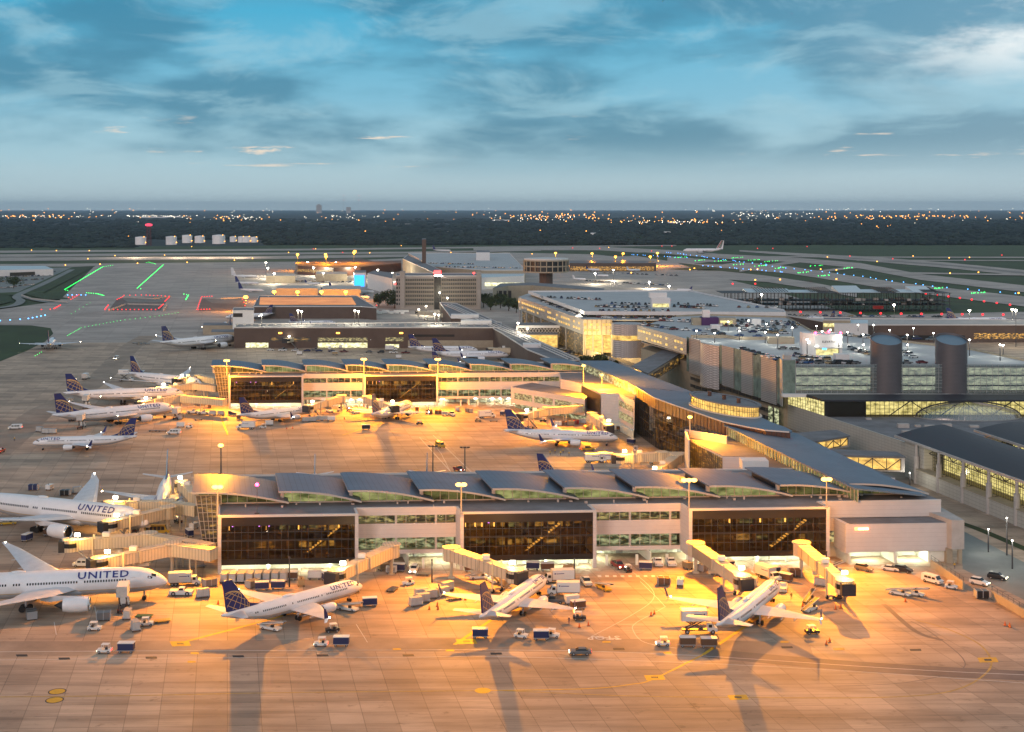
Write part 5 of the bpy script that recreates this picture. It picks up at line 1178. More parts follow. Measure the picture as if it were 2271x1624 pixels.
    c = G(1445, 682, ZE); e = thing('elevator_house', 'white elevator house with a lit lobby on the far garage roof', 'building', (c[0], c[1], ZE + .003)); b = MB(); b.box(0, 13, 0, 10, 0, 6.5); b.box(-1, 11, 3, 11, 6.503, 10); b.build('wall', 'white stucco', e); b = MB(); b.box(.8, 12, -.1, -.01, .2, 2.6); b.build('lit_lobby', 'lit hall', e)
garage_far()
# ------------------------------------------------------------------ vehicles and ground equipment
COLS = dict(white=(.72, .72, .70), silver=(.42, .43, .45), black=(.02, .02, .022), grey=(.14, .145, .15), blue=(.03, .08, .22), red=(.30, .02, .015), tan=(.35, .26, .14), navy=(.012, .02, .085), teal=(.02, .25, .38), brown=(.12, .06, .03), yellow=(.55, .35, .03), green=(.04, .12, .04), maroon=(.12, .01, .015))
for k_, c_ in COLS.items(): mat('paint ' + k_, c_, rough=.32 if k_ not in ('navy', 'brown') else .6)
mat('car glass', (.02, .025, .03), rough=.08); glow('headlamp', (1, .85, .55), 18); glow('tail lamp', (1, .04, .02), 7); glow('amber flasher', (1, .45, .05), 30)
mat('orange cone', (.8, .16, .02), rough=.6); mat('equipment grey', (.30, .30, .30), rough=.6, noise=.2, nscale=1.5); mat('ribbed silver', (.48, .47, .45), rough=.5, noise=.15, nscale=1)
PROTO = {}
def shell(mb, prof, w, inset=.12):
    """side outline [(x,z)...] swept across width w with slightly drawn-in flanks at the top"""
    zs = [p[1] for p in prof]; zm, zM = min(zs), max(zs); n = len(prof)
    def y(z): return w / 2 - inset * max(0, (z - .9) / max(.1, zM - .9))
    mb.add([(x, y(z), z) for x, z in prof] + [(x, -y(z), z) for x, z in prof], [tuple(range(n)), tuple(range(2 * n - 1, n - 1, -1))] + [(i, i + n, (i + 1) % n + n, (i + 1) % n) for i in range(n)])
def wheels(t, xs, w, r=.35, wd=.24):
    for x in xs:
        for s in (1, -1): m = MB(); m.tube((x, s * (w / 2 - wd), r), (x, s * (w / 2 + .02), r), r, r, 14); m.mat(1); m.tube((x, s * (w / 2 + .021), r), (x, s * (w / 2 + .03), r), r * .55, r * .5, 10); m.build('wheel', ['tyre', 'gear grey'], t)
def lights(t, xf, xr, y, z, on=False):
    f = MB()
    for s in (1, -1): f.box(xf - .05, xf + .03, s * y - .2, s * y + .2, z - .1, z + .1)
    f.each('headlight', 'headlamp' if on else 'metal lip', t)
    f = MB()
    for s in (1, -1): f.box(xr - .03, xr + .05, s * y - .15, s * y + .15, z, z + .22)
    f.each('tail_light', 'tail lamp' if on else 'paint red', t)
def make(kind, color, on=False):
    key = (kind, color, on)
    if key in PROTO: return PROTO[key], False
    names = dict(car='parked_car', suv='sport_utility_car', pickup='pickup_truck', van='van', boxtruck='box_truck', hilift='catering_truck', scissor='catering_truck', tug='baggage_tug', cart='baggage_cart', uld='container_dolly', belt='belt_loader', push='pushback_tug', gpu='ground_power_unit', bus='shuttle_bus', crate='equipment_crate', flat='flat_dolly')
    t = thing(names[kind], 'x', dict(car='car', suv='car', pickup='pickup truck', van='van', boxtruck='truck', hilift='catering truck', scissor='catering truck', tug='baggage tug', cart='baggage cart', uld='container dolly', belt='belt loader', push='pushback tug', gpu='generator', bus='bus', crate='crate', flat='dolly')[kind]); P = 'paint ' + color
    if kind in ('car', 'suv'):
        h = 1.45 if kind == 'car' else 1.8; L = 2.35
        b = MB(); shell(b, [(L, .35), (L, .75), (L - .25, .85), (1.0, 1.0 * h / 1.45), (-1.9 if kind == 'car' else -L + .1, 1.02 * h / 1.45), (-L, .95), (-L, .35)], 1.85, .05); b.build('body', P, t)
        c = MB(); shell(c, [(1.05, .98 * h / 1.45), (.35, h - .02), (-1.1 if kind == 'car' else -1.9, h - .04), (-1.75 if kind == 'car' else -2.2, .98 * h / 1.45)], 1.72, .28); c.build('windows', 'car glass', t)
        r = MB(); r.box(-1.05 if kind == 'car' else -1.85, .38, -.66, .66, h - .06, h + .015); r.build('roof', P, t); wheels(t, (1.45, -1.4), 1.85); lights(t, L, -L, .65, .7, on)
    elif kind == 'pickup':
        b = MB(); shell(b, [(2.9, .45), (2.9, 1.05), (1.3, 1.15), (-.35, 1.2), (-2.9, 1.2), (-2.9, .45)], 1.95, .03); b.build('body', P, t)
        c = MB(); shell(c, [(1.35, 1.14), (.75, 1.85), (-.6, 1.87), (-.75, 1.14)], 1.8, .25); c.build('windows', 'car glass', t); r = MB(); r.box(-.58, .78, -.7, .7, 1.83, 1.91); r.build('roof', P, t)
        d = MB(); d.box(-2.75, -.85, -.8, .8, 1.19, 1.215); d.build('cargo_bed', 'engine dark', t); wheels(t, (1.9, -1.85), 1.95, .42); lights(t, 2.9, -2.9, .75, .85, on)
    elif kind in ('van', 'bus'):
        L = 2.8 if kind == 'van' else 3.6; h = 2.15 if kind == 'van' else 2.7; b = MB(); shell(b, [(L, .45), (L, 1.05), (L - .75, 1.25), (L - 1.35, h - .05), (-L + .1, h), (-L, h - .3), (-L, .45)], 2.0, .16); b.build('body', P, t)
        g_ = MB(); g_.hexa([(L - .72, -.8, 1.27), (L - .68, -.8, 1.29), (L - .68, .8, 1.29), (L - .72, .8, 1.27), (L - 1.34, -.72, h - .12), (L - 1.28, -.72, h - .1), (L - 1.28, .72, h - .1), (L - 1.34, .72, h - .12)])
        for s in (1, -1):
            for x in ([L - 2.3, L - 3.5, L - 4.6] if kind == 'van' else [L - 2.4 - 1.1 * i for i in range(5)]): g_.hexa([(x, s * 1.0, 1.25), (x + .95, s * 1.0, 1.25), (x + .95, s * .9, 1.25), (x, s * .9, 1.25), (x, s * .94, h - .4), (x + .95, s * .94, h - .4), (x + .95, s * .84, h - .4), (x, s * .84, h - .4)])
        g_.build('windows', 'car glass', t); wheels(t, (L - .95, -L + 1.1), 2.0, .38); lights(t, L, -L, .75, .8, on)
    elif kind in ('boxtruck', 'hilift', 'scissor'):
        ch = MB(); ch.box(-4.0, 3.6, -.55, .55, .6, .85); ch.build('chassis', 'engine dark', t)
        c = MB(); shell(c, [(3.9, .6), (3.9, 1.35), (3.2, 1.55), (2.75, 2.35), (1.75, 2.4), (1.75, .6)], 2.2, .12); c.build('cab', 'paint white', t); w = MB(); w.hexa([(3.22, -.92, 1.56), (3.28, -.92, 1.6), (3.28, .92, 1.6), (3.22, .92, 1.56), (2.8, -.88, 2.28), (2.86, -.88, 2.3), (2.86, .88, 2.3), (2.8, .88, 2.28)]); 
        for s in (1, -1): w.box(1.95, 2.7, s * 1.02 - .06, s * 1.02 + .06, 1.5, 2.15)
        w.build('windshield', 'car glass', t); wheels(t, (2.9, -2.2, -3.1) if kind == 'boxtruck' else (2.9, -2.8), 2.2, .48, .3)
        z0 = {'boxtruck': .95, 'hilift': 4.0, 'scissor': 2.9}[kind]; b = MB(); b.box(-4.1, 1.6, -1.22, 1.22, z0, z0 + 2.4); bo = b.build('cargo_box', 'paint white', t); e = MB()
        for x in (-4.1, 1.52): e.box(x - .03, x + .11, -1.26, 1.26, z0 - .03, z0 + 2.44)
        e.build('corner_posts', 'ribbed silver', bo)
        lg = MB()
        for s in (-1, 1): lg.box(-1.4, .6, s * 1.225 - .01, s * 1.225 + .01, z0 + 1.45, z0 + 1.62); lg.box(.75, 1.1, s * 1.225 - .01, s * 1.225 + .01, z0 + 1.4, z0 + 1.75)
        lg.build('side_lettering', 'lettering blue', bo)
        if kind != 'boxtruck':
            pf = MB(); pf.box(1.55, 3.4, -1.1, 1.1, z0 - .02, z0 + .1)
            for s in (1, -1): pf.bar((1.6, s * 1.05, z0 + 1), (3.4, s * 1.05, z0 + 1), .06, .06); pf.bar((3.35, s * 1.05, z0), (3.35, s * 1.05, z0 + 1), .06, .06)
            pf.build('platform', 'ribbed silver', t); sx = MB()
            for s in (1, -1): sx.bar((-3.2, s * .8, .9), (.8, s * .8, z0), .18, .24); sx.bar((.8, s * .8, .9), (-3.2, s * .8, z0), .18, .24)
            sx.build('scissor_lift', 'engine dark', t)
        lights(t, 3.9, -4.1, .8, 1.0, on)
    elif kind == 'tug':
        b = MB(); shell(b, [(1.5, .3), (1.5, .85), (.5, 1.0), (.3, .75), (-.9, .75), (-1.0, .95), (-1.5, .95), (-1.5, .3)], 1.45, .03); b.build('body', P, t); c = MB(); c.box(-1.0, .6, -.68, .68, 1.85, 1.93)
        for x in (-.95, .5):
            for s in (1, -1): c.box(x - .04, x + .04, s * .64 - .04, s * .64 + .04, .8, 1.85)
        c.build('canopy', 'paint white', t); s_ = MB(); s_.box(-.7, -.2, -.4, .4, .75, 1.2); s_.build('seat', 'engine dark', t); wheels(t, (1.0, -.95), 1.45, .3); lights(t, 1.5, -1.5, .5, .6, on)
    elif kind == 'cart':
        b = MB(); b.box(-1.7, 1.7, -.8, .8, .45, .6); b.bar((1.7, 0, .5), (2.6, 0, .3), .08, .08); b.build('deck', 'gear grey', t); r = MB(); r.box(-1.75, 1.75, -.86, .86, 2.05, 2.2); r.build('roof', 'paint white', t); c = MB(); c.box(-1.68, 1.68, -.79, .79, .62, 2.04); c.build('curtains', P, t); wheels(t, (1.2, -1.2), 1.5, .25, .15)
    elif kind == 'uld':
        b = MB(); b.box(-1.7, 1.7, -1.0, 1.0, .4, .55); b.build('deck', 'gear grey', t); c = MB(); c.prism([(-1.5, -.75), (1.5, -.75), (1.5, .75), (-1.5, .75)], .56, 2.15); c.build('container', 'ribbed silver', t); k = MB(); k.box(-1.52, 1.52, -.78, .78, 2.1, 2.18); k.box(-.05, .05, -.77, -.751, .6, 2.1); k.build('container_rim', 'gear grey', t); wheels(t, (1.2, -1.2), 1.7, .22, .15)
    elif kind == 'flat':
        b = MB(); b.box(-1.9, 1.9, -1.0, 1.0, .4, .52)
        for i in range(7): b.tube((-1.7 + i * .57, -.9, .56), (-1.7 + i * .57, .9, .56), .05, .05, 6)
        b.build('roller_deck', P, t); wheels(t, (1.3, -1.3), 1.7, .22, .15)
    elif kind == 'belt':
        b = MB(); shell(b, [(2.6, .3), (2.6, .7), (1.2, .85), (-2.4, .85), (-2.4, .3)], 1.7, .02); b.build('body', P, t); c = MB(); c.bar((-3.6, .1, .75), (3.9, .1, 2.2), .95, .22); co = c.build('conveyor', 'engine dark', t); e = MB()
        for s in (-.42, .62): e.bar((-3.6, s, .85), (3.9, s, 2.3), .07, .2)
        e.build('side_rails', 'paint white', co); s_ = MB(); s_.box(.6, 1.3, -.8, -.35, .85, 1.35); s_.build('seat', 'engine dark', t); wheels(t, (1.7, -1.6), 1.7, .32)
    elif kind == 'push':
        b = MB(); shell(b, [(2.8, .35), (2.8, 1.1), (.9, 1.25), (-2.8, 1.25), (-2.8, .35)], 2.3, .05); b.build('body', P, t); c = MB(); shell(c, [(1.0, 1.25), (.75, 1.95), (-.45, 1.95), (-.6, 1.25)], 2.0, .15); c.build('cab', P, t); w = MB(); w.box(.95, 1.0, -.8, .8, 1.4, 1.85)
        for s in (1, -1): w.box(-.4, .7, s * .96 - .04, s * .96 + .04, 1.4, 1.85)
        w.build('windows', 'car glass', t); wheels(t, (1.7, -1.7), 2.3, .55, .35); lights(t, 2.8, -2.8, .8, .9, on)
    elif kind == 'gpu':
        b = MB(); b.box(-1.4, 1.4, -.8, .8, .5, 1.9); b.build('housing', P, t); g_ = MB()
        for i in range(5): g_.box(-1.1, 1.1, -.82, -.8, .7 + i * .22, .8 + i * .22)
        g_.build('louvres', 'engine dark', t); d = MB(); d.tube((-.6, 0, 1.9), (-.6, 0, 2.3), .1); d.build('exhaust_pipe', 'engine dark', t); wheels(t, (.9, -.9), 1.5, .28, .15)
    elif kind == 'crate':
        b = MB(); b.box(-1.5, 1.5, -1.1, 1.1, .25, 1.9); b.build('box', P, t); e = MB()
        for x in (-1.5, 0, 1.5): e.box(x - .08, x + .08, -1.15, 1.15, .2, 1.95)
        e.build('frame', 'gear grey', t); l = MB()
        for x in (-1.2, 1.2):
            for y in (-.9, .9): l.box(x - .1, x + .1, y - .1, y + .1, 0, .25)
        l.build('feet', 'engine dark', t)
    freeze(t); PROTO[key] = t; return t, True
def put(kind, color, x, y, hd, label, on=False, z=0.0, group=None, s=1.0, d=(0, 0)):
    t, new = make(kind, color, on); p = G(x, y, z); loc = (p[0] + d[0], p[1] + d[1], z + .02); rz = R(hd)
    if new: t.location = loc; t.rotation_euler = (0, 0, rz); t.scale = (s, s, s); t['label'] = label; o = t
    else: o = dup(t, loc, rz, label, None, s)
    if group: o['group'] = group
    elif 'group' in o.keys(): del o['group']
    return o
V = [
 ('crate', 'navy', 74, 1087, 5, 'dark open crate on the apron behind the wing tip of the second large jet'), ('gpu', 'white', 110, 1087, 80, 'white generator with dark louvres beside the dark crate behind the second large jet'), ('crate', 'black', 145, 1099, 0, 'low black crate behind the raised wing tip of the second large jet'), ('uld', 'white', 172, 1094, 40, 'pale container dolly touching the raised white wing tip at the left'),
 ('belt', 'yellow', 16, 1164, 20, 'yellow loader under the rear fuselage of the second large jet'), ('bus', 'yellow', 349, 1184, 5, 'amber lit shuttle bus between the jet bridges at the left end of the nearest pier'), ('gpu', 'white', 430, 1174, 70, 'white generator box beside the slanted glass end of the nearest pier'), ('van', 'white', 186, 1257, 178, 'white van parked above the nearest large jet behind its roof'),
 ('push', 'white', 402, 1320, 0, 'white pushback tug in front of the nose of the nearest large jet'), ('boxtruck', 'white', 411, 1298, 5, 'white service truck behind the white pushback tug'), ('hilift', 'white', 274, 1352, 100, 'catering truck with lamps lit at the front door of the nearest large jet'), ('uld', 'white', 283, 1372, 95, 'grey container standing behind the catering truck of the nearest large jet'),
 ('tug', 'white', 325, 1388, 10, 'small white tug with a green cap driver left of the yellow dolly'), ('flat', 'yellow', 359, 1380, 15, 'yellow roller dolly towed behind the small tug below the nearest large jet'), ('flat', 'green', 320, 1370, 0, 'green roller dolly beside the catering truck'),
 ('cart', 'white', 698, 1285, 0, 'white closed baggage cart parked before the lit loading bay at the left glass bay'), ('cart', 'navy', 581, 1309, 10, 'blue curtained baggage cart behind the far wing of the left airliner, left one of two'), ('cart', 'navy', 617, 1307, 0, 'blue curtained baggage cart behind the far wing of the left airliner, right one of two'),
 ('gpu', 'white', 868, 1272, 0, 'white generator parked below the foot of the first jet bridge'), ('suv', 'white', 918, 1269, -95, 'car facing us with both headlights on before the lit loading bays', True), ('tug', 'white', 905, 1298, 200, 'lone white tug on the orange lit apron left of the second jet bridge'),
 ('uld', 'white', 922, 1344, 28, 'white container, nearest of the train left of the middle airliner'), ('uld', 'white', 938, 1336, 28, 'white container, second of the train left of the middle airliner'), ('uld', 'white', 955, 1328, 28, 'white container, third of the train left of the middle airliner'), ('uld', 'white', 934, 1325, 28, 'white container beside the train, behind its second car'), ('uld', 'white', 982, 1322, 35, 'white container under the wing tip of the middle airliner'), ('uld', 'white', 992, 1310, 40, 'white container furthest back near the wing tip of the middle airliner'),
 ('belt', 'white', 600, 1397, -28, 'belt loader parked below the tail of the left airliner'), ('belt', 'white', 771, 1354, -25, 'belt loader standing at the nose of the left airliner'), ('tug', 'black', 737, 1402, 200, 'dark tug loaded with gear in front of the near wing tip of the left airliner'), ('tug', 'white', 712, 1433, 180, 'white tug towing a blue cart leftwards on the service road below the left airliner', True), ('cart', 'navy', 757, 1433, 180, 'blue cart towed along the service road below the left airliner'),
 ('tug', 'white', 232, 1448, 180, 'white tug driving left on the service road at the lower left', True), ('cart', 'navy', 280, 1447, 180, 'blue cart towed along the service road at the lower left'),
 ('cart', 'navy', 1065, 1415, 0, 'blue baggage cart parked below the tail of the middle airliner'), ('tug', 'white', 1156, 1415, -20, 'white tug parked in the shadow below the middle airliner'), ('cart', 'navy', 1200, 1419, 0, 'blue baggage cart hitched to a tug, right of the white tug in the shadow'), ('tug', 'white', 1226, 1414, -10, 'tug at the right end of the blue cart below the middle airliner'), ('car', 'grey', 1287, 1452, 180, 'grey car driving on the service road below the STOP marking', True),
 ('boxtruck', 'white', 1249, 1320, 180, 'white box truck with blue side lettering beside the right engine of the middle airliner'), ('pickup', 'grey', 1226, 1338, 175, 'grey pickup tucked between the box truck and the wing of the middle airliner'), ('pickup', 'white', 1300, 1296, -80, 'white pickup parked on the orange apron right of the white box truck'), ('belt', 'yellow', 1338, 1308, -62, 'belt loader parked alone right of the white pickup'), ('boxtruck', 'white', 1237, 1292, 190, 'white service truck at the nose of the middle airliner'), ('pickup', 'red', 1371, 1259, -70, 'red vehicle leaving the lit opening beside the crosswalk', True),
 ('cart', 'white', 1268, 1340, 20, 'white closed cart above the right wing of the middle airliner'), ('cart', 'brown', 1282, 1352, 20, 'brown cart just above the right wing tip of the middle airliner'), ('tug', 'black', 1285, 1375, 0, 'dark tug under the lit right wing tip of the middle airliner'), ('crate', 'brown', 1472, 1297, 0, 'brown box crate on the orange apron left of the tank vehicle'), ('gpu', 'white', 1509, 1299, 80, 'white tank vehicle beside the brown crate on the orange apron'),
 ('push', 'white', 1459, 1253, -88, 'white tug parked before the lit bays right of the crosswalk, left one'), ('push', 'white', 1488, 1253, -88, 'white tug parked before the lit bays right of the crosswalk, right one'),
 ('scissor', 'white', 1551, 1404, 0, 'catering truck with raised box at the rear of the right airliner'), ('tug', 'white', 1470, 1432, 180, 'tug pulling a cart leftwards on the service road below the catering truck', True), ('cart', 'brown', 1525, 1434, 180, 'first cart towed on the service road below the catering truck'), ('cart', 'brown', 1572, 1436, 180, 'second cart towed on the service road below the catering truck'),
 ('push', 'white', 1736, 1310, 75, 'white pushback tug at the nose of the right airliner'), ('boxtruck', 'brown', 1704, 1285, -60, 'brown bodied truck parked behind the third jet bridge cab'), ('crate', 'brown', 1762, 1279, 0, 'brown crate with gear between the third and fourth jet bridges'), ('belt', 'yellow', 1794, 1335, 60, 'belt loader below the fourth jet bridge, the further one'), ('belt', 'white', 1797, 1355, 50, 'belt loader below the fourth jet bridge, the nearer one'), ('tug', 'black', 1801, 1406, 10, 'dark tug standing below the right wing tip of the right airliner'),
 ('suv', 'tan', 1916, 1266, -40, 'tan car parked before the lit garage openings of the white end block'), ('car', 'white', 1975, 1266, -30, 'white car parked before the white end block, beside a dark one'), ('suv', 'black', 2003, 1269, -35, 'black car parked before the white end block'), ('van', 'white', 2068, 1293, -55, 'white passenger van parked by the low orange wall'), ('tug', 'white', 2110, 1306, -30, 'small white tug against the low orange wall'), ('belt', 'white', 1996, 1320, -38, 'folded belt loader on the orange apron, left of a pair'), ('belt', 'white', 2026, 1320, -38, 'folded belt loader on the orange apron, right of a pair'),
 ('suv', 'white', 2172, 1297, -45, 'white patrol car with amber roof lights behind the low wall', True), ('suv', 'black', 2212, 1285, -35, 'black car with headlights on beside the road at the right', True), ('crate', 'black', 2177, 1326, 0, 'black open container at the gap of the low orange wall'),
 ('boxtruck', 'white', 545, 952, 180, 'white box truck below the tail of the left airliner at the second pier'), ('tug', 'white', 583, 950, 190, 'white tug right of the box truck on the second apron'), ('cart', 'white', 597, 944, 10, 'white cart behind the tug on the second apron'),
 ('uld', 'white', 678, 936, 8, 'white container at the left end of the cart row under the second pier'), ('uld', 'white', 693, 935, 8, 'second white container from the left in the cart row under the second pier'), ('uld', 'white', 707, 933, 8, 'third white container in the cart row under the second pier'), ('uld', 'white', 721, 933, 8, 'fourth white container in the cart row under the second pier'), ('cart', 'white', 735, 934, 8, 'closed white cart at the right end of the row under the second pier'),
 ('suv', 'white', 731, 914, -60, 'white car near the lit bays left of the sloping jet bridge at the second pier'), ('van', 'white', 755, 911, -90, 'white van facing us before the lit bays of the second pier'), ('cart', 'black', 812, 953, 0, 'dark framed cart alone on the second apron'), ('crate', 'brown', 952, 918, 0, 'brown crate before the right glass bay of the second pier, left one'), ('crate', 'brown', 972, 918, 0, 'brown crate before the right glass bay of the second pier, right one'), ('pickup', 'white', 1002, 922, -70, 'white pickup right of the brown crates at the second pier'), ('gpu', 'white', 987, 922, 0, 'white generator between the brown crate and the white pickup'),
 ('tug', 'black', 931, 942, 0, 'dark tug under the wing of the right airliner at the second pier'), ('van', 'yellow', 976, 992, -60, 'yellow lit van on the lane between the piers'), ('pickup', 'red', 1018, 1045, -60, 'dark red vehicle on the lane just behind the nearest roofs', True),
 ('tug', 'tan', 1060, 935, 0, 'tan tug among gear before the white stretch of the second pier'), ('boxtruck', 'tan', 1080, 927, 20, 'tan truck among gear before the white stretch of the second pier'), ('flat', 'grey', 1095, 935, 0, 'empty flat dolly right of the tan gear'),
 ('crate', 'white', 1238, 944, 0, 'white bin in the row under the bent jet bridge, first from the left'), ('crate', 'brown', 1253, 944, 0, 'brown bin in the row under the bent jet bridge'), ('crate', 'tan', 1266, 944, 0, 'tan bin in the row under the bent jet bridge'), ('crate', 'red', 1277, 941, 0, 'red bin in the row under the bent jet bridge'), ('uld', 'white', 1292, 940, 0, 'container at the right end of the row under the bent jet bridge'),
 ('boxtruck', 'white', 1321, 1026, 0, 'white truck below the nose of the airliner on the second apron, left one'), ('boxtruck', 'white', 1350, 1024, 0, 'white truck below the nose of the airliner on the second apron, right one'), ('pickup', 'yellow', 1303, 1000, 20, 'amber lit pickup under the engine of the airliner on the second apron', True),
 ('van', 'white', 34, 952, 190, 'white van with lights on at the left edge of the taxi road', True), ('hilift', 'white', 181, 950, 95, 'hi-lift truck under the rear door of the nearest jet of the left row'), ('scissor', 'white', 394, 929, 85, 'hi-lift truck at the front door of the nearest jet of the left row'), ('hilift', 'white', 192, 905, 95, 'hi-lift truck at the rear of the middle jet of the left row'),
 ('uld', 'white', 88, 958, -30, 'grey container on a dolly below the tail of the left row, first of three'), ('uld', 'white', 102, 962, -10, 'grey container on a dolly below the tail of the left row, second of three'), ('uld', 'white', 117, 962, 0, 'grey container on a dolly below the tail of the left row, third of three'), ('uld', 'white', 155, 892, 40, 'grey container behind the nearest jet of the left row'),
 ('cart', 'white', 401, 948, 0, 'white cart on the apron below the hi-lift truck of the left row'), ('tug', 'white', 420, 949, 180, 'white tug right of the white cart below the left row'), ('van', 'white', 386, 963, 180, 'white vehicle driving left below the left row', True), ('flat', 'grey', 340, 957, 0, 'empty flat dolly right of the rolling airliner tail, left one'), ('flat', 'grey', 361, 957, 0, 'empty flat dolly right of the rolling airliner tail, right one'),
 ('boxtruck', 'red', 191, 841, 90, 'red truck on the taxiway above the tails of the left row'), ('van', 'white', 258, 797, -90, 'vehicle with bright headlights coming down the taxi lane', True), ('pickup', 'red', 1, 1004, 90, 'red vehicle at the very left edge of the second apron', True), ('hilift', 'white', 280, 846, 0, 'hi-lift truck at the tail of the angled jet of the left row'),
 ('push', 'white', 428, 917, 0, 'pushback tug among the amber jet bridges of the second pier, left one'), ('push', 'white', 452, 919, 0, 'pushback tug among the amber jet bridges of the second pier, middle one'), ('uld', 'white', 472, 921, 0, 'container before the left corner of the second pier, left one'), ('uld', 'white', 490, 921, 0, 'container before the left corner of the second pier, right one'),
 ('van', 'white', 582, 768, 10, 'white van under the left half of the brown pier, left one'), ('van', 'white', 573, 764, 10, 'white van under the left half of the brown pier, right one'), ('pickup', 'grey', 546, 768, 0, 'grey pickup alone left of the white vans at the brown pier'), ('pickup', 'grey', 628, 777, 0, 'grey pickup in the open apron behind the second pier, left one'), ('cart', 'white', 664, 787, 0, 'white topped cart in motion on the open apron, left one'), ('pickup', 'grey', 700, 778, 10, 'grey pickup in the middle of the open apron'), ('cart', 'white', 731, 776, 90, 'white cart standing on end in the open apron'), ('van', 'white', 756, 772, 90, 'small white van in the open apron left of the tail-on airliner'), ('cart', 'tan', 743, 787, 0, 'tan cart in motion on the open apron, right one'), ('van', 'white', 703, 761, 0, 'white van before the lit ground floor of the brown pier'), ('boxtruck', 'white', 768, 765, 0, 'white truck before the lit ground floor of the brown pier'), ('boxtruck', 'grey', 868, 778, 0, 'grey truck in motion right of the tail-on airliner'), ('cart', 'white', 884, 795, 0, 'dark and white cart left of the two tails behind the second pier'), ('tug', 'yellow', 780, 768, 0, 'yellow tug by the wing of the tail-on airliner'),
]
for v_ in V: put(*v_[:6], on=(len(v_) > 6))
for i in range(8): put('uld', 'white', 499 + i * 18.8, 1291 - i * .4, 88, '%s container from the left in the row before the left glass bay' % ('first second third fourth fifth sixth seventh eighth'.split()[i]), s=1.12)
for i, x in enumerate((376, 392, 410, 428)): put('flat', 'grey', 300 + i * 9, 762 + (i % 2) * 2, 10, '%s dolly of the string left of the large airliner at the brown pier' % ('first second third fourth'.split()[i]))
# loose equipment round the stands
rg = random.Random(21); GS = []
for x, y in ((520, 1287), (560, 1303), (645, 1286), (668, 1300), (724, 1290), (850, 1265), (884, 1268), (938, 1276), (1045, 1268), (1062, 1284), (1092, 1291), (1118, 1300), (1182, 1264), (1214, 1266), (1262, 1268), (1392, 1268), (1432, 1264), (1525, 1262), (1560, 1266), (1592, 1276), (1614, 1262), (1672, 1300), (1715, 1275), (1742, 1290), (1820, 1300), (1845, 1268), (1860, 1330), (1008, 1330), (1100, 1355), (870, 1310), (820, 1345), (660, 1345), (690, 1360), (450, 1325), (465, 1300), (230, 1375), (210, 1398), (300, 1398), (70, 1372), (110, 1190), (150, 1212), (60, 1200), (300, 1180), (340, 1165), (395, 1160), (420, 1190), (440, 1260)): GS.append((x, y, 'around the nearest pier'))
for x, y in ((515, 922), (530, 930), (560, 925), (640, 915), (655, 928), (775, 912), (790, 918), (835, 908), (860, 914), (890, 908), (925, 912), (1015, 912), (1040, 915), (1115, 922), (1140, 928), (1180, 930), (1205, 936), (1222, 930), (1300, 955), (1330, 960), (1375, 955), (1400, 985), (1410, 1000), (1440, 1030), (400, 930), (440, 932), (300, 930), (240, 945), (200, 925), (160, 935), (250, 880), (330, 868), (290, 905), (370, 915), (440, 900), (465, 905)): GS.append((x, y, 'around the second pier'))
gi = {}
for x, y, w in sorted(GS):
    gi[w] = gi.get(w, 0) + 1; n_ = gi[w]; u_ = 'first second third fourth fifth sixth seventh eighth ninth'.split(); tn = {2: 'twenty', 3: 'thirty', 4: 'forty'}
    o_ = (u_ + 'tenth eleventh twelfth thirteenth fourteenth fifteenth sixteenth seventeenth eighteenth nineteenth'.split())[n_ - 1] if n_ < 20 else (tn[n_ // 10] + '-' + u_[n_ % 10 - 1] if n_ % 10 else {2: 'twentieth', 3: 'thirtieth', 4: 'fortieth'}[n_ // 10])
    k_, c_ = rg.choice((('tug', 'white'), ('uld', 'white'), ('cart', 'navy'), ('flat', 'grey'), ('belt', 'white'), ('gpu', 'tan'), ('crate', 'grey'), ('cart', 'brown'), ('tug', 'black')))
    put(k_, c_, x, y, rg.uniform(0, 180), '%s %s, %s from the left of the loose equipment %s' % ({'navy': 'blue'}.get(c_, c_), {'uld': 'container', 'flat': 'dolly', 'gpu': 'generator', 'belt': 'belt loader'}.get(k_, k_), o_, w))
# traffic cones
def cone(x, y, lab, g='traffic cones on the apron'):
    if not hasattr(cone, 'p'):
        t = thing('traffic_cone', lab, 'traffic cone', (0, 0, 0), 0, g); m = MB(); m.tube((0, 0, .06), (0, 0, 1.0), .28, .05, 10); m.build('cone', 'orange cone', t); m = MB(); m.box(-.35, .35, -.35, .35, 0, .06); m.build('base', 'engine dark', t); cone.p = freeze(t); o = t; o.location = G(x, y, 0)
    else: o = dup(cone.p, G(x, y, 0), 0, lab, g)
    return o
CONES = []
for x, y in ((484, 1340), (970, 1345), (971, 1352), (952, 1352), (1032, 1331), (1285, 1392), (1305, 1388), (1444, 1366), (1451, 1362), (1833, 1430), (1840, 1424), (2229, 1388), (2239, 1390), (720, 1420), (743, 1420), (636, 952), (649, 951), (764, 930), (1853, 1352), (1864, 1350), (2008, 1335), (2240, 1392), (1780, 1345), (1100, 1343)): CONES.append((x, y))
for i, (x, y) in enumerate(sorted(CONES)): cone(x, y, 'orange traffic cone on the apron, %s counted from the left' % 'first second third fourth fifth sixth seventh eighth ninth tenth eleventh twelfth thirteenth fourteenth fifteenth sixteenth seventeenth eighteenth nineteenth twentieth twenty-first twenty-second twenty-third twenty-fourth'.split()[i])
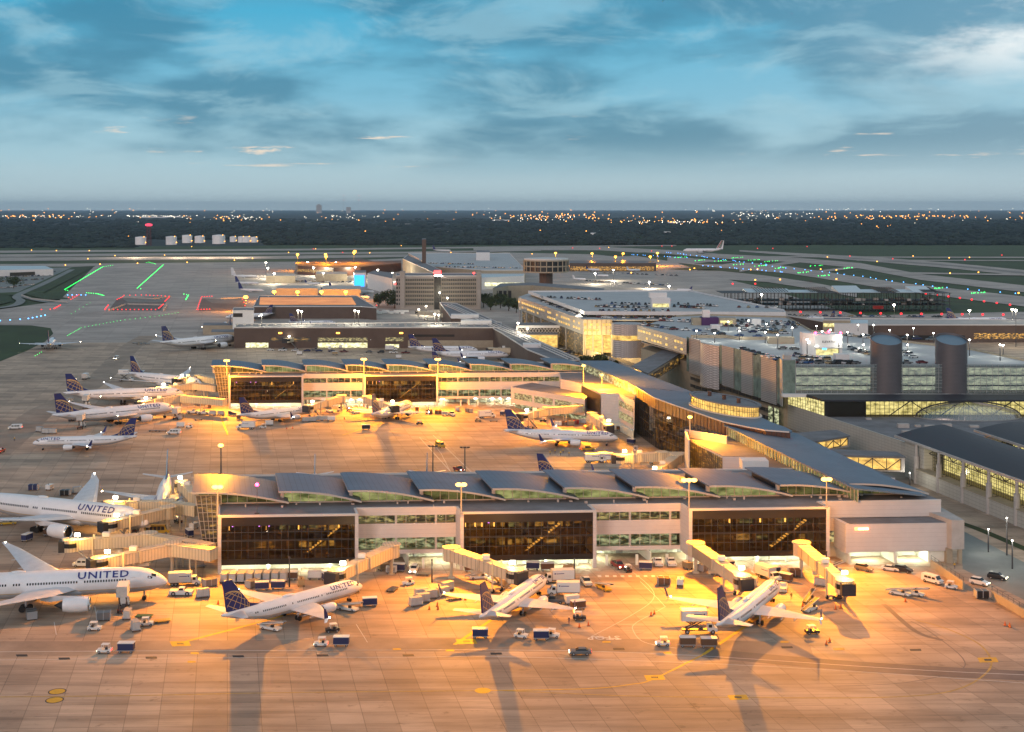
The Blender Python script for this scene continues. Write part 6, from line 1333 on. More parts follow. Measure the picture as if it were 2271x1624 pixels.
# people
def person(x, y, lab, shirt='yellow', rz=0):
    k = 'body' + shirt
    p = G(x, y, 0); t = thing('person', lab, 'person', (p[0], p[1], .0), rz)
    if k not in PROTO:
        J = [(0, 0, .95), (0, 0, 1.2), (0, 0, 1.45), (0, 0, 1.55), (0, .02, 1.68), (0, .02, 1.76), (.1, 0, .9), (.12, .03, .5), (.12, 0, .08), (.12, .14, .04), (-.1, 0, .9), (-.12, -.05, .5), (-.12, -.08, .08), (-.12, .06, .04), (.2, 0, 1.42), (.27, .02, 1.15), (.26, .14, .92), (-.2, 0, 1.42), (-.27, .02, 1.15), (-.26, .14, .92)]
        E = [(0, 1), (1, 2), (2, 3), (3, 4), (4, 5), (0, 6), (6, 7), (7, 8), (8, 9), (0, 10), (10, 11), (11, 12), (12, 13), (2, 14), (14, 15), (15, 16), (2, 17), (17, 18), (18, 19)]
        RR = [.14, .13, .15, .06, .1, .08, .09, .07, .05, .05, .09, .07, .05, .05, .065, .05, .035, .065, .05, .035]
        me = bpy.data.meshes.new('body'); me.from_pydata(J, E, []); o = bpy.data.objects.new('body', me); col.objects.link(o); mo = o.modifiers.new('Skin', 'SKIN')
        for v_, r_ in zip(me.skin_vertices[0].data, RR): v_.radius = (r_, r_)
        me.skin_vertices[0].data[0].use_root = True; s_ = o.modifiers.new('Sub', 'SUBSURF'); s_.levels = s_.render_levels = 1
        dg = bpy.context.evaluated_depsgraph_get(); m2 = bpy.data.meshes.new_from_object(o.evaluated_get(dg)); bpy.data.objects.remove(o)
        m2.materials.clear(); m2.materials.append(M['paint navy']); m2.materials.append(M['paint ' + shirt]); m2.materials.append(mat('skin', (.45, .28, .2), rough=.6))
        for f_ in m2.polygons: z = f_.center.z; f_.material_index = 2 if z > 1.56 else 1 if z > .98 else 0
        PROTO[k] = m2
    b = bpy.data.objects.new('body', PROTO[k]); col.objects.link(b); b.parent = t
    h = MB(); h.ball((0, .02, 1.77), .115, 8, 5, .7); h.build('hard_hat', 'paint white', t)
for a_ in ((1220, 1010, 'ground worker left of the dark lamp mast under the airliner wing'), (1231, 1006, 'ground worker right of the dark lamp mast under the airliner wing'), (1243, 1011, 'ground worker in the middle of the group below the airliner on the second apron'), (1249, 1006, 'ground worker beside the tug below the airliner on the second apron'), (1262, 1012, 'ground worker at the right end of the group on the second apron'), (32, 979, 'lone worker in a yellow vest at the left edge below the white van'), (2117, 1262, 'person on the kerb by the road beside the black car')): person(*a_)
person(1262, 1385, 'ramp worker beside the two cones under the middle airliner right wing', 'navy'); person(1755, 1330, 'ramp worker by the nose of the right airliner', 'yellow')
# ------------------------------------------------------------------ passenger boarding bridges
lines_mat('bridge panel', (.62, .53, .38), [((1, .25, 0), .8)], dark=.4, width=.16, noise=.08, nscale=.4, rough=.6)  # warm yellow tint stands in for part of the sodium lamplight
mat('bridge roof', (.58, .50, .37), rough=.7, noise=.15, nscale=.4)
glow('bridge flood', (1, .92, .7), 25)
def bridge(pts, label, cab=1.0, zt=7.6, flood=True, energy=0, zend=7.0, fixed=0, colon=True):
    n = len(pts); zs = [lerp(zt, zend, max(0, (i - fixed)) / max(1, n - 1 - fixed)) for i in range(n)]
    P = [G(x, y, z) for (x, y), z in zip(pts, zs)]; o = Vector((P[0][0], P[0][1], 0)); t = thing('jet_bridge', label, 'jet bridge', o)
    P = [Vector((p[0] - o[0], p[1] - o[1], z)) for p, z in zip(P, zs)]
    rt = MB(); i0 = fixed; c = P[i0]; rt.tube((c.x, c.y, c.z - 3.1), (c.x, c.y, c.z + .15), 2.1, 2.1, 16); rt.tube((c.x, c.y, c.z + .15), (c.x, c.y, c.z + .4), 2.5, 2.4, 16); ro = rt.build('rotunda', 'bridge panel', t)
    cm = MB(); cm.tube((c.x, c.y, 0), (c.x, c.y, c.z - 3.1), .45, .45, 10); cm.box(c.x - .8, c.x + .8, c.y - .8, c.y + .8, 0, .3); cm.build('column', 'bridge roof', t)
    for i in range(n - 1):
        a, b = P[i], P[i + 1]; d = (b - a); L = d.length; d.normalize(); k = 2 if i >= fixed else 1
        for j in range(k):
            u0, u1 = j / k, (j + 1) / k; w = 3.1 - .35 * j if k > 1 else 3.2; h = 2.9 - .25 * j if k > 1 else 2.9
            p, q = a + d * L * u0 - Vector((0, 0, 1.45)), a + d * L * (u1 + (.04 if j == 0 and k > 1 else 0)) - Vector((0, 0, 1.45)); m = MB(); m.bar(p, q, w, h); to = m.build('tunnel', 'bridge panel', t)
            m = MB(); m.bar(p + Vector((0, 0, h / 2 + .06)), q + Vector((0, 0, h / 2 + .06)), w + .15, .12); rib = int((q - p).length / 2.2)
            for r_ in range(rib + 1): s = p.lerp(q, r_ / max(1, rib)); m.bar(s + Vector((0, 0, h / 2 + .12)) - d * .08, s + Vector((0, 0, h / 2 + .12)) + d * .08, w + .25, .14); 
            m.build('tunnel_roof', 'bridge roof', to); e = MB(); e.bar(q - d * .25, q + d * .02, w + .35, h + .3); e.build('tunnel_collar', 'bridge roof', to)
        if i < fixed:
            q = a.lerp(b, .5); m = MB()
            for s in (-1.2, 1.2): m.tube((q.x + s * -d.y, q.y + s * d.x, 0), (q.x + s * -d.y, q.y + s * d.x, q.z - 2.9), .25, .25, 8)
            m.each('support_post', 'bridge roof', t)
    # cab
    e = P[-1]; d = (P[-1] - P[-2]); d.z = 0; d.normalize(); sd = Vector((-d.y, d.x, 0)); m = MB(); cc = e + d * 1.8; m.tube((cc.x, cc.y, cc.z - 3), (cc.x, cc.y, cc.z + .1), 2.2, 2.2, 14); co = m.build('cab', 'bridge panel', t)
    m = MB(); m.bar(cc + d * 1.2 - Vector((0, 0, 1.6)), cc + d * 2.9 - Vector((0, 0, 1.6)), 3.4, 2.9); m.build('cab_canopy', 'engine dark', co)
    m = MB(); m.tube((cc.x - d.x * .04, cc.y - d.y * .04, cc.z - 1.9), (cc.x - d.x * .04, cc.y - d.y * .04, cc.z - .7), 2.24, 2.24, 14, cap=False); m.build('cab_window', 'car glass', co)
    m = MB(); q = P[-2].lerp(e, .78)
    for s in (-1, 1): w_ = q + sd * s * 1.5; m.box(w_.x - .2, w_.x + .2, w_.y - .2, w_.y + .2, .6, w_.z + .6)
    m.bar(q + sd * 1.9 + Vector((0, 0, .8 - q.z)), q - sd * 1.9 + Vector((0, 0, .8 - q.z)), .5, .4); m.bar(q + sd * 1.6 + Vector((0, 0, -3.0)), q - sd * 1.6 + Vector((0, 0, -3.0)), .4, .4); lg = m.build('drive_column', 'bridge roof', t)
    for s in (-1, 1): w_ = q + sd * s * 1.4; m = MB(); m.tube((w_.x - sd.x * .2, w_.y - sd.y * .2, .55), (w_.x + sd.x * .2, w_.y + sd.y * .2, .55), .55, .55, 14); m.build('wheel', 'tyre', lg)
    m = MB(); s0 = cc - d * 2.2 + sd * 2.0; m.bar(s0 + Vector((0, 0, -2.9)), Vector((s0.x - d.x * 4.5, s0.y - d.y * 4.5, .2)), .9, .25)
    m.bar(s0 + Vector((0, 0, -2.0)) + sd * .4, Vector((s0.x - d.x * 4.5 + sd.x * .4, s0.y - d.y * 4.5 + sd.y * .4, 1.1)), .06, .06); m.build('service_stair', 'galvanised steel', t)
    m = MB(); q = P[-2].lerp(e, .6) + Vector((0, 0, .2)); m.box(q.x - .9, q.x + .9, q.y - .7, q.y + .7, q.z, q.z + 1.1); m.build('air_unit', 'paint white', t); m = MB(); q = P[-2].lerp(e, .45) - Vector((0, 0, 3.2)); m.box(q.x - 1.6, q.x + 1.6, q.y - .7, q.y + .7, q.z - .9, q.z); m.build('underslung_unit', 'bridge roof', t)
    if flood:
        m = MB(); q = e + sd * .6 + Vector((0, 0, .9)); m.box(q.x - .65, q.x + .65, q.y - .15, q.y + .15, q.z, q.z + .8); m.build('floodlight', 'bridge flood', t); m = MB(); m.box(q.x - .05, q.x + .05, q.y - .05, q.y + .05, q.z - .9, q.z); m.build('floodlight_post', 'galvanised steel', t)
    if energy: l = lamp(e + Vector((0, -2.5, 2)), energy * .55, (1, .48, .06), .3); l.parent = t
    return t
bridge([(868, 1209), (756, 1260)], 'jet bridge sloping down left to the nose of the left airliner at the nearest pier', energy=2500)
bridge([(1001, 1216), (1132, 1260)], 'jet bridge sloping down right to the nose of the middle airliner at the nearest pier', energy=2500)
bridge([(1543, 1206), (1640, 1272)], 'jet bridge serving the right airliner, left of the two beside the right glass bay', energy=2500)
bridge([(1777, 1205), (1868, 1282)], 'jet bridge with a free cab, right of the two beside the right glass bay', energy=2500)
bridge([(474, 1218), (382, 1206), (236, 1234)], 'bent jet bridge from the left corner of the nearest pier to the nearest large jet', fixed=1, energy=9000)
bridge([(470, 1208), (330, 1184), (172, 1196)], 'jet bridge with a lit cab pointing left between the two large jets', fixed=1, energy=5000)
bridge([(439, 1122), (372, 1112), (258, 1112)], 'upper left jet bridge of the nearest pier, reaching over the second large jet', fixed=1, energy=9000)
bridge([(372, 1126), (256, 1152)], 'jet bridge touching the nose door of the second large jet', energy=5000, flood=True)
bridge([(432, 1092), (404, 1068)], 'short jet bridge beside the head on airliner at the left end', energy=5000)
bridge([(499, 886), (400, 877), (322, 889)], 'jet bridge of the second pier reaching the nearest jet of the left row', fixed=1, energy=14000)
bridge([(483, 856), (430, 851), (362, 858)], 'jet bridge of the second pier reaching the middle jet of the left row', fixed=1, energy=14000)
bridge([(481, 840), (440, 832), (402, 838)], 'jet bridge of the second pier reaching the angled jet of the left row', fixed=1, energy=10000)
bridge([(757, 878), (690, 897)], 'amber jet bridge sloping down left at the second pier', energy=2500)
bridge([(815, 880), (868, 897)], 'amber jet bridge sloping down right at the second pier', energy=2500)
bridge([(1290, 900), (1215, 905), (1166, 916)], 'bent amber jet bridge from the slanted annex, cab pointing left', fixed=1, energy=6000)
bridge([(1313, 917), (1347, 940)], 'amber jet bridge dropping to the nose of the airliner on the second apron', energy=3000)
bridge([(1526, 1005), (1468, 1004), (1385, 1008)], 'long amber jet bridge left of the dark annex with a lit cab', fixed=1, energy=8000)
bridge([(1500, 1010), (1448, 1046)], 'amber jet bridge dropping left to the hidden airliner behind the nearest roofs', energy=5000)
bridge([(694, 742), (640, 750)], 'grey jet bridge sloping down left from the brown pier')
bridge([(1150, 772), (1095, 772)], 'jet bridge at the right end of the brown pier by the two airliners', flood=False)
bridge([(560, 742), (530, 745)], 'short jet bridge at the left end of the brown pier')
bridge([(1000, 698), (930, 690)], 'pale jet bridge beyond the brown pier near the lamp masts')
# ------------------------------------------------------------------ middle distance buildings
lit_mat('lit ground floor', (.35, .33, .12), (1.0, .95, .6), (.35, .35, .6), 1.3, (.4, .58))
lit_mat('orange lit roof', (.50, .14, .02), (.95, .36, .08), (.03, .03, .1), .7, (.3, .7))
lit_mat('hotel rooms', (.004, .004, .005), (.8, .55, .15), (.22, .22, .25), .6, (.66, .70))
glow('red sign light', (1, .03, .03), 8); glow('blue panel', (.02, .30, 1), 2.2); glow('amber point', (1, .40, .05), 5); glow('white point', (1, .95, .8), 25); glow('green point', (.02, 1, .12), 4.5); glow('red point', (1, .02, .03), 2.2); glow('blue point', (.08, .35, 1), 5)
mat('hotel concrete', (.30, .27, .25), rough=.85, noise=.1, nscale=.1); mat('tank white', (.88, .88, .88), rough=.6, noise=.08, nscale=.05); mat('steel frame', (.035, .03, .03), rough=.6); mat('roof sheet', (.50, .58, .62), rough=.4)
def block(name, label, cat, px, z, m='brown wall', roof='membrane roof', z0=0.0, trim=None):
    """closed building from its roof outline in the photo at roof height z"""
    K = PXZ(px, z); c = min(K, key=lambda p: p[1]); o = Vector((c[0], c[1], 0)); t = thing(name, label, cat, o); k = ccw(rel(K, o)); b = MB(); b.prism(k, z0, z - .01); b.build('wall', m, t); r = MB(); r.prism(k, z, z + .15); ro = r.build('roof', roof, t)
    if trim:
        e = MB()
        for p, q in zip(k, k[1:] + k[:1]): e.bar((p[0], p[1], z + .35), (q[0], q[1], z + .35), .4, .7)
        e.build('parapet', trim, ro)
    t['_z'] = 0; del t['_z']; return t, o
def strip_on(t, o, name, m, x0, y0, x1, y1, z0, z1, zr, off=.12):
    """a band on a wall below the roof line that passes (x0,y0)-(x1,y1) at roof height zr"""
    p, q = G(x0, y0, zr), G(x1, y1, zr); b = MB(); b.quad(*[(p_[0] - o[0], p_[1] - o[1] - off, z) for p_, z in ((p, z0), (q, z0), (q, z1), (p, z1))]); return b.build(name, m, t)
# brown pier
t, o = block('terminal_pier', 'long brown pier behind the second pier, lit loading bays under its left half', 'terminal', [(519, 728), (880, 728), (880, 726), (1112, 729), (1290, 800), (1240, 800), (1180, 778), (1150, 772), (1110, 731), (1108, 716), (880, 718), (519, 720)][:2] + [(1110, 728), (1112, 716), (525, 720)], 13.5, trim='roof trim')
strip_on(t, o, 'lit_bays', 'lit ground floor', 705, 728, 815, 728, .3, 3.6, 13.5); strip_on(t, o, 'lit_bays', 'lit ground floor', 545, 728, 595, 728, .3, 3.6, 13.5); strip_on(t, o, 'lit_bays', 'lit ground floor', 855, 728, 885, 728, .3, 2.6, 13.5)
strip_on(t, o, 'window_band', 'lit lounge', 705, 728, 815, 728, 4.6, 7.0, 13.5); strip_on(t, o, 'window_band', 'lit bay', 598, 728, 690, 728, 4.6, 7.2, 13.5); strip_on(t, o, 'window_band', 'dark fascia', 905, 728, 1008, 728, 7.6, 9.2, 13.5); strip_on(t, o, 'pale_wall', 'tan wall', 905, 728, 1108, 728, .2, 5.2, 13.5); strip_on(t, o, 'window_band', 'lit lounge', 855, 728, 895, 728, 4.6, 7.2, 13.5)
for x in (622, 750, 890): strip_on(t, o, 'lit_sign', 'amber point', x - 4, 732, x + 4, 732, 11, 12, 13.5, .9)
wg = MB()
for i in range(34): p = G(522 + i * 17, 722, 13.6); wg.box(p[0] - o[0], p[0] - o[0] + 1.5, p[1] - o[1], p[1] - o[1] + 1.5, 13.65, 14.6)
wg.each('roof_vent', 'concrete wall', t)
t, o = block('terminal_spine', 'long low roof running from the hotel down to the second pier, white rail along it', 'terminal', [(975, 672), (1012, 674), (1286, 800), (1235, 803), (1170, 777), (1112, 740), (1062, 712), (1000, 705)], 13.0, trim='roof trim')
for (x0, x1, y, h) in ((1000, 1062, 707, 3.0), (1022, 1090, 722, 3.4), (1160, 1200, 772, 2.2)):
    p, q = G(x0, y, 13), G(x1, y, 13); b = MB(); b.box(p[0] - o[0], q[0] - o[0], p[1] - o[1], p[1] - o[1] + 9, 13.16, 13 + h); b.build('plant_house', 'white stucco', t)
ln = MB(); p, q = G(1000, 676, 14) - o, G(1284, 797, 14) - o; 
for k in (0, 3, 6): ln.bar((p.x - k, p.y, 14.2), (q.x - k, q.y, 14.2), .5, .5)
ln.build('roof_pipes', 'roof trim', t)
t, o = block('ramp_tower', 'square white ramp tower left of the brown pier with a dark window band', 'tower', [(516, 690), (563, 690), (563, 684), (519, 684)], 20, 'white stucco', trim='roof trim')
strip_on(t, o, 'window_band', 'dark fascia', 517, 690, 538, 690, 15.6, 18.4, 20)
block('store_building', 'low white store below the ramp tower', 'building', [(450, 722), (520, 722), (520, 716), (452, 716)], 7, 'tan wall'); block('store_building', 'pale walkway building before the left end of the brown pier', 'building', [(468, 737), (595, 737), (595, 731), (470, 731)], 8.5, 'tan wall')
# orange lit terminal
t, o = block('terminal_pier', 'long low pier with an orange lit roof and a row of red lamps before it', 'terminal', [(562, 681), (800, 681), (835, 684), (790, 657), (575, 657)], 10, 'brown wall', 'membrane roof', trim='roof trim')
k = PXZ([(575, 676), (790, 676), (780, 660), (577, 660)], 10.3); b = MB(); thick(b, o, [(p[0], p[1], 10.45) for p in k], .2); b.build('lit_roof_field', 'orange lit roof', t)  # roof emits to stand in for orange lamplight falling on it
# hotel
t, o = block('hotel', 'seven storey slab hotel with a dark central shaft and a red roof sign', 'hotel', [(878, 613), (1067, 613), (1067, 607), (880, 607)], 31, 'hotel concrete', trim='roof trim')
D0 = o[1]
def hx(x): return (x - CX) * D0 / F - o[0]
for x0, x1 in ((899, 962), (979, 1056)):
    for i in range(7):
        b = MB(); z = 4 + i * 3.75; b.quad((hx(x0), -.15, z), (hx(x1), -.15, z), (hx(x1), -.15, z + 2.2), (hx(x0), -.15, z + 2.2)); wo = b.build('window_row', 'hotel rooms', t)
        b = MB(); b.box(hx(x0), hx(x1), -1.1, -.2, z - .35, z - .05)
        n = int((x1 - x0) / 4)
        for j in range(n + 1): x = lerp(hx(x0), hx(x1), j / n); b.box(x - .15, x + .15, -.6, -.17, z, z + 2.2)
        b.build('balcony_slab', 'tan wall', wo)
b = MB(); b.box(hx(963), hx(978), -.8, 3, 0, 32); b.build('dark_shaft', 'dark fascia', t); b = MB(); b.box(hx(887), hx(898), -1.2, 4, 0, 36); b.box(hx(1057), hx(1066), -1.2, 4, 0, 35.5); b.each('stair_tower', 'hotel concrete', t)
b = MB(); b.box(hx(963), hx(978), -1.2, -.85, 32.2, 36.5); b.build('red_sign', 'red sign light', t); b = MB(); b.box(hx(964), hx(980), -1.2, -.85, 31, 32); b.build('white_sign', 'white lamp', t); b = MB(); b.ball((hx(1051), 0, 34), .9, 8, 6); b.ball((hx(876), 0, 24), .9, 8, 6); b.each('red_lamp', 'red sign light', t)
b = MB()
for i in range(7):
    for j in range(2): z = 4 + i * 3.75; x = hx(879) + j * 2.4; b.box(x, x + 1.5, -.3, -.05, z, z + 2.2)
b.build('small_windows', 'dark fascia', t)
# round control drum on its stem
c = G(1211, 652, 0); t = thing('observation_drum', 'round two storey dark glass drum on a slender stem behind the far garage', 'tower', c); Dd = c[1]; s_ = Dd / F
def cyl(mb, r, z0, z1, n=32): return mb.loft([[(r * math.cos(2 * math.pi * i / n), r * math.sin(2 * math.pi * i / n), z) for i in range(n)] for z in (z0, z1)])
zb, zt_ = ZAT(602, Dd), ZAT(577, Dd); r = 50 * s_; h = zt_ - zb; b = MB(); cyl(b, r * .97, zb, zt_); b.build('glass_drum', 'dark fascia', t); b = MB()
for z in (zb, zb + h * .5, zt_): cyl(b, r, z - .9, z + .5)
for i in range(24): a = 2 * math.pi * i / 24; b.bar((r * math.cos(a), r * math.sin(a), zb), (r * math.cos(a), r * math.sin(a), zt_), .9, .9, up=(0, 1, 0))
b.build('floor_rings', 'tan wall', t); b = MB(); cyl(b, r * .3, 0, zb - 1, 12); b.build('stem', 'brown wall', t); b = MB(); cyl(b, r * .98, zt_ + .5, zt_ + 2); b.build('roof', 'roof trim', t)
t, o = block('curved_offices', 'low curved concrete offices with tall dark windows in front of the drum', 'building', [(1093, 640), (1125, 634), (1180, 633), (1260, 640), (1340, 646), (1340, 640), (1250, 632), (1180, 627), (1110, 629)], 17, 'tan wall')
for x0, x1 in ((1097, 1103), (1107, 1113), (1117, 1123), (1127, 1134)):
    p = G((x0 + x1) / 2, 638, 17)
    b = MB(); b.box(p[0] - o[0] - 1.6, p[0] - o[0] + 1.6, p[1] - o[1] - 2.0, p[1] - o[1] + .5, 3, 14); b.build('window', 'dark fascia', t)
# far parking terrace left of the drum
t, o = block('parking_terrace', 'far parking terrace with a pale roof deck beyond the hotel', 'garage', [(1068, 600), (1165, 600), (1130, 562), (905, 562), (960, 592)], 18, 'tan wall', 'deck concrete', trim='white stucco')
strip_on(t, o, 'lit_deck_band', 'lit deck', 985, 598, 1160, 598, 8, 13, 18, 2); strip_on(t, o, 'lit_deck_band', 'lit ground floor', 1068, 608, 1162, 608, 4, 8, 18, 1)
block('lift_house', 'white lift house on the far parking terrace', 'building', [(1056, 560), (1086, 560), (1086, 556), (1058, 556)], 30, 'white stucco')
t, o = block('terminal_spine', 'sloping lit gallery running from the far terrace down to the hotel roof', 'building', [(893, 575), (905, 566), (978, 600), (965, 607)], 24, 'tan wall', trim='roof trim')
block('red_brick_stack', 'slim dark brick tower rising above the far terrace', 'tower', [(936, 531), (945, 531), (945, 529), (936, 529)], 55, 'brown wall')
t, o = block('terminal_building', 'dark round terminal with amber lamps, left of the far terrace', 'terminal', [(655, 582), (745, 575), (800, 573), (828, 580), (890, 578), (890, 584), (800, 592), (740, 594), (660, 590)], 12, 'bronze fascia', 'brown wall'); strip_on(t, o, 'lit_band', 'lit deck', 660, 590, 740, 594, 4, 8, 12, 1.5)
for q in ([(590, 612), (655, 612), (655, 607), (592, 607)], [(700, 608), (770, 608), (770, 603), (702, 603)], [(612, 640), (705, 640), (705, 634), (615, 634)], [(715, 642), (800, 642), (800, 634), (717, 634)]): block('cargo_shed', 'pale low concourse shed among the small jets, ' + {590: 'back left', 700: 'back right', 612: 'front left', 715: 'front right'}[q[0][0]] + ' one of four', 'building', q, 9, 'tan wall', 'concrete wall')
t, o = block('lit_hangar', 'small building with a bright blue lit front among the small jets', 'building', [(785, 605), (812, 605), (812, 600), (787, 600)], 17, 'white stucco'); strip_on(t, o, 'blue_front', 'blue panel', 786, 605, 808, 605, 0.5, 14, 17, .3)
t, o = block('white_hall', 'white curved hall between the blue lit front and the hotel', 'building', [(815, 606), (870, 618), (872, 606), (830, 600)], 18, 'white stucco')
t, o = block('terminal_pier', 'amber lit pier beyond the round drum with small jets before it', 'terminal', [(1263, 584), (1455, 584), (1452, 579), (1263, 578)], 12, 'brown wall', 'bronze fascia'); strip_on(t, o, 'lit_band', 'lit deck', 1265, 584, 1450, 584, 1, 7, 12, 1.5)
block('white_gallery', 'white roofed gallery beside the hotel', 'building', [(1068, 616), (1160, 612), (1165, 604), (1068, 606)], 14, 'white stucco', 'roof sheet')
# amber undercroft bridge with trusses, by the spine
t, o = block('covered_bridge', 'white covered bridge with black lattice above the amber lit road', 'footbridge', [(1145, 722), (1292, 722), (1292, 716), (1150, 716)], 14, 'white stucco', z0=6.5); strip_on(t, o, 'lattice', 'dark fascia', 1150, 722, 1290, 722, 8.6, 12.2, 14, .2)
b = MB()
for i in range(20):
    p, q = G(1150 + i * 7, 722, 14) - o, G(1157 + i * 7, 722, 14) - o; b.bar((p.x, p.y - .4, 8.8), (q.x, q.y - .4, 12), .3, .3); b.bar((p.x, p.y - .4, 12), (q.x, q.y - .4, 8.8), .3, .3)
b.build('lattice_bars', 'roof trim', t)
c = G(1300, 765, 0); sheet('road', 'road asphalt', [(1150, 735), (1295, 735), (1360, 760), (1450, 830), (1380, 850), (1290, 805), (1200, 775)], .05)
t, o = block('amber_arcade', 'amber lit arcade under the bridge beside the queue of headlights', 'building', [(1158, 742), (1238, 742), (1238, 738), (1160, 738)], 9, 'tan wall'); strip_on(t, o, 'lit_front', 'lit amber', 1160, 742, 1236, 742, .3, 8.5, 9, .3)
l = lamp(G(1270, 770, 9), 30000, (1, .6, .15), 1.0); l2 = lamp(G(1330, 765, 10), 20000, (1, .6, .15), 1.0); lamp(G(1415, 800, 5), 9000, (1, .5, .12), 1.0)
# ramps and white covered skywalk to the garage
t = thing('covered_skywalk', 'long grey skywalk with a lattice window from the connector to the near garage', 'footbridge', G(1440, 845, 16)); o = Vector(t.location)
A, B = G(1437, 828, 17), G(1523, 775, 20); A2, B2 = G(1400, 812, 17), G(1500, 760, 20)
b = MB(); thick(b, o, [(A.x, A.y, 17 - o.z * 0), (B.x, B.y, 20), (B2.x, B2.y, 20), (A2.x, A2.y, 17)], .5)
b.v = [(x, y, z - o.z) for x, y, z in b.v]; b.build('roof', 'membrane roof', t); b = MB()
b.add([(p.x - o.x, p.y - o.y, z - o.z) for p, z in ((A, 11.5), (B, 14.5), (B, 19.4), (A, 16.4))], [(0, 1, 2, 3)]); b.add([(p.x - o.x, p.y - o.y, z - o.z) for p, z in ((A, 11.5), (B, 14.5), (B2, 14.5), (A2, 11.5))], [(3, 2, 1, 0)]); b.build('wall', 'tan wall', t)
b = MB(); b.add([(lerp(A.x, B.x, u) - o.x + .25, lerp(A.y, B.y, u) - o.y - .2, z + 3 * u - o.z) for u, z in ((.05, 12.3), (.93, 12.3), (.93, 15.6), (.05, 15.6))], [(0, 1, 2, 3)]); b.build('lattice_window', 'lit bay', t)
for (pts, lab) in (([(1300, 775), (1345, 790), (1400, 815), (1420, 830)], 'curved concrete ramp wall below the connector, left one'), ([(1345, 770), (1400, 785), (1450, 810), (1470, 828)], 'curved concrete ramp wall below the connector, right one')):
    P = [G(x, y, 5) for x, y in pts]; t = thing('ramp_wall', lab, 'wall', (P[0][0], P[0][1], 0)); b = MB()
    for p, q in zip(P, P[1:]): b.bar((p[0] - P[0][0], p[1] - P[0][1], 2.6), (q[0] - P[0][0], q[1] - P[0][1], 2.6), .6, 5.2)
    b.build('wall', 'concrete wall', t)
# brown terminal at the right
t, o = block('terminal_building', 'wide brown terminal at the far right behind the garage roof', 'terminal', [(1870, 722), (2144, 722), (2400, 722), (2400, 712), (1780, 707), (1690, 690), (1700, 694)], 12, 'brown wall', 'concrete wall', trim='roof trim')
strip_on(t, o, 'dark_band', 'dark fascia', 1990, 722, 2140, 722, 1.5, 5, 12); strip_on(t, o, 'lit_band', 'lit deck', 2160, 722, 2271, 722, 2.5, 6.5, 12)
t, o = block('office_block', 'cream office block on the brown terminal roof', 'building', [(1825, 711), (1886, 711), (1886, 706), (1827, 706)], 17, 'tan wall', trim='roof trim'); strip_on(t, o, 'lit_band', 'lit hall', 1826, 711, 1850, 711, 12.5, 15, 17); block('office_block', 'white block beside the cream one on the brown terminal roof', 'building', [(1850, 718), (1925, 718), (1925, 710), (1850, 710)], 15, 'white stucco', 'roof sheet')
# steel frame under construction
c = G(1640, 690, 0); t = thing('steel_frame_building', 'unfinished long steel frame building with patches of pale roof sheet', 'building', c); D0 = c[1]; mx = lambda x: (x - 1640) * D0 / F; zt_ = ZAT(650, D0)
cols_ = MB(); n = 30
for i in range(n + 1):
    x = lerp(mx(1620), mx(2106), i / n)
    for y in (0, 16, 34): cols_.box(x - .25, x + .25, y - .25, y + .25, 0, zt_)
cols_.each('column', 'steel frame', t); b = MB()
for z in (5.5, zt_ * .55, zt_): b.box(mx(1600), mx(2110), -.4, 35, z - .35, z)
b.build('floor_slabs', 'steel frame', t); b = MB(); 
for x0, x1, hh in ((1660, 1760, 2.2), (1755, 1815, 1.0), (1862, 1918, 5), (1915, 1955, 1.5), (1990, 2035, 1.5), (2030, 2075, 4.5)): b.prism([(mx(x0), 3), (mx(x1), 3), (mx(x1), 32), (mx(x0), 32)], zt_ + .1, [zt_ + .4, zt_ + .4, zt_ + hh, zt_ + hh])
b.each('roof_sheet', 'roof sheet', t); b = MB()
for x0, x1 in ((1680, 1755), (1800, 1850), (1950, 2000), (2050, 2085)):
    for i in range(12): x = lerp(mx(x0), mx(x1), i / 12); b.bar((x, 2, zt_ + 1), (x, 33, zt_ + 3.5), .3, .5)
b.build('roof_rafters', 'steel frame', t); b = MB(); b.box(mx(1935), mx(1958), -2, -.6, 2.0, 5); b.build('red_banner', 'paint red', t)
b = MB(); rr = random.Random(9)
for i in range(60): x, y, z = rr.uniform(mx(1640), mx(2090)), rr.uniform(1, 30), rr.choice((5.6, zt_ * .55 + .1)); s_ = rr.uniform(.5, 2.5); b.box(x, x + s_ * 2, y, y + s_, z, z + s_)
b.build('site_materials', 'concrete wall', t)
# fuel tanks and the chequered beacon tower
for i, (x, y0, y1, w) in enumerate(((312, 526, 543, 24), (380, 525, 543, 24), (415, 522, 539, 22), (443, 524, 539, 22), (485, 522, 541, 28), (517, 525, 537, 15), (535, 525, 538, 15), (547, 525, 538, 18), (564, 526, 538, 15))):
    c = G(x, y1, 0); r = w / 2 * c[1] / F; h = ZAT(y0, c[1]); t = thing('storage_tank', '%s white storage tank from the left at the edge of the woods' % ('first second third fourth fifth sixth seventh eighth ninth'.split()[i]), 'storage tank', c); b = MB(); b.smooth = True; n = 28
    b.loft([[(r * math.cos(2 * math.pi * k / n), r * math.sin(2 * math.pi * k / n), z) for k in range(n)] for z in (0, h)], cap=False); b.build('shell', 'tank white', t); b = MB(); b.loft([[(q * math.cos(2 * math.pi * k / n), q * math.sin(2 * math.pi * k / n), z) for k in range(n)] for q, z in ((r, h), (.3, h + r * .12))]); b.build('roof', 'tank white', t)
    b = MB(); b.ball((r * .8, -r * .7, h + 1), 1.1, 6, 5); b.ball((r * 1.05, -r * .3, h * .3), 1.1, 6, 5); b.each('lamp', 'amber point', t)
c = G(330, 545, 0); t = thing('water_tower', 'lattice beacon tower with a glowing red bowl among the tanks', 'tower', c); h = ZAT(499, c[1]); b = MB()
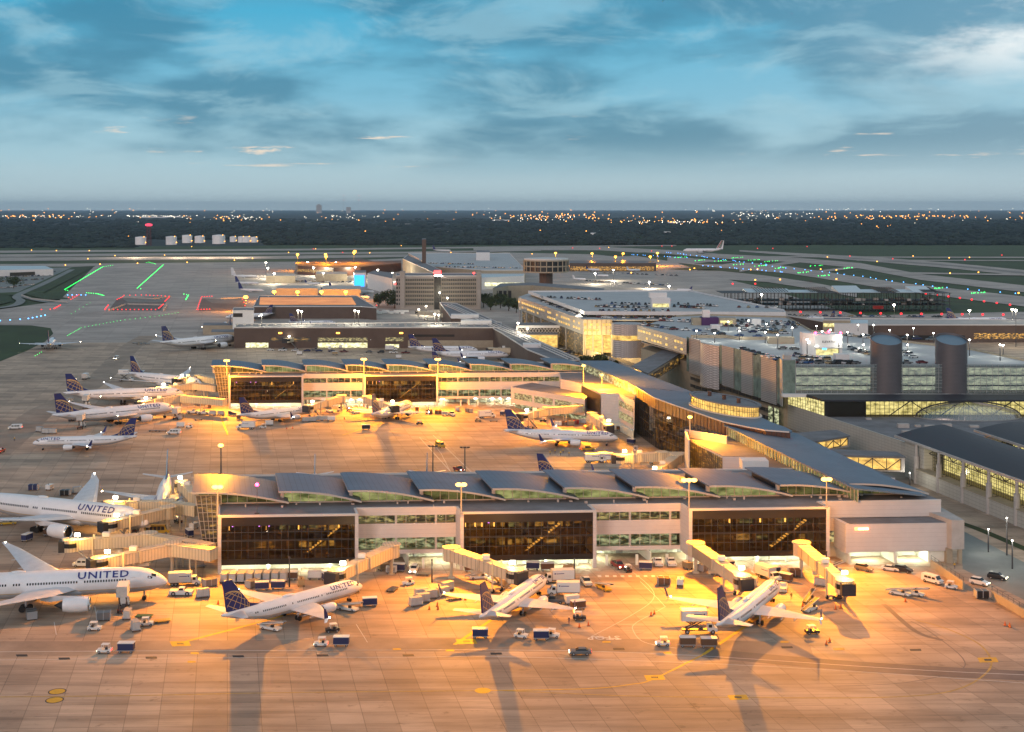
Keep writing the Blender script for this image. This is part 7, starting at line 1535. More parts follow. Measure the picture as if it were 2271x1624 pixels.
for sx in (-1, 1):
    for sy in (-1, 1): b.bar((sx * 5, sy * 5, 0), (sx * 3.5, sy * 3.5, h - 2), .9, .9)
for i in range(8): z = h * i / 8; b.bar((-5, -5, z), (4.6, -4.6, z + h / 8), .5, .5); b.bar((5, -5, z), (-4.6, -4.6, z + h / 8), .5, .5)
b.build('legs', 'paint maroon', t); b = MB(); b.ball((0, 0, h), 9.5, 14, 7, .4); b.build('bowl', glow('red bowl', (1, .06, .12), 1.4), t)
for x_ in (300, 395, 460, 530): lamp(G(x_, 546, 22), 90000, (1, .75, .5), 2)  # added unseen lamps that brighten the tanks
# low lying white depot at the left
t, o = block('depot', 'low white depot with dark doors behind the car park at the left edge', 'building', [(-40, 600), (118, 597), (100, 590), (-40, 590)], 9, 'white stucco', 'roof sheet'); strip_on(t, o, 'dark_doors', 'dark fascia', 22, 600, 78, 598, 1, 6, 9, .5)
# retaining walls round the sunken road with red edge lamps
for lab, pts in (('retaining wall on the far side of the left sunken gap', [(268, 660), (300, 662), (340, 664), (380, 659)]), ('retaining wall on the near side of the left sunken gap', [(240, 690), (280, 676), (370, 678), (362, 690)]), ('retaining wall of the right sunken gap', [(450, 662), (490, 664), (540, 662)]), ('curved rail wall beside the dark grass at the left', [(48, 656), (70, 664), (110, 668), (150, 671)])):
    P = [G(x, y, 0) for x, y in pts]; t = thing('retaining_wall', lab, 'wall', P[0]); b = MB()
    for p, q in zip(P, P[1:]): b.bar((p[0] - P[0][0], p[1] - P[0][1], .7), (q[0] - P[0][0], q[1] - P[0][1], .7), .6, 1.4)
    b.build('wall', 'concrete wall', t)
# trees near the hotel
mat('leaf dark', (.020, .035, .012), rough=.9, noise=.4, nscale=.4); mat('leaf lighter', (.05, .075, .02), rough=.9, noise=.4, nscale=.4); mat('bark', (.06, .045, .03), rough=.9)
def tree(x, y, r, h, label, s=0):
    c = G(x, y, 0); t = thing('tree', label, 'tree', c); rr = random.Random(s + int(x)); b = MB(); b.tube((0, 0, 0), (.3, 0, h * .5), .5, .3, 8)
    for k in range(5): a = rr.uniform(0, 6.3); b.tube((.3, 0, h * .38), (r * .55 * math.cos(a), r * .55 * math.sin(a), h * .72), .22, .08, 6)
    b.build('trunk', 'bark', t); b = MB()
    cl = [(rr.gauss(0, r * .42), rr.gauss(0, r * .42), h * .64 + rr.uniform(-.2, .25) * h, rr.uniform(.22, .42) * r) for _ in range(16)]
    for i in range(1300):
        cx, cy, cz, cr = rr.choice(cl); d = Vector((rr.gauss(0, 1), rr.gauss(0, 1), rr.gauss(0, 1))).normalized() * cr * rr.uniform(.55, 1.1); p = Vector((cx, cy, cz)) + d; a = Vector((rr.gauss(0, 1), rr.gauss(0, 1), rr.gauss(0, 1))).normalized() * rr.uniform(.35, .8); e = a.orthogonal().normalized() * rr.uniform(.3, .6); b.mi = 0 if rr.random() < .6 else 1; b.quad(p - a, p + e, p + a, p - e)
    b.build('crown', ['leaf dark', 'leaf lighter'], t)
for i, (x, y, r, h) in enumerate(((840, 680, 9, 12), (860, 678, 11, 14), (875, 684, 9, 12), (905, 682, 9, 9), (1072, 682, 9, 13), (1088, 688, 8, 12), (1110, 684, 9, 14), (1128, 690, 8, 12), (1145, 694, 7, 10), (1062, 676, 7, 10), (1300, 815, 5, 6), (1330, 812, 5, 6), (1360, 822, 4, 5), (30, 640, 12, 12), (1590, 905, 5, 5))):
    tree(x, y, r, h, '%s leafy tree %s' % ('first second third fourth fifth sixth seventh eighth ninth tenth eleventh twelfth thirteenth fourteenth fifteenth'.split()[i], 'left of the hotel' if x < 910 and x > 100 else 'between the hotel and the far garage' if 1000 < x < 1200 else 'beside the curved ramps' if x > 1200 else 'by the car park at the left edge'))
# planting strip and wall with fence at the right
st_ = strip('verge', 'grass', [(2130, 1160), (2180, 1178), (2290, 1225)], 3, .04)
P = [G(2065, 1258, 0), G(2137, 1308, 0)]; Q = [G(2200, 1328, 0), G(2300, 1388, 0)]
for lab, (p, q) in (('low orange lit wall beside the white end block', P), ('low orange lit wall running off at the right edge', Q)):
    t = thing('low_wall', lab, 'wall', p); b = MB(); d = q - p; b.bar((0, 0, 1), (d.x, d.y, 1), .4, 2.0); b.build('wall', 'tan wall', t); f_ = MB(); n = int(d.length / 2.5)
    for i in range(n + 1): f_.bar((d.x * i / n, d.y * i / n, 2), (d.x * i / n, d.y * i / n, 3.2), .08, .08, up=(1, 0, 0))
    for z in (2.5, 3.1): f_.bar((0, 0, z), (d.x, d.y, z), .06, .06)
    f_.build('fence_rail', 'dark steel', t)
# ------------------------------------------------------------------ many small things: parked cars, lamps, far planes, city lights, woods
ORD = 'first second third fourth fifth sixth seventh eighth ninth tenth eleventh twelfth thirteenth fourteenth fifteenth sixteenth seventeenth eighteenth nineteenth twentieth'.split()
def ordn(i):
    if i < 20: return ORD[i]
    w = {2: 'twenty', 3: 'thirty', 4: 'forty', 5: 'fifty', 6: 'sixty'}[(i + 1) // 10]; u = (i + 1) % 10
    return (w + '-' + ORD[u - 1]) if u else {2: 'twentieth', 3: 'thirtieth', 4: 'fortieth', 5: 'fiftieth', 6: 'sixtieth'}[(i + 1) // 10]
CP = {}; FARB = MB(); FARM = {}
def smallcar(color, kind):
    if (color, kind) in CP: return CP[(color, kind)]
    b = MB(); h = {'car': 1.45, 'suv': 1.85, 'pick': 1.85}[kind]; L = 2.4 if kind != 'pick' else 2.9
    shell(b, [(L, .35), (L, .8), (1.1, 1.02), (-L, 1.05), (-L, .35)], 1.9, .04); b.mat(1)
    if kind == 'pick': shell(b, [(1.3, 1.0), (.75, h - .06), (-.5, h - .06), (-.7, 1.0)], 1.75, .25)
    else: shell(b, [(1.15, .98), (.4, h - .06), (-1.3 if kind == 'car' else -2.0, h - .06), (-1.95 if kind == 'car' else -2.35, .98)], 1.75, .26)
    b.mat(0); b.box(-.5 if kind == 'pick' else -1.25, .4, -.68, .68, h - .06, h + .02); b.mat(1)
    for x in (1.45, -1.45):
        for s in (1, -1): b.tube((x, s * .72, .34), (x, s * .97, .34), .34, .34, 10)
    me = b.build('parked_car', ['paint ' + color, 'car glass']); CP[(color, kind)] = me.data; bpy.data.objects.remove(me); return CP[(color, kind)]
def carrow(x0, y0, x1, y1, n, z, hd, where, seed, skip=.12, s=1.0):
    rr = random.Random(seed); A, B = G(x0, y0, z), G(x1, y1, z); k = 0; far = any(w in where for w in ('far jet', 'far amber', 'drum', 'depot', 'terrace', 'steel frame', 'far right', 'parapet', 'extra'))
    if 'left drum' in where: far = False
    pal = ['white', 'white', 'silver', 'black', 'grey', 'black', 'grey', 'silver', 'white', 'blue', 'maroon', 'tan', 'navy', 'grey']
    for i in range(n):
        if rr.random() < skip: continue
        u = i / max(1, n - 1); p = A.lerp(B, u); c = rr.choice(pal); kd = rr.choice(['car', 'suv', 'car', 'suv', 'pick'])
        if far:
            md = smallcar(c, kd); a = R(hd + rr.choice((0, 180))); px_, py_ = p[0] + rr.uniform(-1, 1), p[1] + rr.uniform(-2, 2); mm = [FARM.setdefault(('paint ' + c), len(FARM)), FARM.setdefault('car glass', len(FARM))]
            nb = len(FARB.v); FARB.v += [(px_ + v.co.x * math.cos(a) - v.co.y * math.sin(a), py_ + v.co.x * math.sin(a) + v.co.y * math.cos(a), z + v.co.z) for v in md.vertices]
            for f_ in md.polygons: FARB.f.append(tuple(q + nb for q in f_.vertices)); FARB.m.append(mm[f_.material_index]); FARB.sm.append(False)
            continue
        o = bpy.data.objects.new('parked_car' if kd != 'pick' else 'parked_pickup', smallcar(c, kd)); col.objects.link(o)
        o.location = (p[0] + rr.uniform(-.2, .2), p[1] + rr.uniform(-.3, .3), z + .01); o.rotation_euler = (0, 0, R(hd + rr.choice((0, 180)) + rr.uniform(-2, 2))); o.scale = (s,) * 3
        tag(o, '%s %s, %s from the left in the %s' % (c if c != 'navy' else 'dark blue', {'car': 'saloon', 'suv': 'tall car', 'pick': 'pickup'}[kd], ordn(k), where), 'car'); k += 1
for i, a in enumerate((
    (1430, 722, 1500, 733, 8, 29, 60, 'left corner row, near garage roof'), (1465, 712, 1560, 716, 12, 29, 75, 'back left row, near garage roof'), (1495, 732, 1545, 735, 3, 29, 10, 'short left row, near garage roof'),
    (1600, 712, 1760, 718, 18, 29, 75, 'back right row, near garage roof'), (1600, 724, 1775, 728, 16, 29, 70, 'second back row, near garage roof'), (1560, 743, 1680, 748, 4, 29, 15, 'aisle by the low wall, near garage'), (1668, 738, 1740, 741, 5, 29, 15, 'row above the tan stair house'),
    (1645, 778, 1725, 800, 7, 29, 25, 'row along the left garage screen'), (1765, 790, 1820, 802, 9, 29, 65, 'dense row by the elevator house'), (1770, 806, 1900, 808, 12, 29, 40, 'near garage front row'), (1783, 798, 1830, 800, 4, 29, 10, 'near garage second row'),
    (1888, 775, 1925, 787, 6, 29, 55, 'row just left of the left drum'), (2005, 783, 2030, 800, 4, 29, 30, 'group between the two drums'), (2010, 806, 2040, 806, 2, 29, 10, 'front row between the two drums'), (1735, 775, 1790, 777, 3, 29, 15, 'aisle left of the elevator house'), (2005, 752, 2060, 755, 3, 29, 10, 'back row between the two drums'),
    (1322, 681, 1435, 684, 20, 26.5, 80, 'far garage roof, front left row'), (1350, 675, 1440, 677, 13, 26.5, 80, 'far garage roof, back left row'), (1495, 681, 1560, 685, 14, 26.5, 80, 'far garage roof, front right row'), (1505, 676, 1590, 680, 13, 26.5, 80, 'far garage roof, back right row'), (1600, 682, 1720, 683, 7, 26.5, 70, 'far garage roof, right corner row'),
    (1200, 668, 1298, 704, 19, 23.5, 50, 'narrow lit deck, far garage'), (1330, 705, 1350, 706, 3, 23.5, 10, 'corner of the lower far garage deck'), (1365, 706, 1540, 707, 20, 23.5, 80, 'lower far garage deck, left half'), (1550, 706, 1735, 707, 20, 23.5, 80, 'lower far garage deck, right half'),
    (600, 624, 860, 628, 30, .1, 20, 'far jet stands, middle line'), (610, 651, 850, 656, 28, .1, 10, 'far jet stands, front line'), (640, 600, 860, 597, 24, .1, 15, 'far jet stands, back line'), (1270, 594, 1450, 592, 24, .1, 20, 'far amber pier, foot line'), (1280, 604, 1500, 612, 22, .1, 30, 'apron by the far amber pier'), (1300, 624, 1480, 634, 24, .1, 10, 'yard right of the drum'), (600, 778, 900, 784, 12, .1, 10, 'apron before the brown pier'), (1640, 700, 2100, 704, 34, .1, 10, 'yard before the steel frame'), (2150, 748, 2290, 752, 14, .1, 10, 'stand at the far right terminal'),
    (1200, 660, 1330, 666, 18, 26.5, 80, 'far garage roof, far left row'), (1330, 690, 1480, 691, 16, 26.5, 85, 'far garage roof, parapet row'), (1600, 718, 1770, 722, 16, 29, 72, 'row by the purple lobby'), (1640, 733, 1735, 735, 8, 29, 60, 'row behind the tan stair house'), (1560, 728, 1600, 742, 4, 29, 20, 'aisle right of the small stair house'), (1880, 745, 1925, 750, 5, 29, 20, 'back row left of the left drum'),
    (12, 608, 120, 604, 22, .1, 75, 'depot car park, back row'), (0, 616, 110, 612, 18, .1, 75, 'depot car park, second row'), (0, 626, 95, 620, 16, .1, 75, 'depot car park, third row'), (0, 640, 70, 632, 10, .1, 75, 'depot car park, front row'),
    (945, 585, 1050, 587, 20, 18.2, 80, 'far parking terrace, back row'), (985, 593, 1160, 596, 30, 18.2, 80, 'far parking terrace, front row'), (1010, 768, 1110, 771, 16, 0.1, 80, 'line below the brown pier'))): carrow(*a, seed=i + 11)
carrow(1195, 768, 1290, 790, 12, .1, 60, 'amber road queue', 77); carrow(1255, 755, 1290, 775, 6, .1, 60, 'second amber road queue', 78)
fo_ = FARB.build('far_parked_cars', list(FARM)); tag(fo_, 'tiny cars and service vehicles crowded over the far aprons and car parks', 'vehicles', kind='stuff')
# white bins in front of the orange pier
def tiny(name, label, cat, group, mesh, locs):
    for k, p in enumerate(locs):
        o = bpy.data.objects.new(name, mesh); col.objects.link(o); o.location = p; tag(o, label, cat, group)
b = MB(); b.box(-1.6, 1.6, -1, 1, .2, 2.1); b.mat(1); b.box(-1.5, 1.5, -.9, .9, 0, .2); q = b.build('luggage_bin', ['paint white', 'engine dark']); me_bin = q.data; bpy.data.objects.remove(q)
rr = random.Random(31); tiny('luggage_bin', 'white baggage container in the long row before the orange lit pier', 'container', 'white containers in a row before the orange lit pier', me_bin, [G(612 + i * 4.2 + rr.uniform(-1, 1), 693 + rr.choice((0, 3, 4)) + rr.uniform(-.4, .4), 0) for i in range(70)])
# points of light
def ptmesh(m, r, pole=0.0):
    b = MB(); b.ball((0, 0, pole), r, 6, 4)
    if pole: b.mat(1); b.tube((0, 0, 0), (0, 0, pole - r * .5), .12, .1, 6)
    q = b.build('lamp', [m, 'dark steel']); me = q.data; bpy.data.objects.remove(q); return me
def along(pts, n, z=.3, jit=0, zz=0):
    P = [G(x, y, zz) for x, y in pts]; L = [(q - p).length for p, q in zip(P, P[1:])]; T = sum(L); out = []
    for i in range(n):
        s = T * i / max(1, n - 1); k = 0
        while k < len(L) - 1 and s > L[k]: s -= L[k]; k += 1
        p = P[k].lerp(P[k + 1], min(1, s / L[k])); out.append((p[0] + rr.uniform(-jit, jit), p[1] + rr.uniform(-jit, jit), z + zz))
    return out
g1, g2 = ptmesh('green point', .4), ptmesh('green point', .5); r1, r2 = ptmesh('red point', .55), ptmesh('red point', 1.1); b1 = ptmesh('blue point', .6); a1, a2 = ptmesh('amber point', 1.0), ptmesh('amber point', 1.6); w1 = ptmesh('white point', .55)
TL = 'taxiway light'
tiny('taxiway_light', 'green taxiway centre light in the left of two bright green lines', TL, 'green lights in the left bright line', g1, along([(250, 589), (228, 592), (143, 643), (150, 645)], 62) + along([(192, 650), (214, 652), (230, 656)], 12))
tiny('taxiway_light', 'green taxiway centre light in the right of two bright green lines', TL, 'green lights in the right bright line', g1, along([(362, 588), (304, 640), (312, 641)], 52) + along([(408, 653), (418, 655), (412, 665)], 10) + along([(325, 583), (330, 582), (345, 586)], 8))
tiny('taxiway_light', 'green taxiway centre light on the curve towards the taxiing airliner', TL, 'green lights on the apron curve', ptmesh('green point', .17), along([(395, 694), (350, 702), (270, 711), (180, 728), (150, 745)], 36) + along([(92, 782), (78, 790)], 4) + along([(200, 672), (158, 697)], 6))
tiny('taxiway_light', 'green taxiway light in the clusters near the distant large jet', TL, 'green lights on the right taxiways', g2, [q for x, y in ((1635, 572), (1675, 577), (1710, 580), (1640, 587), (1690, 590), (1730, 595), (1780, 605), (1830, 612), (1510, 571), (1552, 578), (1600, 579), (1810, 590), (1880, 595), (2080, 640), (2170, 650)) for q in along([(x - 12, y + 1), (x + 10, y - 1)], 7, .4, 3)])
tiny('taxiway_edge_light', 'blue taxiway edge light on the right taxiways', TL, 'blue lights along the right taxiways', b1, along([(1700, 590), (1900, 612), (2060, 635), (2250, 652)], 26, .4, 4) + along([(1480, 560), (1700, 588)], 30, .4, 6) + along([(1400, 565), (1520, 572)], 14, .4, 4) + along([(1560, 590), (1740, 604)], 16, .4, 4) + along([(0, 712), (60, 708), (100, 700)], 8, .3) + along([(150, 655), (190, 655)], 5))
tiny('edge_light', 'red edge light round the left sunken gap in the taxiway', 'edge light', 'red lights round the left sunken gap', r1, along([(275, 659), (320, 658), (375, 661)], 11, 1.8) + along([(375, 663), (366, 672)], 5, 1.8) + along([(272, 662), (260, 668)], 4, 1.8) + along([(240, 681), (233, 690)], 5, 1.8) + along([(233, 691), (345, 691)], 13, 1.8) + along([(362, 679), (352, 688)], 5, 1.8))
tiny('edge_light', 'red edge light round the right sunken gap in the taxiway', 'edge light', 'red lights round the right sunken gap', r1, along([(448, 662), (470, 661)], 5, 1.8) + along([(446, 665), (437, 691)], 8, 1.8) + along([(440, 691), (465, 690)], 5, 1.8) + along([(538, 668), (546, 690)], 4, 1.8))
tiny('edge_light', 'red edge light beside the left grass corner', 'edge light', 'red lights by the left grass', r1, along([(92, 691), (118, 690), (134, 681)], 9, 1.8) + along([(152, 664), (176, 657), (157, 668)], 8, 1.8))
tiny('obstruction_lamp', 'red lamp in the row in front of the orange lit pier', 'warning lamp', 'red lamps before the orange lit pier', r1, along([(590, 684), (835, 683)], 14, 2.4))
tiny('obstruction_lamp', 'red lamp in the upper row across the steel frame building', 'warning lamp', 'red lamps on the steel frame building', r2, along([(1625, 647), (1675, 647)], 2, 9) + along([(1818, 655), (2028, 655), (2060, 658), (2240, 683)], 13, 3))
tiny('obstruction_lamp', 'red lamp in the lower row before the steel frame building', 'warning lamp', 'red lamps before the steel frame building', r2, along([(1775, 697), (2000, 701), (2225, 703)], 11, 2))
tiny('airfield_sign', 'amber lit airfield sign among the far taxiways', 'airfield sign', 'amber signs among the taxiways', a1, [G(x, y, .8) for x, y in ((125, 556), (70, 555), (255, 567), (198, 556), (365, 566), (222, 586), (305, 584), (415, 582), (195, 574), (145, 588), (425, 547), (1835, 570), (1855, 599), (1730, 620), (1665, 598), (1680, 597), (1820, 597), (1675, 621), (1855, 619), (2107, 606), (2170, 604), (2150, 571), (1945, 580), (2105, 572), (2259, 650), (1400, 605), (1540, 595), (520, 577), (560, 573), (640, 560), (700, 552), (820, 561), (890, 545), (1000, 560), (1530, 598), (1460, 579), (2025, 568), (1350, 549), (1180, 563))])
tiny('airfield_lamp', 'red lamp on the dark grass beyond the runways', 'warning lamp', 'red lamps beyond the runways', r2, [G(x, y, 1.5) for x, y in ((1680, 551), (1714, 551), (1790, 547), (1885, 568), (2222, 566), (1468, 546), (1490, 546), (1330, 551), (1270, 550), (760, 560), (695, 552), (1980, 574), (2140, 576), (1445, 557))])
# apron masts in the middle distance
def poles(lst, m, label, group, z0=0.0, r=1.0, en=0, c=SOD):
    for k_, (x, yb, yt) in enumerate(sorted(lst)):
        p = G(x, yb, z0); h = ZAT(yt, p[1]) - z0; k = MB(); k.tube((0, 0, 0), (0, 0, h), .22, .16, 6); t = thing('light_mast', label + ', ' + ordn(k_) + ' from the left', 'light mast', p, 0, group); k.build('pole', 'dark steel', t); k = MB(); k.ball((0, 0, h + r * .5), r, 8, 5, .7); k.build('lamp', m, t)
        if en: l = lamp((0, -1, h), en, c, 1.0); l.parent = t
poles([(660, 600, 566), (722, 600, 566), (723, 605, 571), (785, 600, 562), (787, 603, 559), (1232, 590, 563), (1313, 590, 564), (1365, 590, 571), (1382, 590, 564), (1442, 590, 571), (1458, 590, 563), (608, 668, 650), (660, 668, 650), (713, 668, 650), (767, 668, 650), (545, 690, 662)], 'amber point', 'amber floodlight mast in the far terminal area', 'amber masts of the far terminals', r=2.3, en=220000)
poles([(590, 612, 584), (594, 618, 596), (608, 630, 608), (682, 600, 583), (717, 630, 607), (745, 600, 583), (786, 625, 608), (838, 620, 600), (870, 625, 607), (695, 612, 595), (788, 612, 594), (1360, 622, 600), (1440, 640, 627), (1484, 645, 636), (1320, 630, 608)], 'white point', 'white floodlight mast among the small jets', 'white masts of the far terminals', r=1.2, en=45000, c=(1, .86, .6))
poles([(661, 765, 690), (669, 765, 692), (787, 762, 690), (795, 765, 692), (580, 770, 700), (964, 765, 698), (973, 765, 700), (1285, 780, 700), (945, 700, 680), (992, 700, 662), (975, 690, 650), (1137, 770, 745), (1149, 780, 718), (1170, 790, 730), (1157, 790, 745)], 'white point', 'tall dark mast with white lamps by the brown pier', 'tall masts by the brown pier', r=.7, en=9000, c=(1, .88, .62))
poles([(2253, 770, 690), (1983, 720, 678), (2245, 740, 688), (1689, 720, 655), (2150, 735, 690)], 'white point', 'tall mast before the brown terminal at the right', 'tall masts at the right terminal', r=1.0, en=12000, c=(1, .88, .62))
DL = [(1697, 762, 738), (1725, 770, 744), (1757, 762, 728), (1790, 790, 754), (1823, 770, 736), (1842, 780, 733), (1860, 788, 753), (1880, 762, 738), (1914, 770, 743), (1915, 785, 766), (1937, 740, 722), (1973, 745, 733), (2012, 770, 744), (2013, 785, 766), (2026, 742, 729), (1811, 740, 724), (1640, 755, 735), (1615, 735, 715), (1660, 725, 712), (2218, 800, 766), (2150, 790, 755), (2070, 760, 740), (1903, 735, 722), (1700, 735, 720), (2225, 790, 767), (1545, 755, 735), (1585, 760, 740)]
poles(DL, 'white point', 'lamp post with a flat white lamp on the near garage roof', 'lamp posts on the near garage roof', ZD, r=.42, en=800, c=(1, .97, .82))
poles([(642, 1302, 1238), (958, 1292, 1243), (1274, 1284, 1241), (1833, 1262, 1225)], 'dark steel', 'thin unlit pole standing on the ramp before the nearest pier', 'unlit poles before the nearest pier', r=.3)
poles([(2192, 1225, 1175), (2233, 1232, 1150), (2018, 1085, 1050), (2245, 1262, 1200), (1470, 848, 835), (1516, 866, 855), (1577, 885, 852), (1735, 940, 928)], 'white point', 'slim pole lamp beside the white walls at the right', 'slim lamps at the right', r=.22, en=700, c=(1, .95, .8))
# small far jets
def farjet(label, nose, tail, s, finc='tail blue', mat_='aircraft white paint'):
    N_, T_ = G(*nose, 2), G(tail[0], nose[1] + (tail[1] - nose[1]) * .25, 2); d = Vector((N_[0] - T_[0], N_[1] - T_[1], 0)); L = d.length; t = thing('regional_jet' if s < 1.2 else 'airliner', label, 'airliner', (N_[0], N_[1], 0), math.atan2(d.y, d.x)); r = 1.4 * s; zc = 2.6 * s; b = MB(); b.smooth = True
    b.loft([[(-L * u, r * q * math.sin(a), zc + dz * s + r * q * math.cos(a)) for a in [2 * math.pi * i / 12 for i in range(12)]] for u, q, dz in ((0, .05, -.3), (.03, .55, -.2), (.09, 1, 0), (.7, 1, 0), (.9, .5, .5), (1, .1, .9))]); b.build('fuselage', mat_, t)
    for sg in (1, -1):
        b = MB(); b.loft([foil(-L * .38, -L * .55, zc - .9 * s, 0, .6), foil(-L * .58, -L * .63, zc + .2 * s, sg * L * .45, .15)]); b.build('wing', 'wing grey', t); b = MB(); b.tube((-L * .36, sg * L * .16, zc - 1.5 * s), (-L * .47, sg * L * .16, zc - 1.4 * s), .85 * s, .7 * s, 10); b.build('engine', 'aircraft grey belly', t); b = MB(); b.loft([foil(-L * .9, -L * .98, zc + .9 * s, 0, .3), foil(-L * .97, -L, zc + 1.1 * s, sg * L * .17, .1)]); b.build('stabiliser', 'wing grey', t)
    b = MB(); b.prism([(0, 0), (1, 0)], 0, 0) if False else None; f = [(-L * .82, zc + r * .8), (-L * .95, zc + L * .24), (-L * 1.02, zc + L * .24), (-L * .99, zc + r * .7)]; b.add([(x, y, z) for y in (-.2, .2) for x, z in f], [(0, 1, 2, 3), (7, 6, 5, 4), (0, 4, 5, 1), (1, 5, 6, 2), (2, 6, 7, 3), (3, 7, 4, 0)]); fo = b.build('tail_fin', finc, t)
    b = MB(); b.tube((-L * .12, 0, 0), (-L * .12, 0, zc), .15 * s); b.tube((-L * .5, 2 * s, 0), (-L * .5, 2 * s, zc), .2 * s); b.tube((-L * .5, -2 * s, 0), (-L * .5, -2 * s, zc), .2 * s); b.build('landing_gear', 'gear grey', t); return t, L, fo, zc
for i, (n_, t_, s) in enumerate(sorted((((572, 614), (513, 607), .95), ((575, 629), (522, 625), .95), ((585, 645), (529, 638), .95), ((710, 630), (676, 628), .9), ((770, 612), (748, 610), .9), ((735, 645), (712, 643), .9), ((775, 640), (730, 636), .9), ((830, 648), (790, 643), .9), ((655, 648), (618, 642), .9), ((820, 660), (798, 655), .9), ((1000, 556), (960, 554), 1.0), ((1330, 600), (1300, 596), 1.1), ((1420, 600), (1390, 603), 1.1), ((1300, 620), (1270, 616), .9), ((1350, 612), (1322, 610), .9), ((1500, 645), (1535, 648), 1.1), ((1210, 592), (1240, 590), .9)))):
    farjet('%s small white jet from the left, far terminal area, %s' % (ordn(i), 'tail to the left' if n_[0] > t_[0] else 'tail to the right'), n_, t_, s, 'tail blue' if i % 3 else 'wing grey')
t, L, fo, zc = farjet('very large white double deck airliner with a striped tail on the far taxiway', (1515, 560), (1604, 560), 2.6, 'aircraft white paint')
m_ = MB()
for k, (u0, c_) in enumerate(((.0, 1), (.34, 0), (.62, 2))):
    for y in (-.32, .32):
        a = [(-L * (.84 + u0 * .13), zc + L * (.05 + .0 * k)), (-L * (.955 + u0 * .06), zc + L * .235), (-L * (.975 + u0 * .045), zc + L * .235), (-L * (.87 + u0 * .12), zc + L * .05)]; m_.mat(c_); m_.quad(*[(x, y, z) for x, z in (a if y < 0 else a[::-1])])
m_.build('tail_stripes', ['paint green', 'paint red', 'paint black'], fo)
plane_lit = MB(); 
# woods beyond the field: one mass of crowns
def woods(name, label, x0, x1, y0, y1, n, seed, hmin=9, hmax=17):
    rr = random.Random(seed); b = MB(); D0, D1 = F * HC / (y0 - YH), F * HC / (y1 - YH)
    for i in range(n):
        u = rr.random(); y = lerp(y0, y1, u ** 1.35); D = F * HC / (y - YH); x = rr.uniform(x0, x1); c = ((x - CX) * D / F, D)
        if 285 < x < 600 and y > 531: continue
        r = rr.uniform(5, 12) * (1 + (D / 5000) * .7); h = rr.uniform(hmin, hmax); b.mi = 0 if rr.random() < .65 else 1; m = 6
        for k in range(3):
            ox, oy = rr.uniform(-r, r), rr.uniform(-r, r); hh = h * rr.uniform(.6, 1); rings = []
            for q, z in ((1.0, 0.0), (1.05, .45), (.65, .85)): rings.append([(c[0] + ox + r * q * rr.uniform(.7, 1.15) * math.cos(2 * math.pi * j / m), c[1] + oy + r * q * rr.uniform(.7, 1.15) * math.sin(2 * math.pi * j / m), -1.2 + hh * z) for j in range(m)])
            nb = len(b.v); b.loft(rings, cap=False); b.add([(c[0] + ox, c[1] + oy, -1.2 + hh)] + rings[-1], [(0, 1 + j, 1 + (j + 1) % m) for j in range(m)])
    o = b.build(name, ['wood dark', 'wood light']); tag(o, label, 'woodland', kind='stuff')
mat('wood dark', (.008, .019, .020), rough=1, noise=.5, nscale=.02); mat('wood light', (.016, .031, .026), rough=1, noise=.5, nscale=.02)
woods('far_woods', 'dark mass of woods beyond the airfield', -60, 2330, 543, 486, 6500, 5)
woods('near_woods', 'greener belt of trees at the left edge of the woods', -60, 300, 549, 540, 260, 6, 6, 10)
# town lights on the plain
def lights_field(name, label, m, spots, r0):
    b = MB()
    for x, y in spots:
        p = G(x, y, 0); r = r0 * p[1] / 9000 * random.uniform(.6, 1.3); b.ball((p[0], p[1], random.uniform(9, 14) + r), r, 5, 4)
    o = b.build(name, m); tag(o, label, 'town lights', kind='stuff')
random.seed(12); glow('town white', (1, .90, .70), 5); glow('town amber', (1, .38, .06), 4)
def cl(cx_, cy_, sx, sy, n): return [(random.gauss(cx_, sx), max(464.5, random.gauss(cy_, sy))) for _ in range(n)]
wl_ = cl(340, 482, 40, 1.0, 45) + cl(90, 483, 60, 1.5, 30) + cl(1190, 487, 60, 5, 45) + cl(1480, 497, 60, 3, 35) + cl(1700, 478, 60, 5, 60) + cl(1850, 466, 60, 1, 30) + cl(540, 487, 30, 4, 30) + cl(760, 484, 40, 3, 25) + [(random.uniform(0, 2271), random.uniform(463.5, 470)) for _ in range(60)] + [(random.uniform(0, 2271), random.uniform(470, 500)) for _ in range(40)]
al_ = cl(100, 483, 50, 2, 30) + cl(1250, 484, 80, 4, 70) + cl(1480, 496, 80, 3, 40) + cl(2050, 484, 110, 3, 70) + cl(490, 486, 20, 3, 15) + [(random.uniform(0, 2271), random.uniform(463.5, 500)) for _ in range(90)] + [(x, 487) for x in (1925, 1977, 2018, 2055, 2105, 2140, 2185, 2240)] + cl(1950, 505, 30, 4, 5) + [(285, 533), (810, 523), (1198, 520), (1300, 520), (1600, 520)]
lights_field('town_lights', 'scattered white town lights on the dark plain towards the horizon', 'town white', wl_, 1.9)
lights_field('town_lights', 'scattered amber town lights on the dark plain towards the horizon', 'town amber', al_, 3.0)
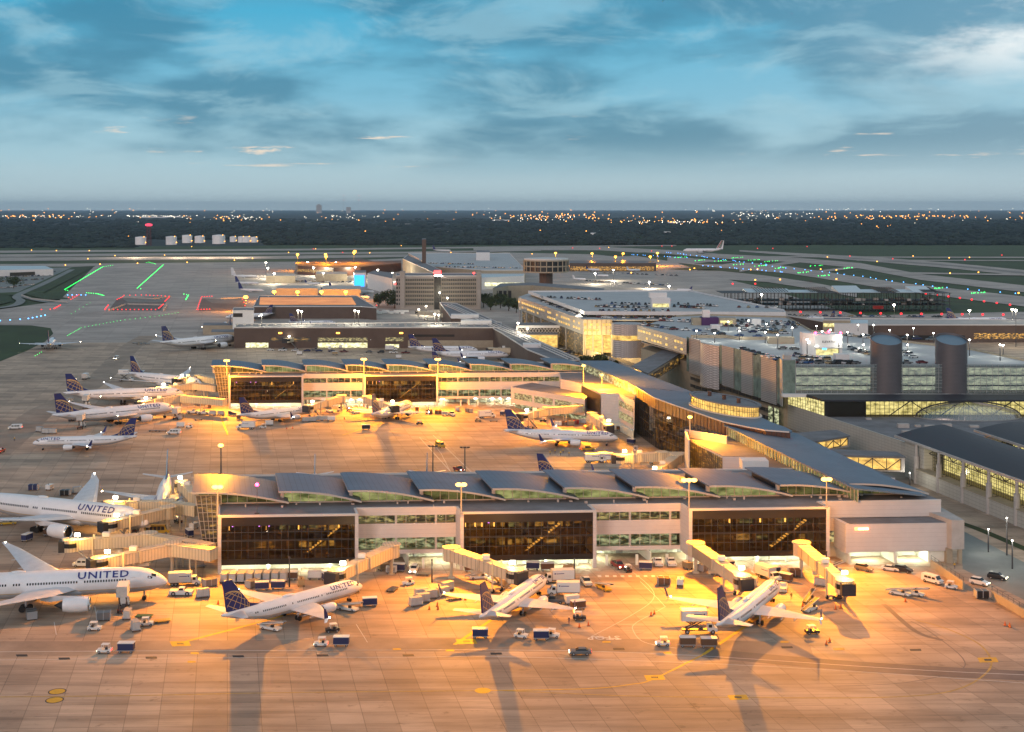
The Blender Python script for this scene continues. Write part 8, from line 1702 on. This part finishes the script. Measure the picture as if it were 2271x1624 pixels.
b = MB(); rr = random.Random(3)
for x, y, w in ((340, 483, 60), (380, 482, 40), (1240, 523, 30), (1320, 522, 18), (1480, 519, 14), (1000, 518, 14), (1560, 520, 12), (1110, 490, 40), (1500, 495, 40), (900, 500, 20)): p = G(x, y, 0); h = 8; s_ = p[1] / F; b.box(p[0] - w * s_ / 2, p[0] + w * s_ / 2, p[1], p[1] + 40, 0, h)
o = b.build('far_sheds', 'tank white'); tag(o, 'pale low sheds scattered far off in the woods', 'buildings', kind='stuff')
c = G(708, 464.3, 0); c = Vector(((708 - CX) / F * 25000, 25000, 0)); t = thing('tower_block', 'lone grey tower block standing on the horizon', 'building', c); b = MB(); b.box(-55, 40, 0, 50, 0, 150); b.box(-32, 16, -4, 40, 150, 170); b.build('wall', 'concrete wall', t); b = MB(); b.box(500, 580, 0, 50, 0, 115); b.build('low_wing', 'concrete wall', t)
for lab, x, y in (('left', 762, 434), ('right', 796, 434)): c = Vector(((x - CX) / F * 25000, 25000, 0)); t = thing('radio_mast', '%s of two thin radio masts with red lamps on the horizon' % lab, 'radio mast', c); b = MB(); h = ZAT(y, 25000); b.tube((0, 0, 0), (0, 0, h), 2.2, 1.6, 5); b.build('mast', 'concrete wall', t); b = MB(); b.ball((0, 0, h), 5, 6, 4); b.ball((0, 0, h * .75), 4.5, 6, 4); b.each('red_lamp', 'red point', t)

# haze: one even volume of air round the whole place, sky outside it
hb = MB(); hb.box(-45000, 45000, -600, 60000, -3, 345); m = bpy.data.materials.new('air'); m.use_nodes = True; nt = m.node_tree; nt.nodes.clear(); vo = nt.nodes.new('ShaderNodeVolumePrincipled'); ou = nt.nodes.new('ShaderNodeOutputMaterial')
vo.inputs['Color'].default_value = (.50, .74, .95, 1); vo.inputs['Density'].default_value = 2.0e-5; vo.inputs['Anisotropy'].default_value = 0; nt.links.new(vo.outputs[0], ou.inputs['Volume']); M['air'] = m
ho = hb.build('haze', 'air'); ho['kind'] = 'stuff'; ho['label'] = 'thin evening haze over the plain'
